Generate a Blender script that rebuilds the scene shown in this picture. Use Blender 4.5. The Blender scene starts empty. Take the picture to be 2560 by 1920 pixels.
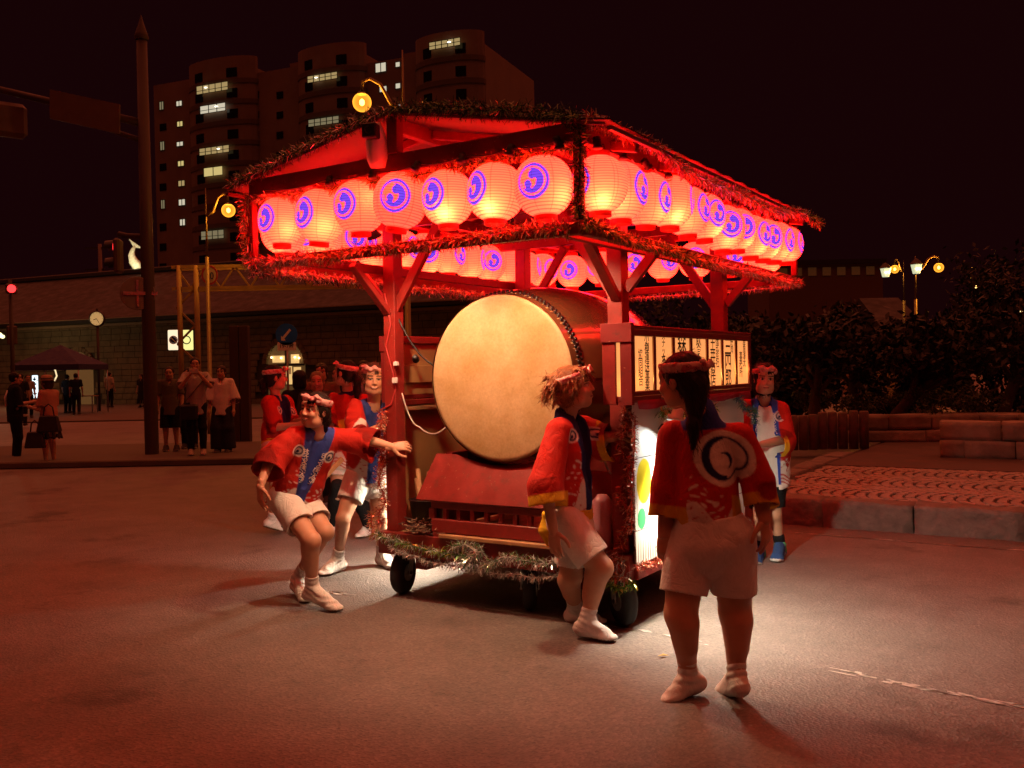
import bpy, bmesh, math, random
import numpy as np
from mathutils import Vector, Matrix, Euler
from mathutils.bvhtree import BVHTree

SC = bpy.context.scene
COL = SC.collection
R = math.radians
rng = np.random.default_rng(7)
random.seed(7)

# ------------------------------------------------------------------ camera, sky, sun, exposure
F_PX, PITCH, ROLL, CAM_H = 2330.0, 0.0156, 0.0192, 1.57
cam_d = bpy.data.cameras.new('camera'); cam = bpy.data.objects.new('camera', cam_d); COL.objects.link(cam)
cam_d.sensor_width = 36.0; cam_d.lens = 36.0 * F_PX / 2560.0
cam_d.clip_start = 0.05; cam_d.clip_end = 2000
cam.matrix_world = Matrix.Translation((0, 0, CAM_H)) @ Matrix.Rotation(math.pi / 2 - PITCH, 4, 'X') @ Matrix.Rotation(-ROLL, 4, 'Z')
SC.camera = cam

world = bpy.data.worlds.new('World'); SC.world = world; world.use_nodes = True
wn = world.node_tree.nodes; wl = world.node_tree.links
bg = wn['Background']
sky_tex = wn.new('ShaderNodeTexSky'); sky_tex.sky_type = 'NISHITA'; sky_tex.sun_disc = False
sky_tex.sun_elevation = R(-4); sky_tex.sun_rotation = R(200)
mixw = wn.new('ShaderNodeMix'); mixw.data_type = 'RGBA'; mixw.blend_type = 'ADD'
mixw.inputs[0].default_value = 1.0
sc_ = wn.new('ShaderNodeVectorMath'); sc_.operation = 'SCALE'; sc_.inputs['Scale'].default_value = 0.0002
wl.new(sky_tex.outputs[0], sc_.inputs[0]); wl.new(sc_.outputs[0], mixw.inputs[6])
mixw.inputs[7].default_value = (0.0052, 0.0007, 0.0010, 1)      # town glow in the night sky
wl.new(mixw.outputs[2], bg.inputs[0]); bg.inputs[1].default_value = 1.0

sun_d = bpy.data.lights.new('sun', 'SUN'); sun = bpy.data.objects.new('sun', sun_d); COL.objects.link(sun)
sun_d.energy = 1.15; sun_d.angle = R(110); sun_d.color = (1.0, 0.15, 0.06)   # dim warm night glow
sun.rotation_euler = (R(-12), R(4), 0)

SC.view_settings.view_transform = 'Standard'; SC.view_settings.look = 'None'
SC.view_settings.exposure = 0.55; SC.view_settings.gamma = 1.0; SC.view_settings.use_curve_mapping = False
SC.render.engine = 'CYCLES'
SC.cycles.use_denoising = True
SC.cycles.max_bounces = 6; SC.cycles.diffuse_bounces = 3; SC.cycles.glossy_bounces = 3
SC.cycles.transmission_bounces = 4; SC.cycles.transparent_max_bounces = 8
SC.cycles.sample_clamp_indirect = 3.0; SC.cycles.caustics_reflective = False; SC.cycles.caustics_refractive = False
SC.cycles.use_light_tree = True

# ------------------------------------------------------------------ camera arithmetic (used to place things in metres)
_cp, _sp = math.cos(PITCH), math.sin(PITCH)
_FW = np.array([0, _cp, -_sp]); _U0 = np.array([0, _sp, _cp]); _R0 = np.array([1., 0, 0])
_RT = math.cos(ROLL) * _R0 - math.sin(ROLL) * _U0; _UP = math.sin(ROLL) * _R0 + math.cos(ROLL) * _U0
_C = np.array([0, 0, CAM_H])
def ray(px, py): return _FW + _RT * (px - 1280) / F_PX - _UP * (py - 960) / F_PX
def gp(px, py, z=0.0):
    d = ray(px, py); return _C + d * (z - CAM_H) / d[2]
def at(px, py, Y):
    d = ray(px, py); return _C + d * Y / d[1]
A = 0.5694; FCX, FCY = 0.38, 6.83
FU = np.array([math.cos(A), -math.sin(A), 0]); FV = np.array([math.sin(A), math.cos(A), 0])
def fl(a, b, z): return np.array([FCX, FCY, 0.]) + a * FU + b * FV + np.array([0, 0, z])
def tofl(p):
    d = np.asarray(p, float) - np.array([FCX, FCY, 0.]); return np.array([d @ FU, d @ FV, d[2]])
def atfl(px, py, a=None, b=None):
    """point on the plane a=const or b=const of the float frame seen at a pixel, in float coordinates"""
    d = ray(px, py); o = tofl(_C); dd = np.array([d @ FU, d @ FV, d[2]])
    t = ((a - o[0]) / dd[0]) if a is not None else ((b - o[1]) / dd[1])
    return o + dd * t

# ------------------------------------------------------------------ objects
def tag(o, label=None, cat=None, group=None, kind=None):
    if label: o['label'] = label
    if cat: o['category'] = cat
    if group: o['group'] = group
    if kind: o['kind'] = kind
    return o
def empty(name, loc=(0, 0, 0), rz=0.0, parent=None):
    o = bpy.data.objects.new(name, None); COL.objects.link(o); o.location = loc; o.rotation_euler = (0, 0, rz)
    o.empty_display_size = 0.1
    if parent: o.parent = parent
    return o
def link(name, me, mat=None, parent=None, loc=None, rot=None):
    o = bpy.data.objects.new(name, me); COL.objects.link(o)
    if mat is not None and len(me.materials) == 0:
        for m in (mat if isinstance(mat, (list, tuple)) else [mat]): me.materials.append(m)
    if parent: o.parent = parent
    if loc is not None: o.location = loc
    if rot is not None: o.rotation_euler = rot
    return o
def copy_tree(o, parent=None):
    c = o.copy(); COL.objects.link(c)
    if parent is not None: c.parent = parent
    for ch in list(o.children):
        copy_tree(ch, c)
    return c

def unit(v):
    v = np.asarray(v, float); n = np.linalg.norm(v); return v / n if n > 1e-9 else v

class MB:
    """collects faces into one mesh"""
    def __init__(s): s.v = []; s.f = []; s.m = []; s.c = []; s.uv = []
    def add(s, V, Fs, m=0, c=None):
        o = len(s.v); s.v.extend([tuple(map(float, p)) for p in V])
        for f in Fs: s.f.append(tuple(o + i for i in f)); s.m.append(m); s.c.append(c)
        return s
    def box(s, lo, hi, m=0, c=None):
        x0, y0, z0 = lo; x1, y1, z1 = hi
        V = [(x0,y0,z0),(x1,y0,z0),(x1,y1,z0),(x0,y1,z0),(x0,y0,z1),(x1,y0,z1),(x1,y1,z1),(x0,y1,z1)]
        return s.add(V, [(0,3,2,1),(4,5,6,7),(0,1,5,4),(1,2,6,5),(2,3,7,6),(3,0,4,7)], m, c)
    def beam(s, p0, p1, w, h, up=(0, 0, 1), m=0, c=None, w1=None, h1=None):
        p0 = np.asarray(p0, float); p1 = np.asarray(p1, float); d = unit(p1 - p0)
        up = np.asarray(up, float)
        if abs(d @ unit(up)) > .98: up = np.array([0, 1., 0]) if abs(d[1]) < .9 else np.array([1., 0, 0])
        x = unit(np.cross(d, up)); y = np.cross(x, d)
        w1 = w if w1 is None else w1; h1 = h if h1 is None else h1
        V = [p0 - x*w/2 - y*h/2, p0 + x*w/2 - y*h/2, p0 + x*w/2 + y*h/2, p0 - x*w/2 + y*h/2,
             p1 - x*w1/2 - y*h1/2, p1 + x*w1/2 - y*h1/2, p1 + x*w1/2 + y*h1/2, p1 - x*w1/2 + y*h1/2]
        return s.add(V, [(0,1,2,3),(7,6,5,4),(4,5,1,0),(5,6,2,1),(6,7,3,2),(7,4,0,3)], m, c)
    def tube(s, path, r, n=8, m=0, c=None, cap=True):
        path = [np.asarray(p, float) for p in path]; L = len(path)
        rs = r if isinstance(r, (list, tuple, np.ndarray)) else [r] * L
        V = []; prev = None
        for i, p in enumerate(path):
            d = unit(path[min(i+1, L-1)] - path[max(i-1, 0)])
            if prev is None:
                ref = np.array([0, 0, 1.]) if abs(d[2]) < .9 else np.array([1., 0, 0])
                x = unit(np.cross(d, ref))
            else:
                x = unit(prev - d * (prev @ d))
            prev = x; y = np.cross(d, x)
            for k in range(n):
                t = 2*math.pi*k/n; V.append(p + rs[i]*(math.cos(t)*x + math.sin(t)*y))
        Fs = []
        for i in range(L-1):
            for k in range(n):
                k2 = (k+1) % n; Fs.append((i*n+k, i*n+k2, (i+1)*n+k2, (i+1)*n+k))
        if cap: Fs.append(tuple(range(n-1, -1, -1))); Fs.append(tuple((L-1)*n + k for k in range(n)))
        return s.add(V, Fs, m, c)
    def lathe(s, prof, n=24, axis='z', at=(0,0,0), m=0, c=None, caps=False):
        V = []; Fs = []; L = len(prof)
        for (r, z) in prof:
            for k in range(n):
                t = 2*math.pi*k/n; p = (r*math.cos(t), r*math.sin(t), z)
                if axis == 'y': p = (p[0], p[2], -p[1])
                if axis == 'x': p = (p[2], p[0], p[1])
                V.append((p[0]+at[0], p[1]+at[1], p[2]+at[2]))
        for i in range(L-1):
            for k in range(n):
                k2 = (k+1) % n; Fs.append((i*n+k, i*n+k2, (i+1)*n+k2, (i+1)*n+k))
        if caps: Fs.append(tuple(range(n-1, -1, -1))); Fs.append(tuple((L-1)*n+k for k in range(n)))
        return s.add(V, Fs, m, c)
    def prism(s, poly, d0, d1, frame=None, m=0, c=None):
        """poly: 2D points (x, z) extruded along y from d0 to d1, or along a given frame (o, ex, ez, ey)"""
        o, ex, ez, ey = frame if frame else ((0,0,0), (1,0,0), (0,0,1), (0,1,0))
        o, ex, ez, ey = map(lambda q: np.asarray(q, float), (o, ex, ez, ey)); n = len(poly)
        V = [o + ex*a + ez*b + ey*d0 for a, b in poly] + [o + ex*a + ez*b + ey*d1 for a, b in poly]
        Fs = [tuple(range(n)), tuple(range(2*n-1, n-1, -1))]
        for i in range(n): j = (i+1) % n; Fs.append((i, i+n, j+n, j))
        return s.add(V, Fs, m, c)
    def mesh(s, name, smooth=False, auto=None):
        me = bpy.data.meshes.new(name); me.from_pydata(s.v, [], s.f)
        if any(s.m): me.polygons.foreach_set('material_index', s.m)
        if any(x is not None for x in s.c):
            ca = me.color_attributes.new('Col', 'FLOAT_COLOR', 'CORNER')
            arr = []
            for f, c in zip(s.f, s.c):
                c = (1,1,1) if c is None else c
                arr.extend(list((c[0], c[1], c[2], 1.0)) * len(f))
            ca.data.foreach_set('color', arr)
        if smooth: me.polygons.foreach_set('use_smooth', [True]*len(s.f))
        me.update(); return me
    def build(s, name, mat, parent=None, smooth=False, bevel=0.0, loc=None, rot=None):
        o = link(name, s.mesh(name, smooth), mat, parent, loc, rot)
        if bevel: bev(o, bevel)
        return o
def bev(o, w, seg=1):
    b = o.modifiers.new('bevel', 'BEVEL'); b.width = w; b.segments = seg; b.limit_method = 'ANGLE'; b.angle_limit = R(40)
    return o

# ------------------------------------------------------------------ materials
_mats = {}
def nodes(name):
    m = bpy.data.materials.new(name); m.use_nodes = True
    return m, m.node_tree.nodes, m.node_tree.links, m.node_tree.nodes['Principled BSDF']
def mat(name, col, rough=.6, metal=0., var=.15, scale=6., bump=0., bscale=40., spec=.5, vcol=False, coat=0., emis=None, estr=0., bdist=.01):
    """plain principled surface with noise-driven colour variation, roughness breakup and bump"""
    if name in _mats: return _mats[name]
    m, N, L, P = nodes(name)
    P.inputs['Roughness'].default_value = rough; P.inputs['Metallic'].default_value = metal
    P.inputs['Specular IOR Level'].default_value = spec; P.inputs['Coat Weight'].default_value = coat
    tc = N.new('ShaderNodeTexCoord')
    if vcol:
        a = N.new('ShaderNodeVertexColor'); a.layer_name = 'Col'; src = a.outputs[0]
    else:
        rgb = N.new('ShaderNodeRGB'); rgb.outputs[0].default_value = (*col, 1); src = rgb.outputs[0]
    if var > 0:
        n = N.new('ShaderNodeTexNoise'); n.inputs['Scale'].default_value = scale; n.inputs['Detail'].default_value = 5
        n.inputs['Roughness'].default_value = .6
        L.new(tc.outputs['Object'], n.inputs['Vector'])
        mr = N.new('ShaderNodeMapRange'); mr.inputs[1].default_value = .3; mr.inputs[2].default_value = .7
        mr.inputs[3].default_value = 1 - var; mr.inputs[4].default_value = 1 + var
        L.new(n.outputs[0], mr.inputs[0])
        mx = N.new('ShaderNodeVectorMath'); mx.operation = 'SCALE'
        L.new(src, mx.inputs[0]); L.new(mr.outputs[0], mx.inputs['Scale']); L.new(mx.outputs[0], P.inputs['Base Color'])
        rr = N.new('ShaderNodeMapRange'); rr.inputs[1].default_value = .3; rr.inputs[2].default_value = .7
        rr.inputs[3].default_value = max(.02, rough*.8); rr.inputs[4].default_value = min(1, rough*1.2)
        L.new(n.outputs[0], rr.inputs[0]); L.new(rr.outputs[0], P.inputs['Roughness'])
    else:
        L.new(src, P.inputs['Base Color'])
    if bump > 0:
        n2 = N.new('ShaderNodeTexNoise'); n2.inputs['Scale'].default_value = bscale; n2.inputs['Detail'].default_value = 4
        L.new(tc.outputs['Object'], n2.inputs['Vector'])
        b = N.new('ShaderNodeBump'); b.inputs['Strength'].default_value = bump; b.inputs['Distance'].default_value = bdist
        L.new(n2.outputs[0], b.inputs['Height']); L.new(b.outputs[0], P.inputs['Normal'])
    if emis is not None:
        P.inputs['Emission Color'].default_value = (*emis, 1); P.inputs['Emission Strength'].default_value = estr
    _mats[name] = m; return m

def scuff(m, tint=(.10, .03, .02), amount=.55, grain=True):
    """old paint: long grain marks, darker grime and small chips"""
    N, L = m.node_tree.nodes, m.node_tree.links; P = N['Principled BSDF']; src = P.inputs['Base Color'].links[0].from_socket
    tc = N.new('ShaderNodeTexCoord'); mp = N.new('ShaderNodeMapping'); mp.inputs['Scale'].default_value = (14, 14, 14); L.new(tc.outputs['Object'], mp.inputs[0])
    n = N.new('ShaderNodeTexNoise'); n.inputs['Scale'].default_value = 1.0; n.inputs['Detail'].default_value = 9; n.inputs['Roughness'].default_value = .72; L.new(mp.outputs[0], n.inputs['Vector'])
    mr = N.new('ShaderNodeMapRange'); mr.inputs[1].default_value = .54; mr.inputs[2].default_value = .66; mr.inputs[3].default_value = 0; mr.inputs[4].default_value = amount; L.new(n.outputs[0], mr.inputs[0])
    mx = N.new('ShaderNodeMix'); mx.data_type = 'RGBA'; L.new(mr.outputs[0], mx.inputs[0]); L.new(src, mx.inputs[6]); mx.inputs[7].default_value = (*tint, 1)
    n2 = N.new('ShaderNodeTexNoise'); n2.inputs['Scale'].default_value = 55; n2.inputs['Detail'].default_value = 4; L.new(tc.outputs['Object'], n2.inputs['Vector'])
    m2 = N.new('ShaderNodeMapRange'); m2.inputs[1].default_value = .68; m2.inputs[2].default_value = .71; m2.inputs[3].default_value = 0; m2.inputs[4].default_value = .8; L.new(n2.outputs[0], m2.inputs[0])
    mx2 = N.new('ShaderNodeMix'); mx2.data_type = 'RGBA'; L.new(m2.outputs[0], mx2.inputs[0]); L.new(mx.outputs[2], mx2.inputs[6]); mx2.inputs[7].default_value = (.30, .14, .09, 1)
    L.new(mx2.outputs[2], P.inputs['Base Color'])
def math_node(N, L, op, a, b=None, c=None):
    n = N.new('ShaderNodeMath'); n.operation = op
    for i, x in enumerate((a, b, c)):
        if x is None: continue
        if isinstance(x, (int, float)): n.inputs[i].default_value = x
        else: L.new(x, n.inputs[i])
    return n.outputs[0]
def circle_node(N, L, vec, cx, cy, r, soft=.02):
    """1 inside the circle, 0 outside"""
    d = N.new('ShaderNodeVectorMath'); d.operation = 'DISTANCE'; L.new(vec, d.inputs[0]); d.inputs[1].default_value = (cx, cy, 0)
    mr = N.new('ShaderNodeMapRange'); mr.inputs[1].default_value = r - soft; mr.inputs[2].default_value = r + soft
    mr.inputs[3].default_value = 1; mr.inputs[4].default_value = 0
    L.new(d.outputs['Value'], mr.inputs[0]); return mr.outputs[0]
LIGHT_DISCS = [(-.34, .15, .40), (-.2, .42, .25), (.10, -.02, .16), (.12, -.17, .11), (.07, -.28, .08), (0, -.37, .05), (-.48, -.2, .15), (-.47, -.31, .06)]
BLUE_DISCS = [(.07, .34, .28), (-.25, -.16, .23)]
def tomoe_nodes(N, L, vec):
    """mask of the two-comma crest: blue ring, thin pale ring, blue disc with pale comma"""
    outer = circle_node(N, L, vec, 0, 0, 1.0); pale = circle_node(N, L, vec, 0, 0, .80); inner = circle_node(N, L, vec, 0, 0, .71)
    lights = None
    for d in LIGHT_DISCS:
        c = circle_node(N, L, vec, *d); lights = c if lights is None else math_node(N, L, 'MAXIMUM', lights, c)
    b = math_node(N, L, 'SUBTRACT', inner, lights); b = math_node(N, L, 'MAXIMUM', b, 0.0)
    for d in BLUE_DISCS: b = math_node(N, L, 'MAXIMUM', b, circle_node(N, L, vec, *d))
    b = math_node(N, L, 'MINIMUM', b, inner)
    ring = math_node(N, L, 'SUBTRACT', outer, pale)
    return math_node(N, L, 'MAXIMUM', ring, b)
def tomoe_np(x, y):
    """the same crest as a numpy mask"""
    def ci(cx, cy, r): return np.hypot(x - cx, y - cy) < r
    inner = ci(0, 0, .71); lights = np.zeros_like(inner)
    for d in LIGHT_DISCS: lights |= ci(*d)
    b = inner & ~lights
    for d in BLUE_DISCS: b |= ci(*d)
    return (ci(0, 0, 1) & ~ci(0, 0, .80)) | (b & inner)

RED_PAINT = mat('red_paint', (.20, .016, .012), .45, var=.22, scale=9, bump=.25, bscale=60, bdist=.004)
RED_DARK = mat('dark_red_paint', (.16, .010, .010), .5, var=.25, scale=7, bump=.2, bscale=50, bdist=.004)
RED_FABRIC = mat('red_roof_fabric', (.18, .070, .058), .8, var=.12, scale=3, bump=.3, bscale=9, bdist=.02)
scuff(RED_PAINT); scuff(RED_DARK, (.05, .02, .015))
WOOD = mat('raw_wood', (.38, .20, .09), .65, var=.3, scale=12, bump=.3, bscale=70, bdist=.003)
PLY = mat('plywood', (.40, .22, .085), .55, var=.22, scale=2.5, bump=.1, bscale=30, bdist=.004)
BLACK = mat('black_plastic', (.012, .012, .013), .45, var=.2)
RUBBER = mat('rubber', (.014, .013, .013), .75, var=.3, bump=.2, bscale=80, bdist=.003)
STEEL = mat('dull_steel', (.42, .40, .38), .38, metal=.85, var=.25, scale=20)
WHITE = mat('white_paint', (.72, .72, .70), .5, var=.06)
CABLE = mat('cable', (.05, .02, .02), .6, var=.1)
CORD_W = mat('pale_cord', (.5, .42, .38), .7, var=.1)
# ------------------------------------------------------------------ ground
def ground_material():
    m, N, L, P = nodes('asphalt')
    tc = N.new('ShaderNodeTexCoord')
    def noise(s, d=6, r=.6):
        n = N.new('ShaderNodeTexNoise'); n.inputs['Scale'].default_value = s; n.inputs['Detail'].default_value = d
        n.inputs['Roughness'].default_value = r; L.new(tc.outputs['Object'], n.inputs['Vector']); return n.outputs[0]
    big = noise(.35, 5); mid = noise(2.2, 6, .65)
    vor = N.new('ShaderNodeTexVoronoi'); vor.inputs['Scale'].default_value = 70; L.new(tc.outputs['Object'], vor.inputs['Vector'])
    fine = noise(160, 3, .7)
    ramp = N.new('ShaderNodeValToRGB'); L.new(vor.outputs['Color'], ramp.inputs[0])
    e = ramp.color_ramp.elements; e[0].position = .0; e[0].color = (.088, .078, .072, 1); e[1].position = 1; e[1].color = (.262, .230, .210, 1)
    mx = N.new('ShaderNodeMix'); mx.data_type = 'RGBA'; mx.blend_type = 'MULTIPLY'; mx.inputs[0].default_value = 1
    L.new(ramp.outputs[0], mx.inputs[6])
    mr = N.new('ShaderNodeMapRange'); mr.inputs[1].default_value = .3; mr.inputs[2].default_value = .7; mr.inputs[3].default_value = .62; mr.inputs[4].default_value = 1.30
    add = math_node(N, L, 'ADD', math_node(N, L, 'MULTIPLY', big, .5), math_node(N, L, 'MULTIPLY', mid, .5))
    L.new(add, mr.inputs[0]); L.new(mr.outputs[0], mx.inputs[7])
    # tar seams and damp stains
    st = noise(.8, 7, .7)
    sr = N.new('ShaderNodeMapRange'); sr.inputs[1].default_value = .57; sr.inputs[2].default_value = .66; sr.inputs[3].default_value = 1; sr.inputs[4].default_value = .52
    L.new(st, sr.inputs[0])
    v2 = N.new('ShaderNodeTexVoronoi'); v2.feature = 'DISTANCE_TO_EDGE'; v2.inputs['Scale'].default_value = .22
    dw = N.new('ShaderNodeVectorMath'); dw.operation = 'ADD'
    nw = N.new('ShaderNodeTexNoise'); nw.inputs['Scale'].default_value = 1.5; nw.inputs['Detail'].default_value = 5; L.new(tc.outputs['Object'], nw.inputs['Vector'])
    L.new(tc.outputs['Object'], dw.inputs[0]); L.new(nw.outputs['Color'], dw.inputs[1]); L.new(dw.outputs[0], v2.inputs['Vector'])
    cr = N.new('ShaderNodeMapRange'); cr.inputs[1].default_value = 0; cr.inputs[2].default_value = .0016; cr.inputs[3].default_value = .72; cr.inputs[4].default_value = 1
    L.new(v2.outputs['Distance'], cr.inputs[0])
    s1 = N.new('ShaderNodeVectorMath'); s1.operation = 'SCALE'; L.new(mx.outputs[2], s1.inputs[0]); L.new(sr.outputs[0], s1.inputs['Scale'])
    s2 = N.new('ShaderNodeVectorMath'); s2.operation = 'SCALE'; L.new(s1.outputs[0], s2.inputs[0]); L.new(cr.outputs[0], s2.inputs['Scale'])
    L.new(s2.outputs[0], P.inputs['Base Color'])
    rr = N.new('ShaderNodeMapRange'); rr.inputs[3].default_value = .42; rr.inputs[4].default_value = .78; L.new(vor.outputs['Color'], rr.inputs[0])
    L.new(rr.outputs[0], P.inputs['Roughness'])
    b = N.new('ShaderNodeBump'); b.inputs['Strength'].default_value = .7; b.inputs['Distance'].default_value = .006
    h = math_node(N, L, 'ADD', vor.outputs['Distance'], math_node(N, L, 'MULTIPLY', fine, .6))
    L.new(h, b.inputs['Height']); L.new(b.outputs[0], P.inputs['Normal'])
    return m
ASPHALT = ground_material()
mb = MB(); mb.add([(-400, -40, 0), (400, -40, 0), (400, 700, 0), (-400, 700, 0)], [(0, 1, 2, 3)])
tag(mb.build('road', ASPHALT), 'dark asphalt street under the lantern float', kind='structure')

# worn painted lines: many short flakes of paint 4 mm above the road
PAINT = mat('worn_road_paint', (.55, .52, .48), .7, var=.3, scale=30)
def worn_line(name, label, p0, p1, w, fill, seed):
    r_ = np.random.default_rng(seed); m = MB(); p0 = np.asarray(p0, float); p1 = np.asarray(p1, float)
    d = p1 - p0; Lh = np.linalg.norm(d); d = d / Lh; n = np.array([-d[1], d[0], 0])
    t = 0.
    while t < Lh:
        g = .5 + .5*math.sin(t*1.9 + seed) + .35*math.sin(t*5.1 + 2*seed)
        if r_.random() < fill * max(.05, g):
            for k in range(2):
                c = p0 + d*t + n*(r_.random() - .5)*w
                l = .03 + .10*r_.random(); ww = .006 + .016*r_.random(); k_ = 6
                ang = np.sort(r_.random(k_)*2*math.pi)
                pts = [c + d*l*math.cos(x)*(.6 + .4*r_.random()) + n*ww*math.sin(x)*(.6 + .4*r_.random()) for x in ang]
                m.add([(q[0], q[1], .004) for q in pts], [tuple(range(k_))])
        t += .028
    o = m.build(name, PAINT); tag(o, label, kind='stuff'); return o
worn_line('road_line', 'worn white lane line crossing the asphalt in front of the float', gp(1560, 1570), gp(2700, 1800), .06, .55, 3)
worn_line('road_line', 'thin worn white line on the asphalt along the stone kerb', fl(.4, 2.72, 0), fl(5.2, 2.72, 0), .03, .75, 5)
worn_line('road_line', 'faint white paint marks on the asphalt by the crouching woman', gp(795, 1478), gp(870, 1487), .06, 1.4, 8)
# fallen leaf on the road
mb = MB(); c0 = gp(1657, 1643)
mb.add([c0 + np.array([x, y, .006 + z]) for x, y, z in ((-.03, 0, 0), (0, -.012, .008), (.035, .004, .002), (.005, .016, .01))], [(0, 1, 2, 3)])
tag(mb.build('fallen_leaf', mat('yellow_leaf', (.5, .33, .06), .6)), 'small yellow leaf lying on the asphalt between the two near dancers', 'leaf')

# ------------------------------------------------------------------ plaza on the right: kerb stones, fan-laid setts, paving
STONE = mat('kerb_granite', (.19, .165, .145), .8, var=.35, scale=7, bump=.9, bscale=14, bdist=.03)
SETT = mat('granite_sett', (.36, .30, .26), .75, var=.3, scale=5, bump=.7, bscale=40, bdist=.008)
JOINT = mat('dark_joint_sand', (.05, .04, .035), .9, var=.3, bump=.5)
PAVE = mat('dark_paving', (.10, .07, .06), .85, var=.35, scale=3, bump=.5, bscale=30, bdist=.01)
PZ = .25; KB = 3.15                                   # plaza height, kerb line in float coordinates
plaza = empty('plaza', (FCX, FCY, 0), -A); tag(plaza, 'raised stone plaza beside the street', kind='structure')
KA0 = .2
mb = MB(); mb.prism([(KA0 + .25, KB + .28), (14, KB + .28), (14, 40), (KA0 - .05, 40), (KA0 - .05, KB + .6)], 0, PZ - .012, ((0, 0, 0), (1, 0, 0), (0, 1, 0), (0, 0, 1)))
mb.build('paving_bed', JOINT, plaza)
mb = MB(); mb.prism([(KA0 + .05, 6.45), (14, 6.45), (14, 39.9), (KA0 + .05, 39.9)], PZ - .03, PZ + .004, ((0, 0, 0), (1, 0, 0), (0, 1, 0), (0, 0, 1)))
mb.build('paving', PAVE, plaza)
def rough_block(lo, hi, seed, jit=.012, cuts=5):
    """stone block: subdivided box with uneven faces and rounded arrises"""
    bm = bmesh.new(); bmesh.ops.create_cube(bm, size=1)
    lo = np.asarray(lo, float); hi = np.asarray(hi, float); s = hi - lo; c = (hi + lo)/2
    bmesh.ops.subdivide_edges(bm, edges=bm.edges[:], cuts=cuts, use_grid_fill=True)
    r_ = np.random.default_rng(seed); ph = r_.random((6, 3))*6; fr = r_.normal(size=(6, 3))*6
    for v in bm.verts:
        p = np.array(v.co); q = np.abs(p)*2; m_ = np.sort(q)
        rnd = max(0, m_[1] - .85)*.5                              # soften edges
        p2 = p*s; n = unit(p2/s)
        disp = sum(math.sin(fr[k] @ p2 + ph[k].sum()) for k in range(6))/6*jit*2 - rnd*.035
        p2 = p2 + n*disp + r_.normal(size=3)*jit*.15
        v.co = p2 + c
    me = bpy.data.meshes.new('stone'); bm.to_mesh(me); bm.free(); me.polygons.foreach_set('use_smooth', [True]*len(me.polygons)); return me
x = KA0; i = 0
while x < 6.5:
    l = .78 + .2*random.random()
    link('kerb_stone', rough_block((x + .006, KB, -.05), (x + l - .006, KB + .30, PZ + .01), 100 + i, .016, 6), STONE, plaza); x += l; i += 1
y = KB + .32
while y < 8:
    l = .8; link('kerb_stone', rough_block((KA0 - .26, y, -.05), (KA0, y + l - .01, PZ + .01), 150 + i, .016, 4), STONE, plaza); y += l; i += 1
# setts laid in segmental fans
def sett_mesh(seed, w=.094, d=.088, h=.05):
    r_ = np.random.default_rng(seed); V = []; k = 8
    for (z, s) in ((-h, 1.0), (-.004, 1.0), (0, .92)):
        for j in range(k):
            t = 2*math.pi*j/k; ct, st_ = math.cos(t), math.sin(t)
            px = math.copysign(abs(ct)**.45, ct)*w/2*s*(1 + .08*r_.normal()); py = math.copysign(abs(st_)**.45, st_)*d/2*s*(1 + .08*r_.normal())
            V.append((px, py, z + (0.0015*r_.normal() if z == 0 else 0)))
    Fs = [(i*k + j, i*k + (j + 1) % k, (i+1)*k + (j + 1) % k, (i+1)*k + j) for i in range(2) for j in range(k)] + [tuple(range(2*k, 3*k))]
    me = bpy.data.meshes.new('sett'); me.from_pydata(V, [], Fs); me.materials.append(SETT); return me
smesh = [sett_mesh(i) for i in range(8)]
places = []
SW = 1.15                                              # width of one fan
for col_ in range(0, 4):                               # strips of fans side by side, their arcs nested along the kerb
    for row in range(-4, 70):
        for k in range(-6, 7):
            rad = SW*.60; t = k*.097/rad
            if abs(t) > 1.0: continue
            xx = KA0 + .15 + row*.115 + (.05 if col_ % 2 else 0) + rad*(.8 - math.cos(t)); yy = KB + .32 + SW*.36 + col_*SW*.86 + rad*math.sin(t)*.93
            if xx < KA0 + .08 or xx > 7.6 or yy < KB + .36 or yy > 6.42: continue
            places.append((xx, yy, math.pi/2 + t*.95 + .04*random.gauss(0, 1)))
cam_f = tofl(np.array([0, 0, 0]))
def in_view(q):
    w = fl(q[0], q[1], PZ); d = w - _C; z = d @ _FW; px = 1280 + F_PX*(d @ _RT)/z
    return 1925 < px < 2600
places.sort(key=lambda q: (not in_view(q), (q[0] - cam_f[0])**2 + (q[1] - cam_f[1])**2))
for i, (xx, yy, t) in enumerate(places[:300]):
    o = link('sett', smesh[i % 8], None, plaza, (xx, yy, PZ + .002*random.gauss(0, 1)), (.01*random.gauss(0, 1), .01*random.gauss(0, 1), t))
mb = MB()
for i, (xx, yy, t) in enumerate(places[300:]):
    me = smesh[i % 8]; c_, s_ = math.cos(t), math.sin(t); zz = PZ + .002*random.gauss(0, 1)
    mb.add([(xx + c_*v.co.x - s_*v.co.y, yy + s_*v.co.x + c_*v.co.y, zz + v.co.z) for v in me.vertices], [tuple(p.vertices) for p in me.polygons])
tag(mb.build('setts', SETT, plaza), kind='stuff')
# ------------------------------------------------------------------ the float
flt = empty('festival_float', (FCX, FCY, 0), -A)
tag(flt, 'red wooden festival float on castors with a lantern-hung gabled roof', 'float')
W2, D2, ZL, ZU, PP, QQ, ZP, ZR = 1.165, 1.875, 2.262, 2.735, .886, .868, .45, 3.00
def beam(name, p0, p1, w, h, mat_=RED_PAINT, parent=flt, up=(0, 0, 1), bv=.004):
    m = MB(); m.beam(p0, p1, w, h, up); return m.build(name, mat_, parent, bevel=bv)
def boxp(name, lo, hi, mat_=RED_PAINT, parent=flt, bv=.004):
    m = MB(); m.box(lo, hi); return m.build(name, mat_, parent, bevel=bv)
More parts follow.
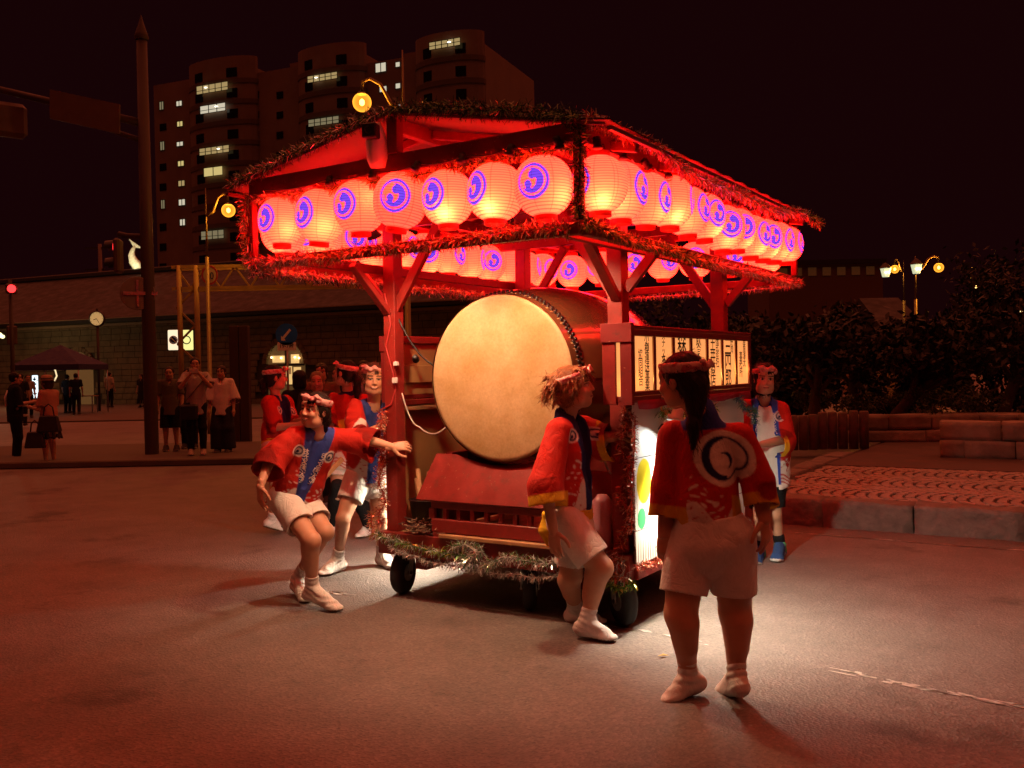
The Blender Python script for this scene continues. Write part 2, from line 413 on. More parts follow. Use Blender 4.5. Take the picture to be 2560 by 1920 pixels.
# deck: boards on a red rim
x = -.93
while x < .92:
    boxp('deck_board', (x + .003, -.90, .415), (min(x + .152, .93) - .003, .93, .447 + .002*random.random()), WOOD); x += .155
boxp('deck_rim', (-.97, -.975, .30), (.97, -.905, .452)); boxp('deck_rim', (-.97, .935, .30), (.97, 1.0, .452))
boxp('deck_rim', (-.995, -.904, .30), (-.935, .934, .446)); boxp('deck_rim', (.935, -.904, .30), (.995, .934, .446))
boxp('chassis_rail', (-.7, -.9, .20), (-.6, .93, .298), RED_DARK); boxp('chassis_rail', (.6, -.9, .20), (.7, .93, .298), RED_DARK)
beam('edge_plank', (-.42, -.955, .466), (.62, -.965, .466), .09, .026, WOOD)
# posts
for sx in (-1, 1):
    for sy in (-1, 1):
        beam('post', (sx*PP, sy*QQ, .453), (sx*(PP - .015), sy*QQ, ZU - .03), .10, .10, up=(0, 1, 0))
# lower and upper rails of the lantern frame
for z, nm, w, h, mt in ((ZL, 'lower_rail', .05, .062, RED_PAINT), (ZU, 'upper_rail', .055, .10, RED_DARK)):  # front top rail takes the darker red: shade on its unlit face, as colour
    beam(nm, (-W2, -D2, z), (W2, -D2, z), w, h, mt); beam(nm, (-W2, D2, z), (W2, D2, z), w, h, RED_PAINT)
    beam(nm, (-W2, -D2 + .03, z), (-W2, D2 - .03, z), w, h, RED_PAINT); beam(nm, (W2, -D2 + .03, z), (W2, D2 - .03, z), w, h, RED_PAINT)
for sx in (-1, 1):
    for sy in (-1, 1):
        beam('corner_upright', (sx*W2, sy*D2, ZL + .043), (sx*W2, sy*D2, ZU - .051), .045, .045, up=(0, 1, 0))
# joists from the posts out to the rails
for sx in (-1, 1):
    beam('joist', (sx*PP + sx*.075, -D2 + .03, ZL + .025), (sx*PP + sx*.075, D2 - .03, ZL + .025), .04, .06)
    beam('top_joist', (sx*PP + sx*.08, -D2 + .03, ZU - .01), (sx*PP + sx*.08, D2 - .03, ZU - .01), .05, .08)
for sy in (-1, 1):
    beam('cross_beam', (-W2 + .03, sy*(QQ - .075), ZL + .36), (W2 - .03, sy*(QQ - .075), ZL + .36), .05, .07)
    beam('top_cross_beam', (-W2 + .03, sy*(QQ - .09), ZU), (W2 - .03, sy*(QQ - .09), ZU), .06, .09)
# knee braces
for sx in (-1, 1):
    for sy in (-1, 1):
        beam('brace', (sx*(PP - .03), sy*(QQ - .002), 2.0), (sx*(PP - .43), sy*(QQ - .002), 2.58), .045, .065)
        beam('brace', (sx*(PP + .045), sy*(QQ + .004), 2.03), (sx*(PP + .25), sy*(QQ + .004), 2.26), .04, .06)
    beam('brace', (sx*(PP + .001), -QQ - .045, 1.98), (sx*(PP + .001), -QQ - .40, 2.29), .04, .06, up=(1, 0, 0))
# roof: ridge, rafters, king posts, two fabric slopes
EO = .20; RZE = ZU + .005
beam('ridge_beam', (0, -D2 - .02, ZR - .05), (0, D2 + .02, ZR - .05), .05, .08)
for sy in (-1, 1):
    beam('king_post', (0, sy*(D2), ZU + .052), (0, sy*(D2), ZR - .005), .075, .06, RED_DARK, up=(0, 1, 0))
nr = 6
for i in range(nr):
    y = -D2 + .32 + (2*D2 - .64)*i/(nr - 1)
    for sx in (-1, 1):
        beam('rafter', (sx*.03, y, ZR - .045), (sx*(W2 + EO - .03), y, RZE - .045), .035, .05, RED_PAINT)
for sx in (-1, 1):
    m = MB(); ny, nx = 30, 12; V = []
    for j in range(ny + 1):
        for i in range(nx + 1):
            y = -D2 - .05 + (2*D2 + .10)*j/ny; t = i/nx; xx = sx*(t*(W2 + EO))
            sag = -.022*abs(math.sin(math.pi*(nr - 1)*(j/ny)))*math.sin(math.pi*t) + .006*math.sin(7*t + 3*j)
            V.append((xx, y, ZR + .012 + (RZE - ZR)*t + sag))
    n1 = len(V); V += [(a, b, c + .006) for a, b, c in V]
    Fs = []
    for j in range(ny):
        for i in range(nx):
            q = (j*(nx+1)+i, j*(nx+1)+i+1, (j+1)*(nx+1)+i+1, (j+1)*(nx+1)+i)
            Fs.append(q[::-1]); Fs.append(tuple(k + n1 for k in q))
    m.add(V, Fs); m.build('roof_slope', RED_FABRIC, flt, smooth=True)
# eave battens
for sx in (-1, 1):
    beam('eave_batten', (sx*(W2 + EO - .01), -D2 - .04, RZE - .018), (sx*(W2 + EO - .01), D2 + .04, RZE - .018), .03, .022, RED_DARK)
for sy in (-1, 1):
    for sx in (-1, 1):
        beam('barge_board', (sx*.02, sy*(D2 + .045), ZR + .002), (sx*(W2 + EO - .03), sy*(D2 + .045), RZE + .002), .02, .016, RED_DARK)

# lit sign boxes along both sides ---------------------------------------------------------------------
PAPER = mat('lit_paper', (.75, .62, .42), .8, var=.08, scale=4, emis=(1.0, .50, .16), estr=.10)
def paper_sign_material():
    """translucent paper lit from the bulbs in the box"""
    m, N, L, P = nodes('sign_paper')
    tc = N.new('ShaderNodeTexCoord'); n = N.new('ShaderNodeTexNoise'); n.inputs['Scale'].default_value = 6; L.new(tc.outputs['Object'], n.inputs['Vector'])
    tr = N.new('ShaderNodeBsdfTranslucent'); tr.inputs[0].default_value = (.85, .62, .38, 1)
    em = N.new('ShaderNodeEmission'); em.inputs[0].default_value = (1.0, .47, .17, 1); em.inputs[1].default_value = .30
    a1 = N.new('ShaderNodeAddShader'); L.new(tr.outputs[0], a1.inputs[0]); L.new(em.outputs[0], a1.inputs[1])
    L.new(a1.outputs[0], N['Material Output'].inputs[0]); return m
SIGN_PAPER = paper_sign_material()
INK = mat('black_ink', (.006, .005, .005), .7, var=0)
def text_obj(name, body, size, parent, M, mat_=INK, line=.80, extr=0.0):
    cu = bpy.data.curves.new(name, 'FONT'); cu.body = body; cu.size = size; cu.align_x = 'CENTER'; cu.align_y = 'TOP'; cu.space_line = line
    cu.resolution_u = 3; cu.extrude = extr; cu.offset = size*.012
    t = bpy.data.objects.new(name + '_tmp', cu); COL.objects.link(t)
    dg = bpy.context.evaluated_depsgraph_get(); me = bpy.data.meshes.new_from_object(t.evaluated_get(dg)); me.materials.clear()
    bpy.data.objects.remove(t); bpy.data.curves.remove(cu)
    o = link(name, me, mat_, parent); o.matrix_local = M; return o
SB0, SB1, SZ0, SZ1 = -1.05, 1.075, 1.37, 1.815
texts = [[('小\n樽\n運\n送\n事\n業', .070, .046, .350), ('協\n同\n組\n合', .066, -.046, .255)],
         [('ス\nナ\nッ\nク', .058, 0, .365), ('あ\nん\n庵', .088, 0, .225)],
         [('森\n谷', .150, 0, .375)], [('飲\n食\n店\nち\nか', .098, 0, .372)],
         [('株\n式\n会\n社', .068, .058, .360), ('土\n井\n商\n店', .105, -.030, .345)],
         [('焼\n肉', .064, .066, .345), ('三\n四\n郎', .145, -.018, .350)],
         [('鹿\n角\n澤\n太', .068, .045, .36), ('事\n務\n所', .076, -.035, .25)]]
def side_box(sx, lettered, SB0=-1.05):
    bx = empty('sign_box', (0, 0, 0), 0, flt)
    X0, X1 = sx*.945, sx*1.05
    def bb(nm, x0, x1, y0, y1, z0, z1, mt=RED_DARK, bv=.003):
        m = MB(); m.box((min(x0, x1), y0, z0), (max(x0, x1), y1, z1)); return m.build(nm, mt, bx, bevel=bv)
    bb('box_top', X0, X1, SB0, SB1, SZ1 - .022, SZ1); bb('box_bottom', X0, X1, SB0, SB1, SZ0, SZ0 + .03)
    bb('box_end', X0, X1, SB1 - .02, SB1, SZ0 + .03, SZ1 - .022)
    bb('box_back', X0, X0 + sx*.008, SB0 + .02, SB1 - .02, SZ0 + .03, SZ1 - .022, PLY)
    # front end: two red strips with a slit that shows the lit paper inside
    bb('end_strip', sx*.86 if sx > 0 else -.90, sx*.945, SB0 - .012, SB0 + .02, SZ0 - .02, SZ1 - .10, RED_PAINT); bb('end_strip', sx*.975, X1, SB0 - .012, SB0 + .02, SZ0 - .02, SZ1 - .10, RED_DARK)
    bb('end_cap', sx*.855 if sx > 0 else -.90, sx*1.055, SB0 - .022, SB0 + .02, SZ1 - .10, SZ1 + .012, RED_DARK)
    bb('slit_pane', sx*.945, sx*.975, SB0 + .004, SB0 + .010, SZ0 + .03, SZ1 - .10, SIGN_PAPER, 0)
    n = 7; pw = (SB1 - SB0 - .06)/n; xf = X1 - sx*.006
    bb('face_rail', xf, X1, SB0 + .0205, SB1 - .0205, SZ1 - .062, SZ1 - .023); bb('face_rail', xf, X1, SB0 + .0205, SB1 - .0205, SZ0 + .031, SZ0 + .058)
    for i in range(n + 1):
        yc = SB0 + .03 + i*pw; wv = .034 if 0 < i < n else .018
        bb('mullion', xf - sx*.001, X1 - sx*.001, yc - wv/2, yc + wv/2, SZ0 + .0585, SZ1 - .0625)
    for i in range(n):
        y0 = SB0 + .03 + i*pw + .019; y1 = y0 + pw - .038
        pn = bb('paper_panel', xf - sx*.010, xf - sx*.006, y0, y1, SZ0 + .06, SZ1 - .064, SIGN_PAPER, 0)
        if lettered:
            for (body, sz, dy, dz) in texts[i]:
                M = Matrix.Translation((xf - .0045, (y0 + y1)/2 + dy, SZ0 + .05 + dz)) @ Matrix.Rotation(math.pi/2, 4, 'Z') @ Matrix.Rotation(math.pi/2, 4, 'X')
                text_obj('lettering', body, sz, pn, M)
    for i, (t, z) in enumerate(((.06, .14), (.30, .12), (.55, .11), (.71, .11), (.86, .14), (.97, .17))):
        ld = bpy.data.lights.new('sign_bulb', 'POINT'); lo = bpy.data.objects.new('sign_bulb', ld); COL.objects.link(lo); lo.parent = bx
        lo.location = (sx*1.0, SB0 + t*(SB1 - SB0), SZ0 + z); ld.energy = .55; ld.color = (1.0, .50, .12); ld.shadow_soft_size = .012
    ld = bpy.data.lights.new('sign_bulb', 'POINT'); lo = bpy.data.objects.new('sign_bulb', ld); COL.objects.link(lo); lo.parent = bx
    lo.location = (sx*.975, SB0 + .045, SZ0 + .10); ld.energy = .5; ld.color = (1.0, .52, .14); ld.shadow_soft_size = .012
    return bx
side_box(1, True); side_box(-1, False, -.80)

# picture panels below the sign boxes
def art_material():
    m, N, L, P = nodes('painted_panel')
    tc = N.new('ShaderNodeTexCoord'); sep = N.new('ShaderNodeSeparateXYZ'); L.new(tc.outputs['Object'], sep.inputs[0])
    cmb = N.new('ShaderNodeCombineXYZ'); L.new(sep.outputs[1], cmb.inputs[0]); L.new(sep.outputs[2], cmb.inputs[1])
    col = None
    def over(base, color, mask):
        mx = N.new('ShaderNodeMix'); mx.data_type = 'RGBA'; mx.inputs[7].default_value = (*color, 1)
        if isinstance(base, tuple): mx.inputs[6].default_value = (*base, 1)
        else: L.new(base, mx.inputs[6])
        L.new(mask, mx.inputs[0]); return mx.outputs[2]
    def ell(cx, cy, rx, ry):
        mp = N.new('ShaderNodeMapping'); mp.vector_type = 'TEXTURE'; mp.inputs['Location'].default_value = (cx, cy, 0); mp.inputs['Scale'].default_value = (rx, ry, 1)
        L.new(cmb.outputs[0], mp.inputs[0]); return circle_node(N, L, mp.outputs[0], 0, 0, 1, .03)
    def band(sock, c, w):
        a = math_node(N, L, 'ABSOLUTE', math_node(N, L, 'SUBTRACT', sock, c)); return math_node(N, L, 'LESS_THAN', a, w)
    def rng_(sock, a, b): return math_node(N, L, 'MULTIPLY', math_node(N, L, 'GREATER_THAN', sock, a), math_node(N, L, 'LESS_THAN', sock, b))
    Y, Z = sep.outputs[1], sep.outputs[2]
    col = (.74, .78, .74)
    for (cx, cy, rx, ry, c) in ((-.83, .885, .105, .135, (.78, .66, .02)), (-.87, .665, .058, .062, (.06, .42, .18)), (-.55, .90, .10, .13, (.70, .10, .08)),
                                (-.2, .85, .11, .14, (.10, .25, .6)), (.2, .9, .1, .13, (.78, .66, .02)), (.6, .86, .11, .14, (.06, .42, .18))):
        col = over(col, c, ell(cx, cy, rx, ry))
    lines = math_node(N, L, 'MAXIMUM', math_node(N, L, 'MAXIMUM', band(Z, 1.03, .0022), math_node(N, L, 'MULTIPLY', band(Z, .60, .0022), 1.0)),
                      math_node(N, L, 'MULTIPLY', rng_(Z, .60, .76), math_node(N, L, 'MAXIMUM', band(Y, -.80, .002), band(Y, -.925, .002))))
    col = over(col, (.08, .09, .10), lines)
    # painted grass blades along the bottom
    wv = N.new('ShaderNodeTexWave'); wv.bands_direction = 'Y'; wv.inputs['Scale'].default_value = 9; wv.inputs['Distortion'].default_value = 2.5; wv.inputs['Detail'].default_value = 2; wv.inputs['Detail Scale'].default_value = 2
    mpg = N.new('ShaderNodeMapping'); mpg.inputs['Scale'].default_value = (1, 1, .12); L.new(tc.outputs['Object'], mpg.inputs[0]); L.new(mpg.outputs[0], wv.inputs['Vector'])
    thr = N.new('ShaderNodeMapRange'); thr.inputs[1].default_value = .42; thr.inputs[2].default_value = .54; thr.inputs[3].default_value = .80; thr.inputs[4].default_value = 1.0; L.new(Z, thr.inputs[0])
    g = math_node(N, L, 'MULTIPLY', math_node(N, L, 'GREATER_THAN', wv.outputs[0], thr.outputs[0]), math_node(N, L, 'LESS_THAN', Z, .55))
    col = over(col, (.10, .06, .04), g)
    nz = N.new('ShaderNodeTexNoise'); nz.inputs['Scale'].default_value = 16; nz.inputs['Detail'].default_value = 3
    mpn = N.new('ShaderNodeMapping'); mpn.inputs['Scale'].default_value = (1, .6, 1.6); L.new(tc.outputs['Object'], mpn.inputs[0]); L.new(mpn.outputs[0], nz.inputs['Vector'])
    sm = math_node(N, L, 'MULTIPLY', math_node(N, L, 'GREATER_THAN', nz.outputs[0], .66), math_node(N, L, 'LESS_THAN', Z, .585))
    col = over(col, (.28, .30, .27), sm)
    L.new(col, P.inputs['Base Color']); P.inputs['Roughness'].default_value = .55
    return m
ART = art_material()
boxp('picture_panel', (.998, -.96, .40), (1.008, 1.0, 1.36), ART, bv=0); boxp('picture_panel', (-1.008, -.78, .40), (-.998, 1.0, 1.36), ART, bv=0); boxp('panel_edge', (-1.012, -.80, .40), (-.95, -.782, 1.36))
for sx in (-1, 1):
    boxp('panel_lining', (min(sx*.962, sx*.970), -.80, .455), (max(sx*.962, sx*.970), .95, 1.33), PLY, bv=0)
    beam('side_ledge', (sx*.93, -.80, 1.30), (sx*.93, .80, 1.30), .05, .03, WOOD); beam('side_ledge', (sx*.93, -.80, 1.345), (sx*.93, .80, 1.345), .04, .04)
    beam('box_support', (sx*.93, -.7, 1.55), (sx*.93, .8, 1.55), .012, .13, PLY); beam('box_support', (sx*.93, -.75, 1.80), (sx*.93, .8, 1.80), .03, .05)
# red cloth hem hung below the lettered sign box
m = MB(); V = []; n = 60
for i in range(n + 1):
    y = SB0 + .06 + (SB1 - SB0 - .1)*i/n; o_ = .006*math.sin(i*1.1) + .004*math.sin(i*2.7)
    V += [(1.052 + o_*.3, y, SZ0 + .004), (1.060 + o_, y, SZ0 - .045 - .008*math.sin(i*.35)), (1.056 + o_, y, SZ0 - .045 - .008*math.sin(i*.35)), (1.048 + o_*.3, y, SZ0 + .004)]
m.add(V, [(4*i + k, 4*i + k + 1, 4*i + 5 + k, 4*i + 4 + k) for i in range(n) for k in range(3)]); m.build('cloth_hem', mat('crimson_cloth', (.42, .012, .045), .9), flt, smooth=True)

# handle bars to push with
beam('push_rail', (.62, -.80, .98), (.95, -.80, .98), .04, .10); beam('push_rail', (.915, -.78, .92), (.915, .8, .92), .03, .12)
# castors
def castor(x, y, yaw):
    c = empty('castor', (x, y, 0), yaw, flt)
    m = MB(); m.lathe([(.05, -.04), (.12, -.042), (.142, -.030), (.15, -.012), (.15, .012), (.142, .030), (.12, .042), (.05, .04)], 28, 'x', (0, 0, .15), caps=True)
    m.build('tyre', RUBBER, c, smooth=True)
    m = MB(); m.lathe([(.0, -.046), (.06, -.046), (.06, .046), (.0, .046)], 16, 'x', (0, 0, .15)); m.build('hub', STEEL, c)
    m = MB()
    for s in (-1, 1): m.beam((s*.058, 0, .13), (s*.058, .03, .285), .008, .055, (0, 1, 0))
    m.box((-.062, -.03, .286), (.062, .09, .2985)); m.build('fork', STEEL, c, bevel=.003)
    m = MB(); m.tube([(-.068, 0, .15), (.068, 0, .15)], .014, 8); m.build('axle', BLACK, c)
for (x, y, w) in ((-.86, -.84, .2), (.86, -.84, .9), (.17, -.80, .5), (-.86, .8, .1), (.86, .8, .4), (.1, .8, .3)): castor(x, y, w)

# lantern crest lamp socket string + cables on the float
def cable(name, pts, r, mt=CABLE, sag=0.0, parent=flt, n=8):
    out = []
    for p, q in zip(pts[:-1], pts[1:]):
        p = np.asarray(p, float); q = np.asarray(q, float)
        for i in range(n):
            t = i/n; out.append(p + (q - p)*t + np.array([0, 0, -sag*4*t*(1 - t)]))
    out.append(np.asarray(pts[-1], float))
    m = MB(); m.tube(out, r, 5); return m.build(name, mt, parent, smooth=True)
frx = [-1.0, -.45, -.12, .19, .50, .80, 1.08]
cable('lamp_cable', [(x, -D2 - .045, ZU - .03) for x in frx], .005, sag=.02)
ry = [-1.78 + .295*i for i in range(13)]
cable('lamp_cable', [(W2 + .045, y, ZU - .03) for y in ry], .005, sag=.025)
cable('lamp_cable', [(W2 + .06, y + .1, ZU - .055) for y in ry[1:]], .004, sag=.04, mt=CORD_W)
sock = MB(); sock.lathe([(.012, .035), (.020, .03), (.022, .0), (.018, -.012), (.026, -.016), (.026, -.026), (.0, -.027)], 12, caps=True); sock_me = sock.mesh('lamp_socket', True); sock_me.materials.append(BLACK)
for i, x in enumerate(frx[1:]): link('lamp_socket', sock_me, None, flt, (x, -D2 - .055, ZU - .05), (random.gauss(0, .3), random.gauss(0, .3), 0))
for i, y in enumerate(ry): link('lamp_socket', sock_me, None, flt, (W2 + .055, y, ZU - .045), (random.gauss(0, .3), random.gauss(0, .3), 0))
cable('post_cable', [(-PP - .02, -QQ - .055, 2.12), (-PP + .03, -QQ - .056, 1.9), (-PP - .02, -QQ - .056, 1.75), (-PP + .04, -QQ - .056, 1.56), (-PP + .055, -QQ - .045, 1.45), (-PP + .02, -QQ - .057, 1.34), (-PP - .08, -QQ - .06, 1.30)], .006, mat('red_cable', (.35, .03, .03), .5))
cable('drum_cable', [(-PP + .05, -QQ, 1.95), (-.6, -.8, 1.62), (-.42, -.7, 1.58)], .007, BLACK, sag=.05)
cable('drum_cable', [(-PP + .055, -QQ + .02, 1.42), (-.72, -.8, 1.18), (-.5, -.75, 1.20)], .006, CORD_W, sag=.06)
for (x, y, z) in ((-.74, -.80, 1.66), (-.58, -.76, 1.50)): link('lamp_socket', sock_me, None, flt, (x, y, z), (1.2, .3, .4))
m = MB(); 
for k in range(3): m.tube([(-PP + .053*math.cos(t) * 1.05, -QQ + .053*math.sin(t)*1.05, 1.985 + .012*k + .006*math.sin(t)) for t in np.linspace(0, 2*math.pi, 17)], .005, 5)
m.build('post_binding', CORD_W, flt, smooth=True)
m = MB(); m.box((-PP + .045, -QQ - .075, 1.49), (-PP + .075, -QQ - .045, 1.53)); m.box((-PP + .055, -QQ - .07, 1.61), (-PP + .085, -QQ - .04, 1.64)); m.build('cable_joint', WHITE, flt, bevel=.003)

# unlit spot lamp on the king post, horn speaker behind the middle lantern
sp = empty('spot_lamp', (-.085, -D2 - .06, ZU + .13), .35, flt)
m = MB(); m.lathe([(.0, .10), (.03, .10), (.05, .05), (.06, 0), (.062, -.10), (.045, -.15), (.0, -.15)], 16); m.build('lamp_body', WHITE, sp, smooth=True, rot=(R(12), 0, 0))
m = MB(); m.box((-.042, -.115, -.005), (.042, -.045, .075)); m.lathe([(.022, -.118), (.022, -.112), (0, -.112)], 14, 'y', (0, 0, .035)); m.build('lamp_hood', BLACK, sp, bevel=.006)
hs = empty('horn_speaker', (.02, -D2 + .10, ZU - .12), 0, flt)
m = MB(); m.lathe([(.03, .10), (.05, .06), (.09, .0), (.13, -.05), (.135, -.055), (.128, -.055), (.085, .0), (.03, .06)], 24, 'y'); m.build('horn', mat('horn_cream', (.6, .5, .42), .5), hs, smooth=True, loc=(.12, .12, .02))
m = MB(); m.tube([(-.19, -.02, -.16), (-.17, -.03, -.04), (-.13, -.03, .045), (-.02, -.03, .055), (.05, -.03, .04), (.09, -.02, -.10), (.10, -.02, -.16)], .013, 8); m.build('bracket', mat('horn_cream', (.6, .5, .42), .5), hs, smooth=True)
m = MB(); m.box((-.13, -.05, .035), (-.01, -.01, .075)); m.build('clamp', BLACK, hs, bevel=.006)

# flood lamps hung from both sign boxes --------------------------------------------------------------
def flood(sx, label):
    # the lamp is a thing of its own, clipped to the float
    root = empty('flood_lamp', fl(sx*1.16, -.70 if sx > 0 else -.05, 1.245 if sx > 0 else .80), -A + (0 if sx > 0 else math.pi)); tag(root, label, 'lamp', 'flood lamps clipped to the float')
    G = mat('lamp_grey', (.42, .42, .40), .45); PK = mat('lamp_cap_pink', (.62, .40, .36), .6)
    tilt = (R(-16), R(14), 0)
    m = MB(); m.lathe([(.0, .055), (.034, .055), (.036, -.01), (.052, -.012), (.056, -.035), (.05, -.045)], 20, at=(0, 0, .035)); m.build('lamp_base', G, root, smooth=True, rot=tilt)
    m = MB(); m.lathe([(.0, .096), (.030, .096), (.034, .088), (.034, .06)], 20, at=(0, 0, .0)); m.build('end_cap', PK, root, smooth=True, rot=tilt)
    m = MB(); prof = [(.045, -.012), (.062, -.03), (.074, -.07), (.078, -.085), (.072, -.085), (.066, -.065), (.04, -.02)]; m.lathe(prof, 28)
    m.build('reflector', G, root, smooth=True, rot=tilt)
    m = MB()
    for k in range(28):
        t = 2*math.pi*k/28; m.beam((.068*math.cos(t), .068*math.sin(t), -.045), (.080*math.cos(t), .080*math.sin(t), -.086), .003, .006)
    m.build('cooling_fin', BLACK, root, rot=tilt)
    m = MB(); m.tube([(0, .03, .08), (-.03, .05, .12), (-.09, .05, .13), (-.13, .05, .14)], .010, 8); m.build('clip_arm', STEEL, root, smooth=True)
    m = MB(); m.lathe([(.0, -.062), (.045, -.06), (.058, -.072), (.0, -.078)], 20)
    m.build('lens', mat('lamp_lens', (.8, .8, .75), .3, emis=(1, .97, .88), estr=30), root, smooth=True, rot=tilt)
    ld = bpy.data.lights.new('flood_light', 'SPOT'); lo = bpy.data.objects.new('flood_light', ld); COL.objects.link(lo); lo.parent = root
    ld.energy = 215 if sx > 0 else 110; ld.color = (1.0, .82, .60); ld.spot_size = R(156); ld.spot_blend = .9; ld.shadow_soft_size = .045
    lo.location = (.012, .02, -.10); lo.rotation_euler = (R(26) if sx > 0 else R(18), R(-20) if sx > 0 else R(-38), 0)
    return root
flood(1, 'grey flood lamp lighting the white picture panel behind the woman seen from behind')
flood(-1, 'flood lamp on the far left side of the float behind the pushing women')

# unseen warm lamps added under the roof front to light drum and dancers
for i, a_ in enumerate((-.5, .5)):
    root = empty('clip_lamp', fl(a_, -1.50, 2.44), -A, None); tag(root, ['small warm clip lamp under the roof above the left half of the drum', 'small warm clip lamp under the roof above the right half of the drum'][i], 'lamp', 'clip lamps under the roof')
    m = MB(); m.lathe([(0, .06), (.02, .06), (.022, .02), (.05, -.03), (.046, -.03), (.02, .012), (0, .012)], 18); m.build('lamp_shade', BLACK, root, smooth=True, rot=(R(30), 0, 0))
    m = MB(); m.tube([(0, 0, .05), (0, -.02, .10), (0, -.02, .20)], .008, 6); m.build('clip', STEEL, root, smooth=True)
    ld = bpy.data.lights.new('clip_light', 'SPOT'); lo = bpy.data.objects.new('clip_light', ld); COL.objects.link(lo); lo.parent = root
    ld.energy = 76; ld.color = (1.0, .62, .34); ld.spot_size = R(120); ld.spot_blend = .6; ld.shadow_soft_size = .04; lo.location = (0, .012, -.03); lo.rotation_euler = (R(17), 0, 0)
# ------------------------------------------------------------------ paper lanterns
def lantern_material():
    m, N, L, P = nodes('lantern_paper')
    uv = N.new('ShaderNodeUVMap'); uv.uv_map = 'UVMap'
    mask = tomoe_nodes(N, L, uv.outputs[0])
    sep = N.new('ShaderNodeSeparateXYZ'); L.new(uv.outputs[0], sep.inputs[0])
    rib = math_node(N, L, 'SINE', math_node(N, L, 'MULTIPLY', sep.outputs[1], 2*math.pi*6.2))
    ribm = N.new('ShaderNodeMapRange'); ribm.inputs[1].default_value = -1; ribm.inputs[2].default_value = -.35; ribm.inputs[3].default_value = .42; ribm.inputs[4].default_value = 1; L.new(rib, ribm.inputs[0])
    # darker paper seams: every 45 degrees
    sg = math_node(N, L, 'ABSOLUTE', math_node(N, L, 'SUBTRACT', math_node(N, L, 'FRACT', math_node(N, L, 'ADD', math_node(N, L, 'MULTIPLY', sep.outputs[0], .82), .5)), .5))
    sgm = N.new('ShaderNodeMapRange'); sgm.inputs[1].default_value = .0; sgm.inputs[2].default_value = .05; sgm.inputs[3].default_value = .66; sgm.inputs[4].default_value = 1; L.new(sg, sgm.inputs[0])
    shade = math_node(N, L, 'MULTIPLY', ribm.outputs[0], sgm.outputs[0])
    shade_e = math_node(N, L, 'ADD', math_node(N, L, 'MULTIPLY', shade, .8), .2)
    mx = N.new('ShaderNodeMix'); mx.data_type = 'RGBA'; L.new(mask, mx.inputs[0])
    mx.inputs[6].default_value = (1.0, .76, .50, 1); mx.inputs[7].default_value = (.02, .025, .55, 1)
    sc = N.new('ShaderNodeVectorMath'); sc.operation = 'SCALE'; L.new(mx.outputs[2], sc.inputs[0]); L.new(shade, sc.inputs['Scale'])
    tr = N.new('ShaderNodeBsdfTranslucent'); L.new(sc.outputs[0], tr.inputs[0])
    df = N.new('ShaderNodeBsdfDiffuse')
    dsc = N.new('ShaderNodeVectorMath'); dsc.operation = 'SCALE'; L.new(sc.outputs[0], dsc.inputs[0]); dsc.inputs['Scale'].default_value = .12; L.new(dsc.outputs[0], df.inputs[0])
    em = N.new('ShaderNodeEmission')
    mxe = N.new('ShaderNodeMix'); mxe.data_type = 'RGBA'; L.new(mask, mxe.inputs[0])
    mxe.inputs[6].default_value = (5.5, .052, .014, 1); mxe.inputs[7].default_value = (.05, .04, .62, 1)
    L.new(mxe.outputs[2], em.inputs[0]); L.new(shade_e, em.inputs[1])
    a = N.new('ShaderNodeAddShader'); L.new(tr.outputs[0], a.inputs[0]); L.new(df.outputs[0], a.inputs[1])
    a2 = N.new('ShaderNodeAddShader'); L.new(a.outputs[0], a2.inputs[0]); L.new(em.outputs[0], a2.inputs[1])
    L.new(a2.outputs[0], N['Material Output'].inputs[0]); return m
LANT = lantern_material(); LR, LHH, ER = .147, .150, .090
RING = mat('lantern_ring', (.42, .03, .02), .45)
def lantern_mesh():
    n, rings = 40, 44; V = []; UV = []; Fs = []
    for i in range(rings + 1):
        t = -1 + 2*i/rings; z = LHH*t
        r = LR*(1 - abs(t)**2.6)**.52*.72 + LR*.28*math.cos(t*math.pi/2*.6); r = max(r, .050)
        r += (-.0012 if i % 2 else .0012)
        for k in range(n + 1):
            th = 2*math.pi*k/n; V.append((r*math.cos(th), r*math.sin(th), z))
    for i in range(rings):
        for k in range(n): Fs.append((i*(n+1)+k, i*(n+1)+k+1, (i+1)*(n+1)+k+1, (i+1)*(n+1)+k))
    me = bpy.data.meshes.new('lantern_paper'); me.from_pydata(V, [], Fs); uvl = me.uv_layers.new(name='UVMap')
    for p in me.polygons:
        ks = [me.loops[l].vertex_index % (n + 1) for l in p.loop_indices]; kc = sum(ks)/4
        base = -math.pi/2
        off = 0 if abs((2*math.pi*kc/n + base + 2*math.pi) % (2*math.pi)) < 0 else 0
        for l in p.loop_indices:
            vi = me.loops[l].vertex_index; k = vi % (n + 1); th = 2*math.pi*k/n
            thc = 2*math.pi*kc/n
            # the crest is printed on two opposite sides: centres at -90 and +90 degrees
            c = -math.pi/2 + (math.pi*2 if thc > math.pi*1.0 else 0) if thc > math.pi else math.pi/2
            uvl.data[l].uv = ((th - c)*LR/ER, me.vertices[vi].co.z/ER - .05)
    me.polygons.foreach_set('use_smooth', [True]*len(me.polygons)); me.materials.append(LANT); return me
lme = lantern_mesh()
m = MB(); m.lathe([(.052, .0), (.058, .0), (.058, .026), (.052, .026), (.052, .0)], 28); ring_me = m.mesh('lantern_ring', False); ring_me.materials.append(RING)
m = MB()
m.tube([(-.05, 0, .0), (-.045, 0, .03), (0, 0, .045), (.045, 0, .03), (.05, 0, 0)], .003, 5); wire_me = m.mesh('lantern_wire', True); wire_me.materials.append(BLACK)
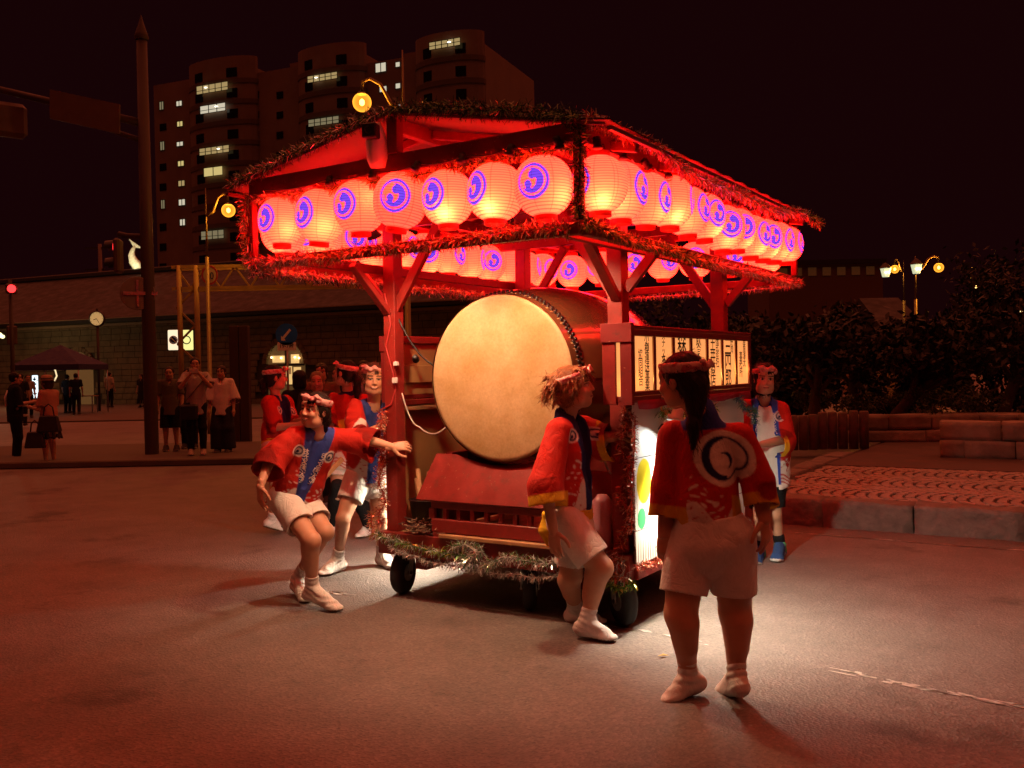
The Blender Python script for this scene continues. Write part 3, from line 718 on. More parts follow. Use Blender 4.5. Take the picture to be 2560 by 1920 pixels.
def lantern(a, b, z, yaw, bulb, label, grp, tilt=(0, 0), hang=True):
    p = fl(a, b, z); root = empty('paper_lantern', p, yaw); root.rotation_euler = (tilt[0], tilt[1], yaw); tag(root, label, 'lantern', grp); k_ = random.uniform(.96, 1.035); root.scale = (k_, k_, k_*random.uniform(.97, 1.03))
    link('paper_shade', lme, None, root); link('top_ring', ring_me, None, root, (0, 0, LHH - .002)); link('bottom_ring', ring_me, None, root, (0, 0, -LHH - .024))
    link('hanging_wire', wire_me, None, root, (0, 0, LHH + .022))
    ld = bpy.data.lights.new('lantern_bulb', 'POINT'); lo = bpy.data.objects.new('lantern_bulb', ld); COL.objects.link(lo); lo.parent = root
    ang, rr, zz, e = bulb; lo.rotation_euler = (0, 0, 0)
    # bulb offset given in world directions, so undo the yaw
    lo.location = (rr*math.cos(ang - yaw), rr*math.sin(ang - yaw), zz); ld.energy = e; ld.color = (1.0, .62, .20); ld.shadow_soft_size = .014
    return root
T = math.pi
lf = [-.94, -.608, -.30, .005, .335, .650, .945]
zf = [2.515, 2.512, 2.535, 2.535, 2.512, 2.505, 2.50]
# yaw turns the crest away from the camera direction (-Y); negative = towards picture left
yf = [-38, -40, -33, -6, -38, -52, -26]
bf = [(.09, -.055), (.06, -.05), (.10, .02), (.0, .03), (-.02, -.085), (-.05, -.085), (.12, -.055)]
ordn = ['first', 'second', 'third', 'fourth', 'fifth', 'sixth', 'seventh', 'eighth', 'ninth', 'tenth', 'eleventh', 'twelfth']
for i, (a, z, y_, (bx_, bz_)) in enumerate(zip(lf, zf, yf, bf)):
    ang = -T/2 + bx_*6; tl = (0.0, R(9)) if i == 3 else (random.gauss(0, .04), random.gauss(0, .05))
    lantern(a, -D2 + .03, z, R(y_), (ang, .082 if i != 3 else .05, bz_, (.13, .17, .11, .05, .22, .22, .15)[i]), f'glowing paper lantern with blue crest, {ordn[i]} from the left in the front row', 'front row lanterns', tl)
yr = [120, 58, 56, 80, 52, 34, 12, 16, 42, 26, 50, 62]
for i in range(12):
    b = -1.66 + .30*i; ang = -T/2 + random.uniform(-.2, .9)
    lantern(W2 - .005 + random.gauss(0, .012), b, 2.515 + random.gauss(0, .014), R(yr[i]), (ang, .078, random.choice((-.085, -.06, -.08)), random.uniform(.05, .19)), f'glowing paper lantern, {ordn[i]} from the near corner along the right side of the float', 'right side lanterns', (random.gauss(0, .02), random.gauss(0, .02)))
for i in range(12):
    b = -1.62 + .30*i; ang = -T/2 + random.uniform(-.9, .9)
    lantern(-W2 + .005, b, 2.50 + random.gauss(0, .008), R(random.choice((-20, 15, 40, 60, -50, 80))), (ang, .05, -.085, random.uniform(.06, .12)), f'glowing paper lantern, {ordn[i]} from the front along the left side, seen under the roof', 'left side lanterns', (random.gauss(0, .02), random.gauss(0, .02)))
for i in range(7):
    a = -.93 + .31*i; ang = -T/2 + random.uniform(-.6, .9)
    lantern(a, D2 - .03, 2.50 + random.gauss(0, .006), R((-18, -28, 6, 20, -10, 12, 40)[i]), (ang, .05, -.08, random.uniform(.06, .12)), f'glowing paper lantern, {ordn[i]} from the left in the back row beyond the drum', 'back row lanterns')

# ------------------------------------------------------------------ tinsel garlands
def tinsel_material():
    m, N, L, P = nodes('tinsel'); a = N.new('ShaderNodeVertexColor'); a.layer_name = 'Col'; L.new(a.outputs[0], P.inputs['Base Color'])
    P.inputs['Metallic'].default_value = .45; P.inputs['Roughness'].default_value = .22; return m
TIN = tinsel_material()
GREEN = [(.10, .34, .06), (.25, .42, .06), (.04, .16, .04), (.6, .55, .10)]
DGREEN = [(.03, .14, .03), (.06, .22, .05), (.20, .30, .10), (.02, .06, .02)]
GOLD = [(.75, .50, .12), (.85, .65, .25), (.45, .42, .10), (.5, .25, .08)]
ORANGE = [(.55, .70, .22), (.75, .85, .50), (.40, .30, .08), (.80, .88, .70)]
REDT = [(.70, .12, .06), (.80, .28, .14), (.4, .04, .03), (.9, .55, .4)]
SILVER = [(.72, .78, .76), (.85, .9, .88), (.30, .32, .31), (.55, .45, .35)]
BLUET = [(.03, .22, .35), (.05, .35, .4), (.02, .1, .25), (.1, .3, .2)]
def tinsel(label, pts, r, cols, dens=750, group='tinsel garlands on the float', mix=None, wid=.0042, star=False):
    """pts in float coordinates; strips of foil stand out all round a thin core"""
    pts = [fl(*p) for p in pts]; seg = []; tot = 0
    for p, q in zip(pts[:-1], pts[1:]): d = np.linalg.norm(q - p); seg.append((p, q, d)); tot += d
    r = r*.86; n = int(tot*dens); m = MB(); org = pts[0]; t_acc = 0
    m.tube([p - org for p in pts], .004, 5, c=cols[0])
    for (p, q, d) in seg:
        ax = unit(q - p); ref = np.array([0, 0, 1.]) if abs(ax[2]) < .9 else np.array([1., 0, 0]); x = unit(np.cross(ax, ref)); y = np.cross(ax, x)
        k = int(d*dens); ts = rng.random(k); an = rng.random(k)*2*math.pi; ln = r*(.65 + .55*rng.random(k)); til = rng.normal(0, .45, k); be = rng.normal(0, .35, k); ci = rng.integers(0, len(cols), k); br = rng.uniform(.6, 1.25, k)
        for j in range(k):
            c0 = p + (q - p)*ts[j] - org; dr = unit(math.cos(an[j])*x + math.sin(an[j])*y + til[j]*ax); sd = unit(np.cross(dr, rng.normal(size=3)))
            cc = cols[ci[j]]
            if mix is not None:
                tt = (t_acc + ts[j]*d)/tot
                if mix(tt): cc = mix(tt)[ci[j] % len(mix(tt))]
            mid = c0 + dr*ln[j]*.55; tip = c0 + unit(dr + be[j]*ax + np.array([0, 0, -.25]))*ln[j]; w = wid*(.7 + .6*rng.random())
            cc = tuple(min(1, v*br[j]) for v in cc)
            if star and j % 9 == 0:
                w2 = .008; m.add([tip + sd*w2, tip + np.cross(sd, dr)*w2, tip - sd*w2, tip - np.cross(sd, dr)*w2, tip + dr*w2], [(0, 1, 4), (1, 2, 4), (2, 3, 4), (3, 0, 4), (3, 2, 1, 0)], c=cc)
            m.add([c0 - sd*w/2, c0 + sd*w/2, mid + sd*w/2, mid - sd*w/2, tip + sd*w/3, tip - sd*w/3], [(0, 1, 2, 3), (3, 2, 4, 5)], c=cc)
        t_acc += d
    o = m.build('tinsel_garland', TIN, loc=org); tag(o, label, 'tinsel', group); return o
def swag(p, q, n, sag, jit=0.0):
    p = np.asarray(p, float); q = np.asarray(q, float)
    return [tuple(p + (q - p)*i/n + np.array([0, 0, -sag*4*(i/n)*(1 - i/n)]) + rng.normal(0, jit, 3)) for i in range(n + 1)]
E_ = W2 + EO
F_ = -D2 - .06
tinsel('dark green and silver tinsel along the left slope of the front gable', swag((-E_ + .08, F_, RZE + .03), (-.02, F_, ZR + .03), 8, -.005, .006), .070, DGREEN + SILVER[:2], 1000)
tinsel('dark green tinsel along the right slope of the front gable', swag((.02, F_, ZR + .03), (E_ - .15, F_, RZE + .05), 8, -.02, .006), .075, DGREEN, 1000)
tinsel('green and gold tinsel under the front top rail behind the lanterns', swag((-W2, -D2 - .01, ZU - .07), (W2 - .02, -D2 - .01, ZU - .07), 10, .01, .006), .062, GREEN + GOLD, 1000, mix=lambda t: ORANGE if t < .3 else None)
tinsel('orange tinsel wound on the front left corner upright', swag((-W2 - .03, -D2 - .01, ZU - .03), (-W2 - .03, -D2 - .01, ZL + .06), 5, 0, .006), .085, ORANGE + REDT[:1], 1500)
tinsel('red and orange tinsel along the front bottom rail under the lanterns', swag((-W2 - .05, -D2 - .04, ZL + .0), (W2 - .03, -D2 - .04, ZL + .015), 12, .012, .006), .066, REDT + ORANGE, 1300, mix=lambda t: SILVER + REDT[:2] if t < .25 else None)
tinsel('dark green tinsel hanging down the near corner of the lantern frame', swag((W2 + .03, -D2 - .035, ZU + .03), (W2 + .02, -D2 - .035, ZL + .04), 6, 0, .006), .062, DGREEN + GREEN[:2] + REDT[:1], 1300)
tinsel('pink and silver tinsel draped along the right eave', swag((E_ - .12, F_, RZE + .05), (E_ - .02, -1.35, RZE - .01), 4, 0, .005) + swag((E_ - .02, -1.3, RZE - .01), (E_ + .0, -.15, RZE - .06), 6, .05, .006)[1:] + swag((E_, -.1, RZE - .05), (E_, 1.35, RZE), 6, .05, .006)[1:] + swag((E_, 1.4, RZE), (E_, D2 + .08, RZE - .02), 3, .0, .006)[1:], .062, REDT + SILVER + GOLD[:1], 1100, mix=lambda t: GREEN + GOLD if t > .90 else None)
tinsel('green and gold tinsel along the right bottom rail of the lantern frame', swag((W2 + .035, -D2 - .03, ZL + .02), (W2 + .045, -.55, ZL - .015), 6, .02, .006) + swag((W2 + .04, -.5, ZL - .015), (W2 + .04, .8, ZL - .02), 5, .015, .006)[1:] + swag((W2 + .04, .85, ZL - .03), (W2 + .04, D2 + .04, ZL - .01), 4, .015, .006)[1:], .058, GREEN + GOLD, 1100, mix=lambda t: (REDT + SILVER) if t > .45 else None)
tinsel('black and silver tinsel under the left bottom rail', swag((-W2 - .03, -D2, ZL - .045), (-W2 - .03, D2, ZL - .05), 8, .01, .006), .055, SILVER + [(.05, .05, .05), (.15, .13, .12)], 700)
tinsel('orange tinsel along the left bottom rail inside the float', swag((-W2 + .05, -D2 + .1, ZL - .03), (-W2 + .05, D2 - .05, ZL - .04), 8, .01, .006), .045, ORANGE + SILVER, 700)
tinsel('pale tinsel hanging under the back bottom rail', swag((-W2, D2 - .03, ZL - .05), (W2, D2 - .03, ZL - .05), 8, .01, .006), .045, SILVER + ORANGE[:2], 700)
tinsel('orange tinsel on the back left corner upright seen behind the drum', swag((-W2, D2, ZU - .1), (-W2, D2, ZL + .05), 4, 0, .005), .06, ORANGE + REDT, 900)
tinsel('red star tinsel wound down the front left post', [(-PP - .07 + .025*math.sin(i*1.3), -QQ - .07 + .015*math.cos(i*1.7), 1.30 - .80*i/14) for i in range(15)], .062, REDT + REDT + SILVER[:1], 1100, star=True, wid=.004)
tinsel('red tinsel wound down the front right post beside the man', [(PP + .05 + .03*math.sin(i*1.3), -QQ - .08 + .015*math.cos(i*1.7), 1.33 - .85*i/14) for i in range(15)], .055, REDT + [(.3, .05, .03), (.45, .2, .12)], 1100)
tinsel('red tinsel looped under the sign box beside the flood lamp', [(PP + .06, -QQ - .08, 1.32), (1.03, -.99, 1.27), (1.02, -.98, 1.12), (1.0, -.99, .85), (1.0, -1.0, .60)], .036, REDT + SILVER[2:], 700)
tinsel('green tinsel hung along the top of the picture panel', swag((1.07, -.70, 1.30), (1.07, .2, 1.28), 6, .05, .006), .055, GREEN + GOLD[1:2], 900)
tinsel('blue tinsel at the rear end of the picture panel', swag((1.07, .70, 1.33), (1.08, 1.02, 1.22), 4, .03, .006) + [(1.09, 1.03, 1.12)], .05, BLUET + GREEN[:1], 900)
tinsel('green and silver tinsel along the front deck rim by the left wheel', swag((-1.0, -1.0, .44), (-.15, -1.0, .35), 6, .03, .006), .055, GREEN + SILVER, 1000)
tinsel('thick silver tinsel bunched on the front deck rim', [(-.30, -1.01, .40), (-.20, -1.02, .43), (-.05, -1.02, .40), (-.22, -1.03, .32), (-.05, -1.02, .30), (.15, -1.02, .38), (.40, -1.01, .36), (.62, -1.01, .40)], .065, SILVER + GREEN[:1], 1200)
tinsel('drooping silver tinsel hanging below the deck rim', swag((-.85, -1.0, .36), (-.20, -1.01, .28), 6, .03, .008) + swag((-.15, -1.01, .28), (.55, -1.01, .30), 6, .02, .008)[1:], .045, SILVER, 700)
tinsel('silver and red tinsel at the front right corner of the deck', [(.55, -1.0, .42), (.72, -1.0, .30), (.82, -1.0, .46), (.94, -1.0, .42), (.80, -1.01, .34), (.97, -1.0, .33)], .06, SILVER + REDT, 1100)
tinsel('green tinsel over the front right castor', [(.80, -1.01, .30), (.92, -1.02, .26), (1.0, -.98, .30)], .055, GREEN, 1100)
tinsel('red tinsel along the right deck rim under the picture panel', swag((1.02, -.98, .38), (1.025, 1.0, .37), 8, .012, .005), .042, REDT + [(.2, .03, .02)], 900)
tinsel('small red tinsel over the left end of the deck rim', swag((-1.0, -1.0, .58), (-1.0, -1.0, .40), 3, 0, .006), .055, REDT + GOLD[:1], 1000)

# ------------------------------------------------------------------ the big drum
DC = (.04, 1.515, .548)
drum = empty('taiko_drum', fl(DC[0], -.92, 0), -A); tag(drum, 'huge barrel taiko drum with pale hide head and black studs', 'drum')
def hide_material():
    m, N, L, P = nodes('drum_hide'); tc = N.new('ShaderNodeTexCoord')
    def nz(s, d=6, r=.65, off=(0, 0, 0)):
        mp = N.new('ShaderNodeMapping'); mp.inputs['Location'].default_value = off; L.new(tc.outputs['Object'], mp.inputs[0])
        n = N.new('ShaderNodeTexNoise'); n.inputs['Scale'].default_value = s; n.inputs['Detail'].default_value = d; n.inputs['Roughness'].default_value = r; L.new(mp.outputs[0], n.inputs['Vector']); return n.outputs[0]
    r1 = N.new('ShaderNodeValToRGB'); e = r1.color_ramp.elements
    e[0].position = .38; e[0].color = (.34, .22, .085, 1); e[1].position = .60; e[1].color = (.44, .31, .16, 1); L.new(nz(2.6, 6), r1.inputs[0])
    sp = N.new('ShaderNodeMapRange'); sp.inputs[1].default_value = .60; sp.inputs[2].default_value = .74; sp.inputs[3].default_value = 0; sp.inputs[4].default_value = .75; L.new(nz(24, 6, .75, (3, 1, 2)), sp.inputs[0])
    gate = N.new('ShaderNodeMapRange'); gate.inputs[1].default_value = .44; gate.inputs[2].default_value = .60; L.new(nz(1.6, 3, .5, (5, 0, 1.2)), gate.inputs[0])
    k = math_node(N, L, 'MULTIPLY', sp.outputs[0], gate.outputs[0])
    mx = N.new('ShaderNodeMix'); mx.data_type = 'RGBA'; L.new(k, mx.inputs[0]); L.new(r1.outputs[0], mx.inputs[6]); mx.inputs[7].default_value = (.13, .06, .018, 1)
    f2 = N.new('ShaderNodeMapRange'); f2.inputs[1].default_value = .3; f2.inputs[2].default_value = .7; f2.inputs[3].default_value = .86; f2.inputs[4].default_value = 1.12; L.new(nz(60, 4, .7), f2.inputs[0])
    sc = N.new('ShaderNodeVectorMath'); sc.operation = 'SCALE'; L.new(mx.outputs[2], sc.inputs[0]); L.new(f2.outputs[0], sc.inputs['Scale'])
    L.new(sc.outputs[0], P.inputs['Base Color']); P.inputs['Roughness'].default_value = .6
    b = N.new('ShaderNodeBump'); b.inputs['Strength'].default_value = .25; b.inputs['Distance'].default_value = .004; L.new(nz(35, 5), b.inputs['Height']); L.new(b.outputs[0], P.inputs['Normal'])
    return m
HIDE = hide_material(); DL = 1.45
DRUMW = mat('drum_lacquer', (.11, .042, .018), .22, var=.25, scale=3, coat=.6, bump=.06, bscale=25, bdist=.004)
rr = DC[2]; z0 = DC[1]
bprof = [(rr, .0), (rr + .012, .10), (rr + .05, .35), (rr + .075, .725), (rr + .05, 1.10), (rr + .012, 1.35), (rr, 1.45)]
pf = []
for i in range(37):
    t = i/36*1.45; s = (t - .725)/.725; pf.append((rr - .002 + .078*(1 - s*s), t))
m = MB(); m.lathe(pf, 72, 'y', (0, 0, z0)); m.build('drum_barrel', DRUMW, drum, smooth=True)
for s in (0, 1):
    yy = lambda v: v if s == 0 else DL - v
    prof = [(0, yy(-.004)), (rr*.5, yy(-.004)), (rr - .035, yy(-.003)), (rr - .016, yy(.0)), (rr - .004, yy(.012)), (rr + .006, yy(.04)), (rr + .017, yy(.095)), (rr + .016, yy(.10))]
    m = MB(); m.lathe(prof, 96, 'y', (0, 0, z0)); m.build('drum_head', HIDE, drum, smooth=True)
stud = MB(); stud.lathe([(.0145, 0), (.013, .007), (.008, .012), (0, .0135)], 8); stud_me = stud.mesh('stud', True); stud_me.materials.append(mat('stud_iron', (.02, .014, .012), .35, metal=.6, var=.1))
for row, yv in ((0, .068), (1, .095)):
    k = 108
    for i in range(k):
        t = 2*math.pi*(i + .5*row)/k
        if math.sin(t) < -.55: continue                    # hidden in the cradle
        rad = rr + (.011 if row == 0 else .0165)
        o = link('stud', stud_me, None, drum); d = Vector((math.cos(t), 0, math.sin(t)))
        o.rotation_mode = 'QUATERNION'; o.rotation_quaternion = d.to_track_quat('Z', 'Y'); o.location = (rad*d.x, yv, z0 + rad*d.z)
m = MB()
for row, yv in ((0, DL - .068), (1, DL - .095)):
    for i in range(90):
        t = 2*math.pi*(i + .5*row)/90; d = Vector((math.cos(t), 0, math.sin(t))); q = d.to_track_quat('Z', 'Y'); rad = rr + .012
        m.add([tuple(q @ v.co + Vector((rad*d.x, yv, z0 + rad*d.z))) for v in stud_me.vertices], [tuple(p.vertices) for p in stud_me.polygons])
tag(m.build('back_studs', _mats['stud_iron'], drum, smooth=True), kind='stuff')
# iron ring handle on the barrel side
m = MB(); m.lathe([(0, 0), (.05, 0), (.045, .012), (.0, .016)], 16, 'x', (rr + .065, 1.0, z0 + .12)); m.tube([(rr + .09 + .02*math.cos(t), 1.0 + .05*math.sin(t), z0 + .06 + .06*math.cos(t)) for t in np.linspace(0, 2*math.pi, 20)], .008, 6); m.build('ring_handle', BLACK, drum, smooth=True)

# drum stand: red cradle with sloping front board and slatted rail
st = empty('drum_stand', fl(0, -.9, .45), -A); tag(st, 'red drum stand with sloping front board and slatted rail', 'stand')
def stb(nm, pts, th, mt=RED_PAINT):
    """board from four corner points, with thickness"""
    P_ = [np.asarray(p, float) for p in pts]; n = unit(np.cross(P_[1] - P_[0], P_[3] - P_[0])); m = MB()
    V = P_ + [p + n*th for p in P_]; m.add(V, [(3, 2, 1, 0), (4, 5, 6, 7), (0, 1, 5, 4), (1, 2, 6, 5), (2, 3, 7, 6), (3, 0, 4, 7)]); return m.build(nm, mt, st, bevel=.004)
arc = [(-.50 + 1.0*i/16) for i in range(17)]
m = MB(); V = []; poly = [(-.61, .255), (.61, .255), (.53, .555)]
top = [(.53, .555)] + [(x, .555 - max(0, (.52**2 - x*x))**.5*.0 - (.06 if abs(x) < .36 else 0)*math.cos(min(1, abs(x)/.36)*math.pi/2)) for x in np.linspace(.5, -.5, 15)] + [(-.53, .555)]
pl = [(-.61, .25), (.61, .25)] + top
ez = unit(np.array([0, .14, .30])); m.prism([(x, (z - .25)/ez[2]*1.0) for x, z in pl], 0, .03, ((0, -.10, .25), (1, 0, 0), ez, (0, ez[2], -ez[1]))); m.build('front_board', RED_PAINT, st, bevel=.004)
stb('side_board', [(-.60, -.05, .25), (-.60, 1.35, .25), (-.53, 1.30, .52), (-.53, .08, .54)], .03); stb('side_board', [(.60, 1.35, .25), (.60, -.05, .25), (.53, .08, .54), (.53, 1.30, .52)], .03)
for (x0, x1, y0, y1, z0_, z1) in ((-.50, .54, -.07, -.03, .195, .248), (-.50, .54, -.07, -.03, .035, .125)):
    m = MB(); m.box((x0, y0, z0_), (x1, y1, z1)); m.build('rail', RED_PAINT, st, bevel=.004)
for i in range(10):
    x = -.50 + 1.0*i/9; w = .03 if 0 < i < 9 else .045
    m = MB(); m.box((x - w/2, -.066, .126), (x + w/2, -.034, .194)); m.build('slat', RED_PAINT, st, bevel=.003)
for x in (-.46, .5):
    m = MB(); m.box((x - .03, -.068, .0), (x + .03, -.02, .034)); m.build('foot', RED_PAINT, st, bevel=.003)
m = MB(); m.beam((-.5, .15, .30), (-.5, 1.2, .30), .06, .50); m.beam((.5, .15, .30), (.5, 1.2, .30), .06, .50); m.build('cradle', RED_DARK, st)
m = MB(); m.prism([(-.40, .0), (.40, .0), (.40, .10), (.30, .055), (.2, .025), (0, .012), (-.2, .025), (-.30, .055), (-.40, .10)], -.05, .0, ((0, .28, .46), (1, 0, 0), (0, 0, 1), (0, 1, 0))); m.build('saddle', BLACK, st)

# small things on the deck
bk = empty('bucket', fl(-.74, -.70, .45), -A); tag(bk, 'black bucket on the deck holding drumsticks', 'bucket')
m = MB(); m.lathe([(0, .005), (.10, .005), (.125, .20), (.132, .205), (.125, .21), (.10, .02), (0, .02)], 24); m.build('bucket_body', BLACK, bk, smooth=True)
for i, (x, y, h, c) in enumerate(((-.05, .0, .42, 0), (-.01, .03, .40, 0), (.05, -.02, .46, 1), (-.03, -.04, .36, 0))):
    m = MB(); m.tube([(x*.6, y*.6, .03), (x*1.6, y*1.5, h)], [.014, .016], 10); o = m.build('drumstick', WOOD if c == 0 else BLACK, loc=fl(-.74, -.70, .45), rot=(0, 0, -A), smooth=True)
    tag(o, ['pale drumstick leaning to the left in the black bucket', 'pale drumstick standing in the middle of the black bucket', 'dark thin drumstick standing in the black bucket', 'short pale drumstick at the front of the black bucket'][i], 'drumstick', 'drumsticks in the bucket')
m = MB()
for k in range(240):
    c0 = np.array([rng.normal(0, .07), rng.normal(0, .03), .02 + abs(rng.normal(0, .032))]); d = unit(rng.normal(size=3))*np.array([1, 1, .4]); m.tube([c0 - d*.03, c0 + rng.normal(0, .006, 3), c0 + d*.03], .004, 4, c=[(.05, .03, .02), (.30, .2, .12), (.12, .05, .03)][k % 3])
tag(m.build('rope_bundle', mat('rope', (.2, .15, .1), .8, vcol=True), loc=fl(-.60, -.93, .452), rot=(0, 0, -A)), 'brown and black rope bundle lying at the front edge of the deck', kind='stuff')
cr = empty('wooden_crate', fl(.72, -.35, .45), -A); tag(cr, 'open wooden crate behind the man at the right of the drum stand', 'crate')
for (lo, hi) in (((-.2, -.25, 0), (.2, .25, .02)), ((-.2, -.25, .02), (.2, -.235, .24)), ((-.2, .235, .02), (.2, .25, .24)), ((-.2, -.234, .02), (-.185, .234, .24)), ((.185, -.234, .02), (.2, .234, .24))):
    m = MB(); m.box(lo, hi); m.build('crate_board', PLY, cr, bevel=.002)
for i, (x, y, r_, h) in enumerate(((.66, -.42, .05, .30), (.78, -.38, .055, .26))):
    m = MB(); m.lathe([(0, 0), (r_, 0), (r_, h), (r_*.8, h + .02), (0, h + .02)], 18); tag(m.build('tin', [STEEL, mat('dark_tin', (.05, .04, .035), .4)][i], loc=fl(x, y, .4725), smooth=True), ['grey metal tin standing in the wooden crate', 'dark tin standing in the wooden crate behind the grey one'][i], 'tin', 'tins in the crate')
m = MB(); m.lathe([(0, 0), (.055, 0), (.06, .12), (.055, .14), (.062, .30), (.03, .34), (0, .34)], 20)
tag(m.build('thermos_jug', mat('pink_plastic', (.55, .22, .25), .4), loc=fl(.74, -.86, .452), smooth=True), 'pink drink jug on the deck by the right post', 'jug')
# brass bell on a cord by the right post
bl = empty('brass_bell', fl(.80, -.93, 1.07), -A); tag(bl, 'gold brass bells on a cord tied to the right post', 'bell')
BRASS = mat('brass', (.65, .42, .12), .25, metal=1.0, var=.1)
for (x, y, z) in ((0, 0, 0), (.02, -.01, -.035), (-.018, 0, -.05)):
    m = MB(); m.lathe([(.0, .022), (.012, .019), (.021, .006), (.022, -.004), (.014, -.018), (0, -.022)], 14, at=(x, y, z)); m.build('bell', BRASS, bl, smooth=True)
m = MB(); m.tube([(0, 0, .02), (.03, .0, .06), (.075, .02, .08)], .004, 6); m.tube([(0, 0, -.06), (.01, 0, -.10), (.04, 0, -.14)], .006, 6); m.build('cord', CORD_W, bl, smooth=True)
# ------------------------------------------------------------------ implicit surfaces for people and clothing
def vnoise(p, seed, waves=5, k=10.0):
    """cheap smooth noise: a few random plane waves, about -1..1"""
    r_ = np.random.default_rng(seed); s = np.zeros(len(p))
    for _ in range(waves):
        w = r_.normal(size=3); w = w/np.linalg.norm(w)*k*r_.uniform(.6, 1.5); s += np.sin(p @ w + r_.uniform(0, 6.28))
    return s/waves*1.6
class Sdf:
    """smooth union / subtraction of tapered capsules and ellipsoids, meshed with surface nets"""
    def __init__(s, h): s.h = h; s.ops = []
    def cone(s, a, b, ra, rb=None, k=.02, flat=None, op='+', shell=None):
        s.ops.append(('c', np.asarray(a, float), np.asarray(b, float), ra, ra if rb is None else rb, k, flat, op)); return s
    def ell(s, c, r, k=.02, M=None, op='+'):
        s.ops.append(('e', np.asarray(c, float), np.asarray(r, float), None if M is None else np.asarray(M, float), None, k, None, op)); return s
    def chain(s, pts, rs, k=.02, flat=None):
        for i in range(len(pts) - 1): s.cone(pts[i], pts[i+1], rs[i], rs[i+1], k, flat)
        return s
    def plane(s, p, n, k=.006): s.ops.append(('p', np.asarray(p, float), unit(n), None, None, k, None, 'x')); return s   # keep the side n points away from
    def func(s, f): s.ops.append(('f', f, None, None, None, 0, None, 'f')); return s
    def _dist(s, o, Pn):
        if o[0] == 'c':
            a, b, ra, rb, flat = o[1], o[2], o[3], o[4], o[6]
            pa = Pn - a; ba = b - a
            if flat is not None:
                n, f = flat; n = unit(n); dn = pa @ n; pa = pa + np.outer(dn*(1/f - 1), n); bn = ba @ n; ba = ba + n*bn*(1/f - 1)
            t = np.clip(pa @ ba/max(ba @ ba, 1e-9), 0, 1)
            return np.linalg.norm(pa - t[:, None]*ba, axis=1) - (ra + (rb - ra)*t)
        if o[0] == 'e':
            q = Pn - o[1]
            if o[3] is not None: q = q @ o[3]            # columns of M are the local axes
            r = o[2]; k0 = np.linalg.norm(q/r, axis=1); k1 = np.linalg.norm(q/(r*r), axis=1) + 1e-9
            return k0*(k0 - 1)/k1
    def mesh(s):
        h = s.h; lo = np.full(3, 1e9); hi = -lo
        for o in s.ops:
            if o[7] != '+': continue
            if o[0] == 'c':
                r = max(o[3], o[4]) + .02
                for p in (o[1], o[2]): lo = np.minimum(lo, p - r); hi = np.maximum(hi, p + r)
            elif o[0] == 'e': r = o[2].max() + .02; lo = np.minimum(lo, o[1] - r); hi = np.maximum(hi, o[1] + r)
        lo -= 2*h; hi += 2*h; n = np.ceil((hi - lo)/h).astype(int) + 1
        G = np.full(n, .5, np.float64)
        ax = [lo[i] + h*np.arange(n[i]) for i in range(3)]
        for o in s.ops:
            if o[0] in 'ce':
                if o[0] == 'c': r = max(o[3], o[4]) + 3*o[5] + 3*h; a0 = np.minimum(o[1], o[2]) - r; a1 = np.maximum(o[1], o[2]) + r
                else: r = o[2].max() + 3*o[5] + 3*h; a0 = o[1] - r; a1 = o[1] + r
                i0 = np.clip(((a0 - lo)/h).astype(int), 0, n); i1 = np.clip(((a1 - lo)/h).astype(int) + 2, 0, n)
            else: i0 = np.zeros(3, int); i1 = n
            if (i1 <= i0).any(): continue
            sl = tuple(slice(i0[i], i1[i]) for i in range(3))
            X = np.meshgrid(*[ax[i][i0[i]:i1[i]] for i in range(3)], indexing='ij'); Pn = np.stack([x.ravel() for x in X], 1)
            g = G[sl].ravel(); k = o[5]
            if o[0] == 'p':
                d = (Pn - o[1]) @ o[2]; hh = np.clip(.5 - .5*(g - d)/k, 0, 1); g2 = g*(1 - hh) + d*hh + k*hh*(1 - hh)     # smooth max
            elif o[0] == 'f':
                near = np.abs(g) < .04; g2 = g.copy(); g2[near] += o[1](Pn[near])
            else:
                d = s._dist(o, Pn)
                if o[7] == '+':
                    hh = np.clip(.5 + .5*(d - g)/k, 0, 1) if k > 0 else (d > g).astype(float)
                    # g where hh=1, d where hh=0
                    g2 = d*(1 - hh) + g*hh - k*hh*(1 - hh)
                else:
                    d = -d; hh = np.clip(.5 - .5*(g - d)/max(k, 1e-6), 0, 1); g2 = g*(1 - hh) + d*hh + k*hh*(1 - hh)
            G[sl] = g2.reshape(G[sl].shape)
        return nets(G, lo, h)
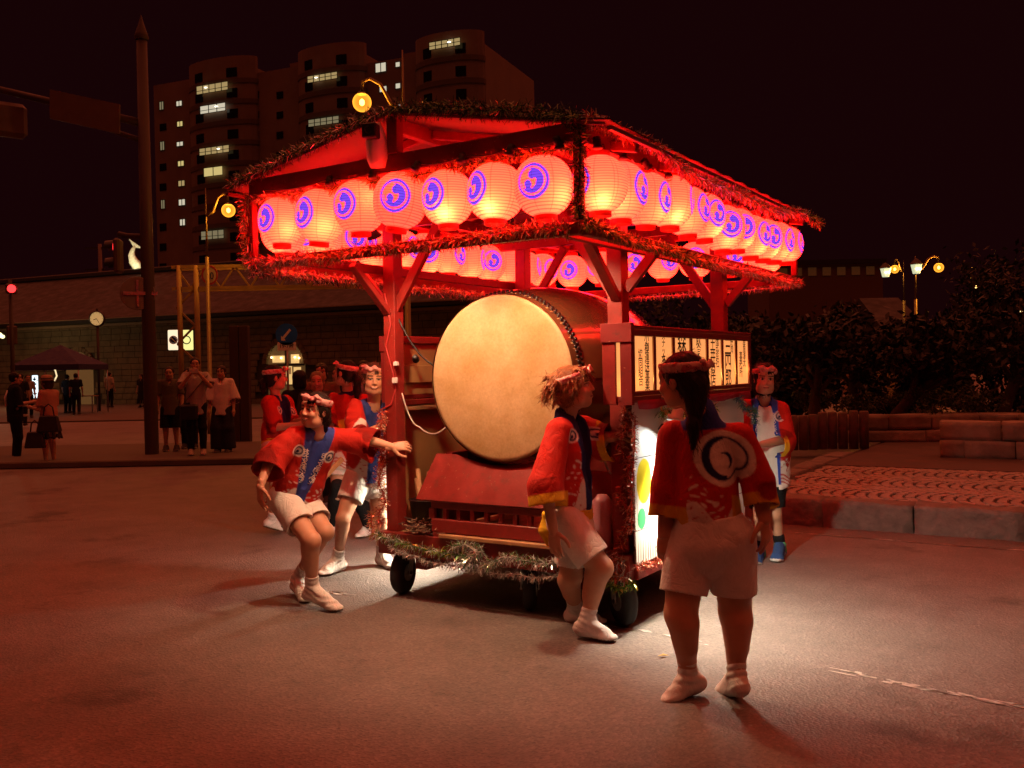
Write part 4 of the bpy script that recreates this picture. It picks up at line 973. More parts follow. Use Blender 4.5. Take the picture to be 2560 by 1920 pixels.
def nets(G, lo, h):
    n = np.array(G.shape); ins = G < 0
    c = np.zeros(n - 1, np.int8)
    for dx in (0, 1):
        for dy in (0, 1):
            for dz in (0, 1): c += ins[dx:n[0]-1+dx, dy:n[1]-1+dy, dz:n[2]-1+dz]
    act = (c > 0) & (c < 8); idx = np.full(n - 1, -1, np.int64); cells = np.argwhere(act); idx[act] = np.arange(len(cells))
    acc = np.zeros((len(cells), 3)); cnt = np.zeros(len(cells))
    corners = [(0,0,0),(1,0,0),(0,1,0),(1,1,0),(0,0,1),(1,0,1),(0,1,1),(1,1,1)]
    edges = [(0,1),(2,3),(4,5),(6,7),(0,2),(1,3),(4,6),(5,7),(0,4),(1,5),(2,6),(3,7)]
    val = np.stack([G[tuple((cells + np.array(q)).T)] for q in corners], 1)
    for i, j in edges:
        a, b = val[:, i], val[:, j]; x = (a < 0) != (b < 0); t = np.zeros(len(a)); t[x] = a[x]/(a[x] - b[x])
        pi, pj = np.array(corners[i], float), np.array(corners[j], float)
        acc[x] += pi + (pj - pi)*t[x, None]; cnt[x] += 1
    V = lo + (cells + acc/np.maximum(cnt, 1)[:, None])*h
    Fs = []
    for axn in range(3):
        sl0 = [slice(1, -1)]*3; sl1 = [slice(1, -1)]*3; sl0[axn] = slice(0, -1); sl1[axn] = slice(1, None)
        a = ins[tuple(sl0)]; b = ins[tuple(sl1)]; E = np.argwhere(a != b)
        if not len(E): continue
        off = np.ones(3, int); off[axn] = 0; E = E + off; sgn = ins[tuple(E.T)]
        u_, v_ = [(1, 2), (2, 0), (0, 1)][axn]
        def cell(du, dv):
            q = E.copy(); q[:, u_] -= du; q[:, v_] -= dv; return idx[tuple(q.T)]
        q = np.stack([cell(1, 1), cell(0, 1), cell(0, 0), cell(1, 0)], 1)
        q[~sgn] = q[~sgn][:, ::-1]; Fs.append(q)
    Fq = np.concatenate(Fs) if Fs else np.zeros((0, 4), int)
    Fq = Fq[(Fq >= 0).all(1)]
    return V, Fq
def sdf_obj(name, parts, mat_, parent, origin):
    """parts: list of (V, F, colours); all joined into ONE mesh in coordinates relative to origin"""
    off = 0; VV = []; FF = []; CC = []
    for V, Fq, C in parts:
        VV.append(V - origin); FF.append(Fq + off); CC.append(np.broadcast_to(np.asarray(C, float), (len(V), 3))); off += len(V)
    V = np.concatenate(VV); Fq = np.concatenate(FF); C = np.concatenate(CC)
    me = bpy.data.meshes.new(name); me.vertices.add(len(V)); me.vertices.foreach_set('co', V.ravel())
    me.loops.add(Fq.size); me.loops.foreach_set('vertex_index', Fq.ravel()); me.polygons.add(len(Fq))
    me.polygons.foreach_set('loop_start', np.arange(0, Fq.size, 4)); me.polygons.foreach_set('loop_total', np.full(len(Fq), 4))
    me.polygons.foreach_set('use_smooth', np.ones(len(Fq), bool))
    ca = me.color_attributes.new('Col', 'FLOAT_COLOR', 'POINT'); ca.data.foreach_set('color', np.concatenate([C, np.ones((len(C), 1))], 1).ravel())
    me.update(calc_edges=True); return link(name, me, mat_, parent)
SKIN_M = mat('skin', (.6, .35, .25), .48, vcol=True, var=.06, scale=25, bump=.12, bscale=120, bdist=.002)
SKIN_M.node_tree.nodes['Principled BSDF'].inputs['Subsurface Weight'].default_value = .0
CLOTH = mat('cotton_cloth', (.5, .5, .5), .85, vcol=True, var=.08, scale=18, bump=.35, bscale=260, spec=.2, bdist=.002)
def wrinkle(m, strength=.55):
    """creased cotton: ridged noise on top of the weave bump"""
    N, L = m.node_tree.nodes, m.node_tree.links; P = N['Principled BSDF']; b0 = P.inputs['Normal'].links[0].from_node
    tc = N.new('ShaderNodeTexCoord'); n = N.new('ShaderNodeTexNoise'); n.inputs['Scale'].default_value = 11; n.inputs['Detail'].default_value = 3; n.inputs['Distortion'].default_value = 1.2
    mp = N.new('ShaderNodeMapping'); mp.inputs['Scale'].default_value = (1.25, 1.25, .75); mp.inputs['Rotation'].default_value = (.35, .3, 0); L.new(tc.outputs['Object'], mp.inputs[0]); L.new(mp.outputs[0], n.inputs['Vector'])
    r = math_node(N, L, 'ABSOLUTE', math_node(N, L, 'SUBTRACT', n.outputs[0], .5)); r = math_node(N, L, 'POWER', r, .6)
    b = N.new('ShaderNodeBump'); b.inputs['Strength'].default_value = strength; b.inputs['Distance'].default_value = .03; L.new(r, b.inputs['Height']); L.new(b0.outputs[0], b.inputs['Normal']); L.new(b.outputs[0], P.inputs['Normal'])
wrinkle(CLOTH, .30)
HAIR_M = mat('hair', (.02, .012, .008), .55, spec=.25, vcol=True, var=.3, scale=30, bump=.5, bscale=70, bdist=.004)
SKIN = np.array([.56, .30, .19]); LIP = np.array([.45, .12, .09]); WHITE_C = np.array([.72, .70, .66]); RED_C = np.array([.45, .022, .014]); BLUE_C = np.array([.035, .06, .28])
YEL_C = np.array([.70, .40, .02]); NAVY = np.array([.016, .018, .09]); BLACK_C = np.array([.012, .012, .014]); PINK_C = np.array([.68, .38, .36])

def frame(fwd, up=(0, 0, 1)):
    """columns: right, forward, up"""
    f = unit(fwd); up = np.asarray(up, float); r = unit(np.cross(f, up)); u_ = np.cross(r, f); return np.stack([r, f, u_], 1)
def rot_frame(M, yaw=0, pitch=0, roll=0):
    E_ = Euler((pitch, roll, yaw)).to_matrix(); return M @ np.array(E_)

# --- head: built once per style in its own frame (x right, y forward, z up, origin mid-head)
_heads = {}
def head_parts(style, h=.0042, smile=0.0, gender='f'):
    key = (style, h, smile, gender)
    if key in _heads: return _heads[key]
    s = Sdf(h)
    s.ell((0, -.016, .030), (.074, .094, .088), .02); s.ell((0, .022, -.030), (.060, .070, .080), .035)
    s.ell((0, .052, -.088), (.026, .026, .022), .03); s.ell((0, .066, .046), (.055, .022, .034), .03)
    for x in (-1, 1):
        s.ell((x*.036, .066, -.024), (.026, .022, .024), .02); s.ell((x*.046, .02, -.072), (.022, .04, .03), .03)
        s.ell((x*.077, -.010, -.004), (.010, .019, .031), .006)
        s.ell((x*.031, .0955, .012), (.018, .012, .011), .012, op='-')
        s.ell((x*.031, .0785, .0105), (.015, .0125, .0105), .003)
    s.cone((0, .091, .016), (0, .103, -.020), .007, .0105, .012)
    for x in (-1, 1): s.ell((x*.011, .094, -.024), (.008, .009, .007), .006)
    s.ell((0, .088, -.0515), (.021 + .006*smile, .009, .006), .006); s.ell((0, .086, -.0605), (.018 + .005*smile, .010, .0065), .006)
    s.cone((0, -.018, -.04), (0, -.028, -.085), .049, .046, .02)
    V, Fq = s.mesh(); C = np.tile(SKIN, (len(V), 1))
    x, y, z = V[:, 0], V[:, 1], V[:, 2]; front = y > .055
    ax = np.abs(x)
    ck = np.exp(-(((ax - .04)/.02)**2 + ((z + .022)/.02)**2)); C = C*(1 - .12*(ck*front)[:, None]*np.array([0, 1, 1]))
    def ell2(cx, cz, rx, rz): return front & ((((ax - cx)/rx)**2 + ((z - cz)/rz)**2) < 1)
    nar = 1 - .35*max(0, smile)
    C[ell2(.031, .0105, .0165, .0088*nar)] = (.50, .46, .42)
    C[ell2(.0305, .0105, .0080, .0085*nar)] = (.015, .010, .008)
    lid = front & (np.abs(ax - .031) < .019) & (np.abs(z - (.0185*nar + .003 - 7*(ax - .031)**2)) < .0032); C[lid] = (.03, .018, .014)
    br = front & (np.abs(ax - .034) < .022) & (np.abs(z - (.036 - 6*(ax - .034)**2)) < .0038); C[br] = (.045, .025, .018)
    ml = front & (ax < .024 + .008*smile) & (np.abs(z + .056 - smile*12*ax*ax*.6) < .0065); C[ml] = LIP
    if smile > .6:
        th = front & (ax < .017) & (np.abs(z + .0550 - smile*9*ax*ax) < .0026); C[th] = (.62, .58, .52)
        dk = front & (ax < .023) & (np.abs(z + .0605 - smile*8*ax*ax) < .0022); C[dk] = (.12, .03, .03)
    else:
        dk = front & (ax < .020) & (np.abs(z + .0562) < .0022); C[dk] = (.16, .04, .035)
    _heads[key] = (V, Fq, C); return _heads[key]
def hair_parts(style, h, col):
    s = Sdf(h); col = np.asarray(col, float)
    cap = lambda g=.0: s.ell((0, -.024, .040), (.085 + g, .100 + g, .092 + g), .012)
    if style == 'ponytail':                                # swept back, long tail
        cap(); s.ell((0, -.05, -.01), (.078, .070, .07), .02)
        s.ell((0, -.118, -.002), (.028, .028, .026), .015); s.chain([(0, -.125, -.005), (.004, -.150, -.06), (.010, -.150, -.15), (.020, -.135, -.24)], [.026, .034, .031, .013], .02)
        for x in (-1, 1): s.cone((x*.074, .02, .04), (x*.078, .018, -.035), .012, .005, .01)
        s.ell((0, .112, -.022), (.069, .070, .088), .01, op='-')
    elif style == 'longtail':
        cap(.002); s.ell((0, -.055, -.01), (.080, .075, .085), .02); s.chain([(-.01, -.090, -.03), (-.02, -.070, -.11), (-.035, -.052, -.20), (-.045, -.036, -.30)], [.046, .034, .027, .008], .03)
        s.ell((0, .112, -.022), (.069, .070, .088), .01, op='-')
    elif style == 'bangs':                                 # fringe and tied back
        cap(); s.ell((0, -.05, -.02), (.079, .070, .075), .02); s.ell((0, -.122, -.055), (.036, .034, .050), .02); s.cone((0, -.125, -.07), (.01, -.115, -.15), .032, .012, .02)
        s.ell((0, -.02, .0), (.083, .06, .05), .02)
        s.ell((0, .112, -.030), (.070, .068, .084), .008, op='-')
        for i, xx in enumerate((-.050, -.036, -.020, .022, .038, .052)): s.cone((xx*.9, .062, .085), (xx + .004*(i % 2), .092 - 8*xx*xx, .046 + .005*(i % 3)), .013, .005, .006)
    elif style == 'short_f':                               # short side-swept hair
        cap(.002); s.ell((0, -.04, -.02), (.082, .075, .080), .02)
        s.ell((0, .114, -.032), (.066, .062, .086), .008, op='-')
        for i, xx in enumerate((-.045, -.025, -.005, .02, .042)): s.cone((xx*.6 + .01, .055, .09), (xx, .090 - 8*xx*xx, .052), .014, .006, .006)
    elif style == 'bob':
        cap(.004); s.ell((0, -.03, -.035), (.088, .082, .100), .02); s.ell((0, .116, -.042), (.066, .066, .100), .010, op='-')
        for i, xx in enumerate((-.050, -.034, -.016, .02, .038, .052)): s.cone((xx*.8, .058, .088), (xx, .091 - 8*xx*xx, .052), .013, .005, .006)
    elif style == 'messy':                                 # collar-length tousled hair, swinging back
        cap(.008); s.ell((0, -.05, -.02), (.088, .085, .085), .02)
        r_ = np.random.default_rng(3)
        for i in range(46):
            t = r_.uniform(-math.pi*.95, -.05*math.pi); e = r_.uniform(-.5, 1.0); c = np.array([.075*math.cos(t)*math.cos(e), -.02 + .085*math.sin(t)*math.cos(e), .03 + .085*math.sin(e)])
            dirv = unit(np.array([.5*math.cos(t), -1.0 + .3*r_.normal(), -.55 + .45*r_.normal()])); L_ = r_.uniform(.05, .115)
            m_ = c + dirv*L_*.55 + np.array([0, 0, .012]); s.chain([c, m_, c + dirv*L_ + np.array([0, 0, -.012])], [.020, .014, .003], .006)
        for i in range(9):
            xx = -.06 + .015*i; s.chain([(xx*.7, .04, .105), (xx, .088, .092), (xx*1.1 + r_.normal()*.008, .108 - 6*xx*xx, .060 + .012*r_.normal())], [.013, .010, .003], .005)
        s.ell((0, .118, -.030), (.064, .058, .078), .008, op='-')
        for x in (-1, 1): s.chain([(x*.074, .03, .05), (x*.080, .030, .0), (x*.078, .02, -.045)], [.014, .012, .004], .008)
    else:                                                  # short
        cap(.0); s.ell((0, -.045, .0), (.078, .072, .070), .02); s.ell((0, .112, -.030), (.068, .066, .090), .008, op='-')
    s.plane((0, 0, -.32), (0, 0, -1))
    s.func(lambda p: .0035*vnoise(p*np.array([1, 1, .45]), 5, 5, 150))
    V, Fq = s.mesh(); br = 1 + .35*vnoise(V*np.array([1, 1, .3]), 11, 6, 160); C = np.clip(col*br[:, None], 0, 1)
    if h > .007: return V, Fq, C
    # loose strands lying over the mass and breaking its outline
    Nn = np.zeros_like(V); fn = np.cross(V[Fq[:, 2]] - V[Fq[:, 0]], V[Fq[:, 3]] - V[Fq[:, 1]])
    for k in range(4): np.add.at(Nn, Fq[:, k], fn)
    Nn /= np.linalg.norm(Nn, axis=1)[:, None] + 1e-9
    r_ = np.random.default_rng(9); pick = r_.choice(len(V), min(len(V), 900 if style != 'messy' else 1300), replace=False); SV, SF, SC = [], [], []; off = len(V)
    for i in pick:
        p0, n = V[i], Nn[i]
        if p0[1] > .055 and p0[2] < .05: continue
        fl_ = np.array([.25*p0[0]/.08, -.75 if p0[2] > -.02 else -.1, -.35 if p0[2] > .06 else -1.0]) + r_.normal(0, .28 if style != 'messy' else .6, 3); t = unit(fl_ - n*(fl_ @ n)); sd = np.cross(t, n); L_ = r_.uniform(.025, .06); w = .0011; lift = r_.uniform(.001, .004); pts = [p0 + n*lift*.3, p0 + t*L_*.5 + n*lift, p0 + t*L_ + n*lift*r_.uniform(.2, 2.4) + np.array([0, 0, -.004])]
        for q in pts: SV.append(q - sd*w); SV.append(q + sd*w)
        SF += [(off, off + 1, off + 3, off + 2), (off + 2, off + 3, off + 5, off + 4)]; off += 6; SC += [np.clip(col*r_.uniform(.7, 2.2), 0, 1)]*6
    if SV: V = np.concatenate([V, np.array(SV)]); Fq = np.concatenate([Fq, np.array(SF)]); C = np.concatenate([C, np.array(SC)])
    return V, Fq, C
def band_parts(h, bow, col=PINK_C):
    """folded headband tied with a knot; bow = azimuth of the knot (0 = front)"""
    s = Sdf(h); n = 28; pts = []
    for i in range(n + 1):
        t = 2*math.pi*i/n; pts.append(np.array([.0875*math.sin(t), -.024 + .1015*math.cos(t), .060 + .014*math.cos(t)]))
    for a, b in zip(pts[:-1], pts[1:]): s.cone(a, b, .024, .024, .004, flat=(unit(np.array([(a + b)[0], (a + b)[1] + .044, -.03])), .40))
    d = np.array([math.sin(bow), math.cos(bow), 0]); k = np.array([.093*d[0], -.020 + .110*d[1], .066 + .020*d[1]]); sd = np.array([d[1], -d[0], 0])
    s.ell(k + d*.008, (.018, .018, .017), .006)
    for x in (-1, 1):
        s.chain([k + d*.006, k + sd*x*.034 + d*.012 + np.array([0, 0, .016]), k + sd*x*.066 + d*.012 + np.array([0, 0, .012 + .008*x])], [.011, .018, .010], .006, flat=(d, .5))
    s.func(lambda p: .0016*vnoise(p, 8, 4, 220))
    V, Fq = s.mesh(); C = np.tile(np.asarray(col, float), (len(V), 1)); nz = vnoise(V, 21, 5, 120); C[nz > .55] = (.52, .13, .14); return V, Fq, C
def place(part, M, o): V, Fq, C = part; return V @ M.T + o, Fq, C

def hand_parts(wrist, M, side, curl=(.35, .35, .4, .45), thumb=.5, spread=.10, h=.0034, scale=1.0):
    """M columns: across (towards thumb side when side=+1), finger direction, back-of-hand normal"""
    s = Sdf(h); r = .0098
    s.ell((0, .048, 0), (.036, .052, .0135), .010); s.cone((0, -.03, 0), (0, .02, 0), .023, .026, .015, flat=((0, 0, 1), .68))
    xs = (.027, .009, -.009, -.026); ln = (.070, .078, .073, .056)
    for i in range(4):
        base = np.array([xs[i], .084 - (.004 if i in (0, 3) else 0), 0]); a = (xs[i]/.027)*spread; p = base; s.cone(np.array([xs[i]*.6, .04, 0]), base, .0105, .0098, .006); ang = 0
        for j, fr in enumerate((.46, .31, .23)):
            ang -= curl[i]*(1.0 if j else .8); d = np.array([math.sin(a)*math.cos(ang), math.cos(a)*math.cos(ang), math.sin(ang)]); q = p + d*ln[i]*fr
            s.cone(p, q, r*(1 - .08*j), r*(.93 - .1*j), .0022); p = q
    tb = np.array([.028, .018, -.006]); d1 = unit(np.array([.75, .62, -.30*thumb])); p1 = tb + d1*.040; d2 = unit(np.array([.42, .88, -.45*thumb])); p2 = p1 + d2*.030; p3 = p2 + unit(np.array([.2, .95, -.5*thumb]))*.022
    s.cone((.010, .012, -.002), tb, .015, .0145, .008); s.cone(tb, p1, .0142, .0115, .006); s.cone(p1, p2, .0112, .0100, .002); s.cone(p2, p3, .0098, .0080, .002)
    V, Fq = s.mesh(); V = V*scale; V = V*np.array([side, 1, 1]);
    if side < 0: Fq = Fq[:, ::-1]
    C = np.tile(SKIN, (len(V), 1)); return V @ M.T + wrist, Fq, C

def happi_colour(V, tf, hem, neck, yaw_axes, opts):
    """print of the coat: red ground, white waves with red lines at the hem, blue collar, crests"""
    r_, f_, u_ = tf[:, 0], tf[:, 1], tf[:, 2]; q = V - hem; x = q @ r_; y = q @ f_; L_ = (neck - hem) @ u_; t = (q @ u_)/L_
    C = np.tile(RED_C*opts.get('dim', 1), (len(V), 1)); th = np.arctan2(x, y*1.4)
    nz = vnoise(np.stack([th*.6, t*2.0, np.zeros_like(t)], 1), opts.get('seed', 4), 6, 5.0)
    top = opts.get('wave', .26) + .09*np.sin(th*3 + 1) + .05*np.sin(th*7) + .035*nz
    wave = t < top
    C[wave] = WHITE_C
    ph = (t + .035*np.sin(th*4 + .5))
    for lv in (.045, .085, .125): C[wave & (np.abs(ph - lv) < .0085)] = RED_C
    # curls above the wave crests
    cu = (t < top + .22) & (t >= top + .012); pat = np.sin(th*9 + 6*np.sin(t*24)) * np.cos(t*38 + 3*np.sin(th*6)); C[cu & (pat > .55) & (nz > -.25)] = WHITE_C
    C[wave & (pat > .80) & (t > .17)] = RED_C
    return C, x, y, t, L_
def crest(C, V, centre, ax, ay, r, face, back=WHITE_C, ink=NAVY, simple=False):
    """round crest printed where the coat faces 'face'"""
    q = V - centre; x = (q @ ax)/r; y = (q @ ay)/r; d = q @ face; m = (np.hypot(x, y) < 1) & (np.abs(d) < r*1.3) & (d > -r*.9)
    C[m] = back
    if simple: C[m & (np.abs(np.hypot(x, y) - .62) < .13)] = ink; C[m & (np.hypot(x - .1, y + .15) < .28)] = ink
    else:
        e = tomoe_big(x/.86, y/.86); C[m & e] = ink
def tomoe_big(x, y):
    """thin ring that swells into one big comma, as on the coat backs"""
    rr = np.hypot(x, y); ring = (rr < .92) & (rr > .84)
    sw = (rr < .92) & (np.hypot(x - .16, y - .02) > .74) & (x < .15)
    comma = (np.hypot(x - .08, y + .02) < .44) & (y > -.02 - .1) & (np.hypot(x + .02, y + .22) > .34)
    tail = (np.hypot(x - .16, y + .10) < .36) & (np.hypot(x - .02, y + .16) > .34) & (y > -.5)
    head = (np.hypot(x + .02, y - .26) < .0)
    return ring | sw | tail | head

def V3(*a): return np.array(a, float)
# ------------------------------------------------------------------ figures
def limb(s, a, b, ra, rb, bulge=0.0, back=None, k=.02, tb=.32):
    """tapered limb, with an optional muscle bulge on its back side"""
    a = np.asarray(a, float); b = np.asarray(b, float); s.cone(a, b, ra, rb, k)
    if bulge > 0:
        d = b - a; off = (np.asarray(back, float) if back is not None else 0)*bulge*.6
        s.cone(a + d*(tb - .16) + off, a + d*(tb + .20) + off, ra*.86 + bulge*.25, ra*.70, .03)
def foot_pts(an, toe):
    an = np.asarray(an, float); toe = np.asarray(toe, float); d = toe - an; d = d/np.linalg.norm(d)
    return d
def foot_frame(an, toe, L_=.235):
    """ankle joint, toe tip -> direction along the sole, sole normal, heel"""
    an = np.asarray(an, float); toe = np.asarray(toe, float)
    f = toe - an; side = unit(np.cross(f, V3(0, 0, 1))); f = unit(f)
    # the line ankle-toe dips about 25 degrees below the sole direction
    ang = R(24); up = unit(np.cross(side, f)); sole = f*math.cos(ang) + up*math.sin(ang); upn = np.cross(side, sole)
    return sole, upn, side
def foot_sdf(s, an, toe, grow=0.0):
    sole, up, side = foot_frame(an, toe); an = np.asarray(an, float); toe = np.asarray(toe, float)
    heel = an - up*.045 - sole*.035; ball = toe - sole*.070 + up*.004
    s.cone(heel, heel + sole*.03 - up*.008, .034 + grow, .034 + grow, .02); s.cone(an, heel, .036 + grow, .034 + grow, .02)
    s.cone(an + sole*.02 - up*.01, ball + up*.012, .036 + grow, .030 + grow, .02); s.cone(heel, ball, .033 + grow, .036 + grow, .02, flat=(up, .85))
    s.cone(ball - side*.012, toe - sole*.020 - side*.008, .030 + grow, .021 + grow, .02, flat=(up, .72)); s.cone(ball + side*.014, toe - sole*.032 + side*.018, .026 + grow, .019 + grow, .02, flat=(up, .72))
    bot = toe - up*.020
    return sole, up, bot
def figure(name, label, J, o, group=None):
    """J: joints in metres (A = one side, B = the other); o: clothing options. Returns the Empty at the feet."""
    base = np.array([(J['anA'][0] + J['anB'][0])/2, (J['anA'][1] + J['anB'][1])/2, o.get('z', 0.0)])
    root = empty(name, base); tag(root, label, 'person', group)
    h = o.get('h', .0066); g = o.get('girth', 1.0); lg_ = o.get('lgirth', g); tfw = unit(J['tf']); up = unit(J['neck'] - (J['hpA'] + J['hpB'])/2); tf = frame(tfw, up); tfw = tf[:, 1]; rt = tf[:, 0]
    pel = (J['hpA'] + J['hpB'])/2; chest = J['neck']*.62 + pel*.38; waist = J['neck']*.30 + pel*.70
    skin = np.asarray(o.get('skin', SKIN))
    # --- body: one continuous skin
    s = Sdf(h); fb = (tfw, .68)
    hM = frame(J['hf'], J.get('hu', (0, 0, 1))); s.cone(J['head'] + hM @ V3(0, -.020, -.06)*o.get('hscale', 1.0), J['neck'] - up*.03, .047, .052, .03)
    s.cone(J['shA'], J['shB'], .040, .040, .02); s.cone(chest + up*(.06 if not o.get('coat', True) else -.01), waist, (.135 if not o.get('coat', True) else .106)*g, (.115 if not o.get('coat', True) else .104)*g, .05, flat=fb); s.cone(waist, pel, .115*g, .135*g, .05, flat=(tfw, .75))
    for k in 'AB':
        bk = -tfw
        limb(s, J['sh'+k], J['el'+k], (.044 if not o.get('coat', True) else .034)*g, (.038 if not o.get('coat', True) else .035)*g, k=.02); limb(s, J['el'+k], J['wr'+k], .039*g, .025*g, k=.015)
        thigh = J['kn'+k] - J['hp'+k]
        limb(s, J['hp'+k], J['kn'+k], .088*g, .056*lg_, .012, bk, k=.03)
        kb = unit(np.cross(np.cross(J['an'+k] - J['kn'+k], tfw if o.get('kneeback') is None else o['kneeback']), J['an'+k] - J['kn'+k]))
        cb = -kb if (kb @ tfw) > 0 else kb
        if 'calf' in o: cb = unit(o['calf'])
        limb(s, J['kn'+k], J['an'+k], .050*lg_, .034*min(lg_, 1.15), .032*lg_, cb, k=.02)
        s.ell(J['kn'+k] - cb*.012, (.050*lg_, .050*lg_, .055*lg_), .02)
        foot_sdf(s, J['an'+k], J['to'+k], -.006)
    body = [(*s.mesh(), skin)]
    hM = frame(J['hf'], J.get('hu', (0, 0, 1))); hs = o.get('hscale', 1.0)
    hv = head_parts('f', o.get('hh', .0042), o.get('smile', 0.0)); V, Fq, C = place(hv, hM*hs, J['head']); body.append((V, Fq, C*(skin/SKIN)))
    for k in 'AB':
        if 'hand'+k in J:
            f, n, side, kw = J['hand'+k]; f = unit(f); n = unit(np.asarray(n, float) - f*(np.asarray(n, float) @ f)); M = np.stack([np.cross(f, n), f, n], 1)
            V, Fq, C = hand_parts(J['wr'+k], M, side, **kw); body.append((V, Fq, C*(skin/SKIN)))
        else:
            s = Sdf(max(h, .006)); d = unit(J['wr'+k] - J['el'+k]); s.cone(J['wr'+k], J['wr'+k] + d*.06, .026, .034, .02); s.cone(J['wr'+k] + d*.06, J['wr'+k] + d*.14, .030, .018, .02); body.append((*s.mesh(), skin))
    sdf_obj('body', body, SKIN_M, root, base)
    # --- hair and headband
    hp = hair_parts(o.get('hair', 'ponytail'), o.get('hairh', .0055), o.get('haircol', (.010, .006, .0045))); V, Fq, C = place(hp, hM*hs, J['head']); sdf_obj('hair', [(V, Fq, C)], HAIR_M, root, base)
    if o.get('band') is not None:
        V, Fq, C = place(band_parts(.0055, o['band']), hM*hs, J['head']); sdf_obj('headband', [(V, Fq, C)], CLOTH, root, base)
    # --- coat
    L_ = np.linalg.norm(J['neck'] - pel)
    if o.get('coat', True):
        cg = o.get('loose', 1.0); hemd = o.get('hem', .10); hem = pel - up*hemd; W = o.get('cw', .172)*cg
        s = Sdf(h); top = J['neck'] - up*.055; shm = (J['shA'] + J['shB'])/2
        s.cone(J['shA']*.92 + shm*.08, J['shB']*.92 + shm*.08, .074, .074, .04)
        s.cone(shm - up*.09, waist, W*.94, W*.96, .05, flat=(tfw, .72)); s.cone(waist, hem - up*.06, W*.96, W*(1.06 + o.get('flare', 0)), .05, flat=(tfw, .78))
        s.cone(shm - up*.03, shm - up*.12, .105, .14, .05, flat=(tfw, .8)); s.cone(J['neck'] - up*.01 - tfw*.008, J['neck'] - up*.06, .064, .085, .03)
        cuffs = {}
        s2 = Sdf(h); sl = o.get('sleeve', 1.12); sr = o.get('sr', .092)
        for k in 'AB':
            a, e, w = J['sh'+k], J['el'+k], J['wr'+k]
            if sl <= 1: end = a + (e - a)*sl; d = unit(e - a)
            else: end = e + (w - e)*(sl - 1); d = unit(w - e)
            el = e if sl > 1 else end; dn = V3(0, 0, -1); drp = dn - d*(dn @ d)
            s.cone(a, el + drp*.020, .070, sr*.90, .013); s.cone(el + drp*.020, end + d*.05 + drp*.032, sr*.90, sr, .013)
            cuffs[k] = (end, d)
        sd = o.get('seed', 4); amp = o.get('wr', .0085)
        def fold(p):
            q = p - pel; along = q @ up; a1 = vnoise(np.stack([q @ rt, q @ tfw, along*.28], 1), sd, 6, 36); a2 = vnoise(q, sd + 9, 5, 62); g2 = np.clip(.55 + vnoise(q, sd + 3, 4, 9), 0, 1.5)
            a1 = np.sign(a1)*np.abs(a1)**.7                       # sharper fold crests
            return amp*(a1*g2 + .5*a2*g2)
        s.func(fold)
        s.plane(hem, -up, .010)
        s.cone(hem - up*.12, hem + up*.06, W*1.0, W*.92, .01, flat=(tfw, .76), op='-')
        # cut the cuffs square and hollow them
        for k in 'AB':
            end, d = cuffs[k]; dn = V3(0, 0, -1); drp = dn - d*(dn @ d); c = end + drp*.030
            s.ell(c + d*.11, V3(sr*1.55, sr*1.55, .11), .004, M=np.stack([unit(np.cross(d, V3(.3, .9, .2))), np.cross(d, unit(np.cross(d, V3(.3, .9, .2)))), d], 1), op='-')
            s.cone(c + d*.04, c - d*.10, sr*.86, sr*.62, .006, op='-')
        vb = o.get('vneck', .66); vw = o.get('vw', .050); fr = J['neck'] + tfw*.075 - up*.03; vb_p = fr - up*(L_*vb) + tfw*.03
        if not o.get('backview'):
            s.cone(fr + tfw*.03 + up*.06, fr + tfw*.025, vw*1.1, vw, .006, op='-'); s.cone(fr + tfw*.030, vb_p + tfw*.03, vw, .022, .006, op='-')
            if o.get('open'): s.cone(fr + tfw*.045, hem + tfw*.12 - up*.1, vw*1.15, .085, .006, op='-')
        if o.get('backview'): s.cone(J['neck'] + up*.03 + tfw*.01, J['neck'] - up*.04, .066, .080, .03, flat=(tfw, .9))
        else: s.cone(J['neck'] + up*.10, J['neck'] - up*.02 + tfw*.012, .056, .054, .006, op='-')
        V0, Fq = s.mesh(); LL = (J['neck'] - hem) @ up; tv = 1 - vb - .06
        def paint(V):
            C, x, y, t, LL = happi_colour(V, tf, hem, J['neck'], None, o); fwd_side = (y > .0)
            # sleeves keep the plain red ground; cuffs take the lining colour
            for k in 'AB':
                a, e = J['sh'+k], J['el'+k]; end, d = cuffs[k]; q = V - a; da = e - a; tt = np.clip((q @ da)/(da @ da), 0, 1); dist = np.linalg.norm(q - tt[:, None]*da, axis=1)
                ds = np.linalg.norm(np.cross(V - end, d), axis=1); al = (V - end) @ d; lat = (V - shm) @ rt*(1 if ((J['sh'+k] - shm) @ rt) > 0 else -1)
                slv = ((tt > .22) & (dist < .125) & (lat > W*.80)) | ((np.abs(al) < .32) & (ds < .155) & (al > -.30) & (tt > .6) & (lat > W*.55)) | ((ds < .14) & (al > -.16) & (tt > .85))
                wave_ok = slv & (t < .62); C[slv] = RED_C*o.get('dim', 1)
                cc = o.get('cuff', None)
                if cc is not None: C[slv & (al > -.035) & (ds < .17)] = cc
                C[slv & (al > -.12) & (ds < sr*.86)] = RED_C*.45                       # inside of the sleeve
            ax = np.abs(x); xv = np.where(t > tv, (t - tv)/(1 - tv)*vw*1.25, 0.0); shl = ax < W*.9
            coll = fwd_side & (ax < xv + .040) & (t > .02) & shl & (y > .02)
            if o.get('open'): coll = fwd_side & (ax > .02) & (ax < .102) & (t > .05) & (y > .02)
            nk = (np.linalg.norm((V - J['neck']) - np.outer((V - J['neck']) @ up, up), axis=1) < .105) & (((V - J['neck']) @ up) > -.060 - .02*(y > 0))
            cc = o.get('collar', BLUE_C)
            if not o.get('backview'): C[coll] = cc
            C[nk] = cc
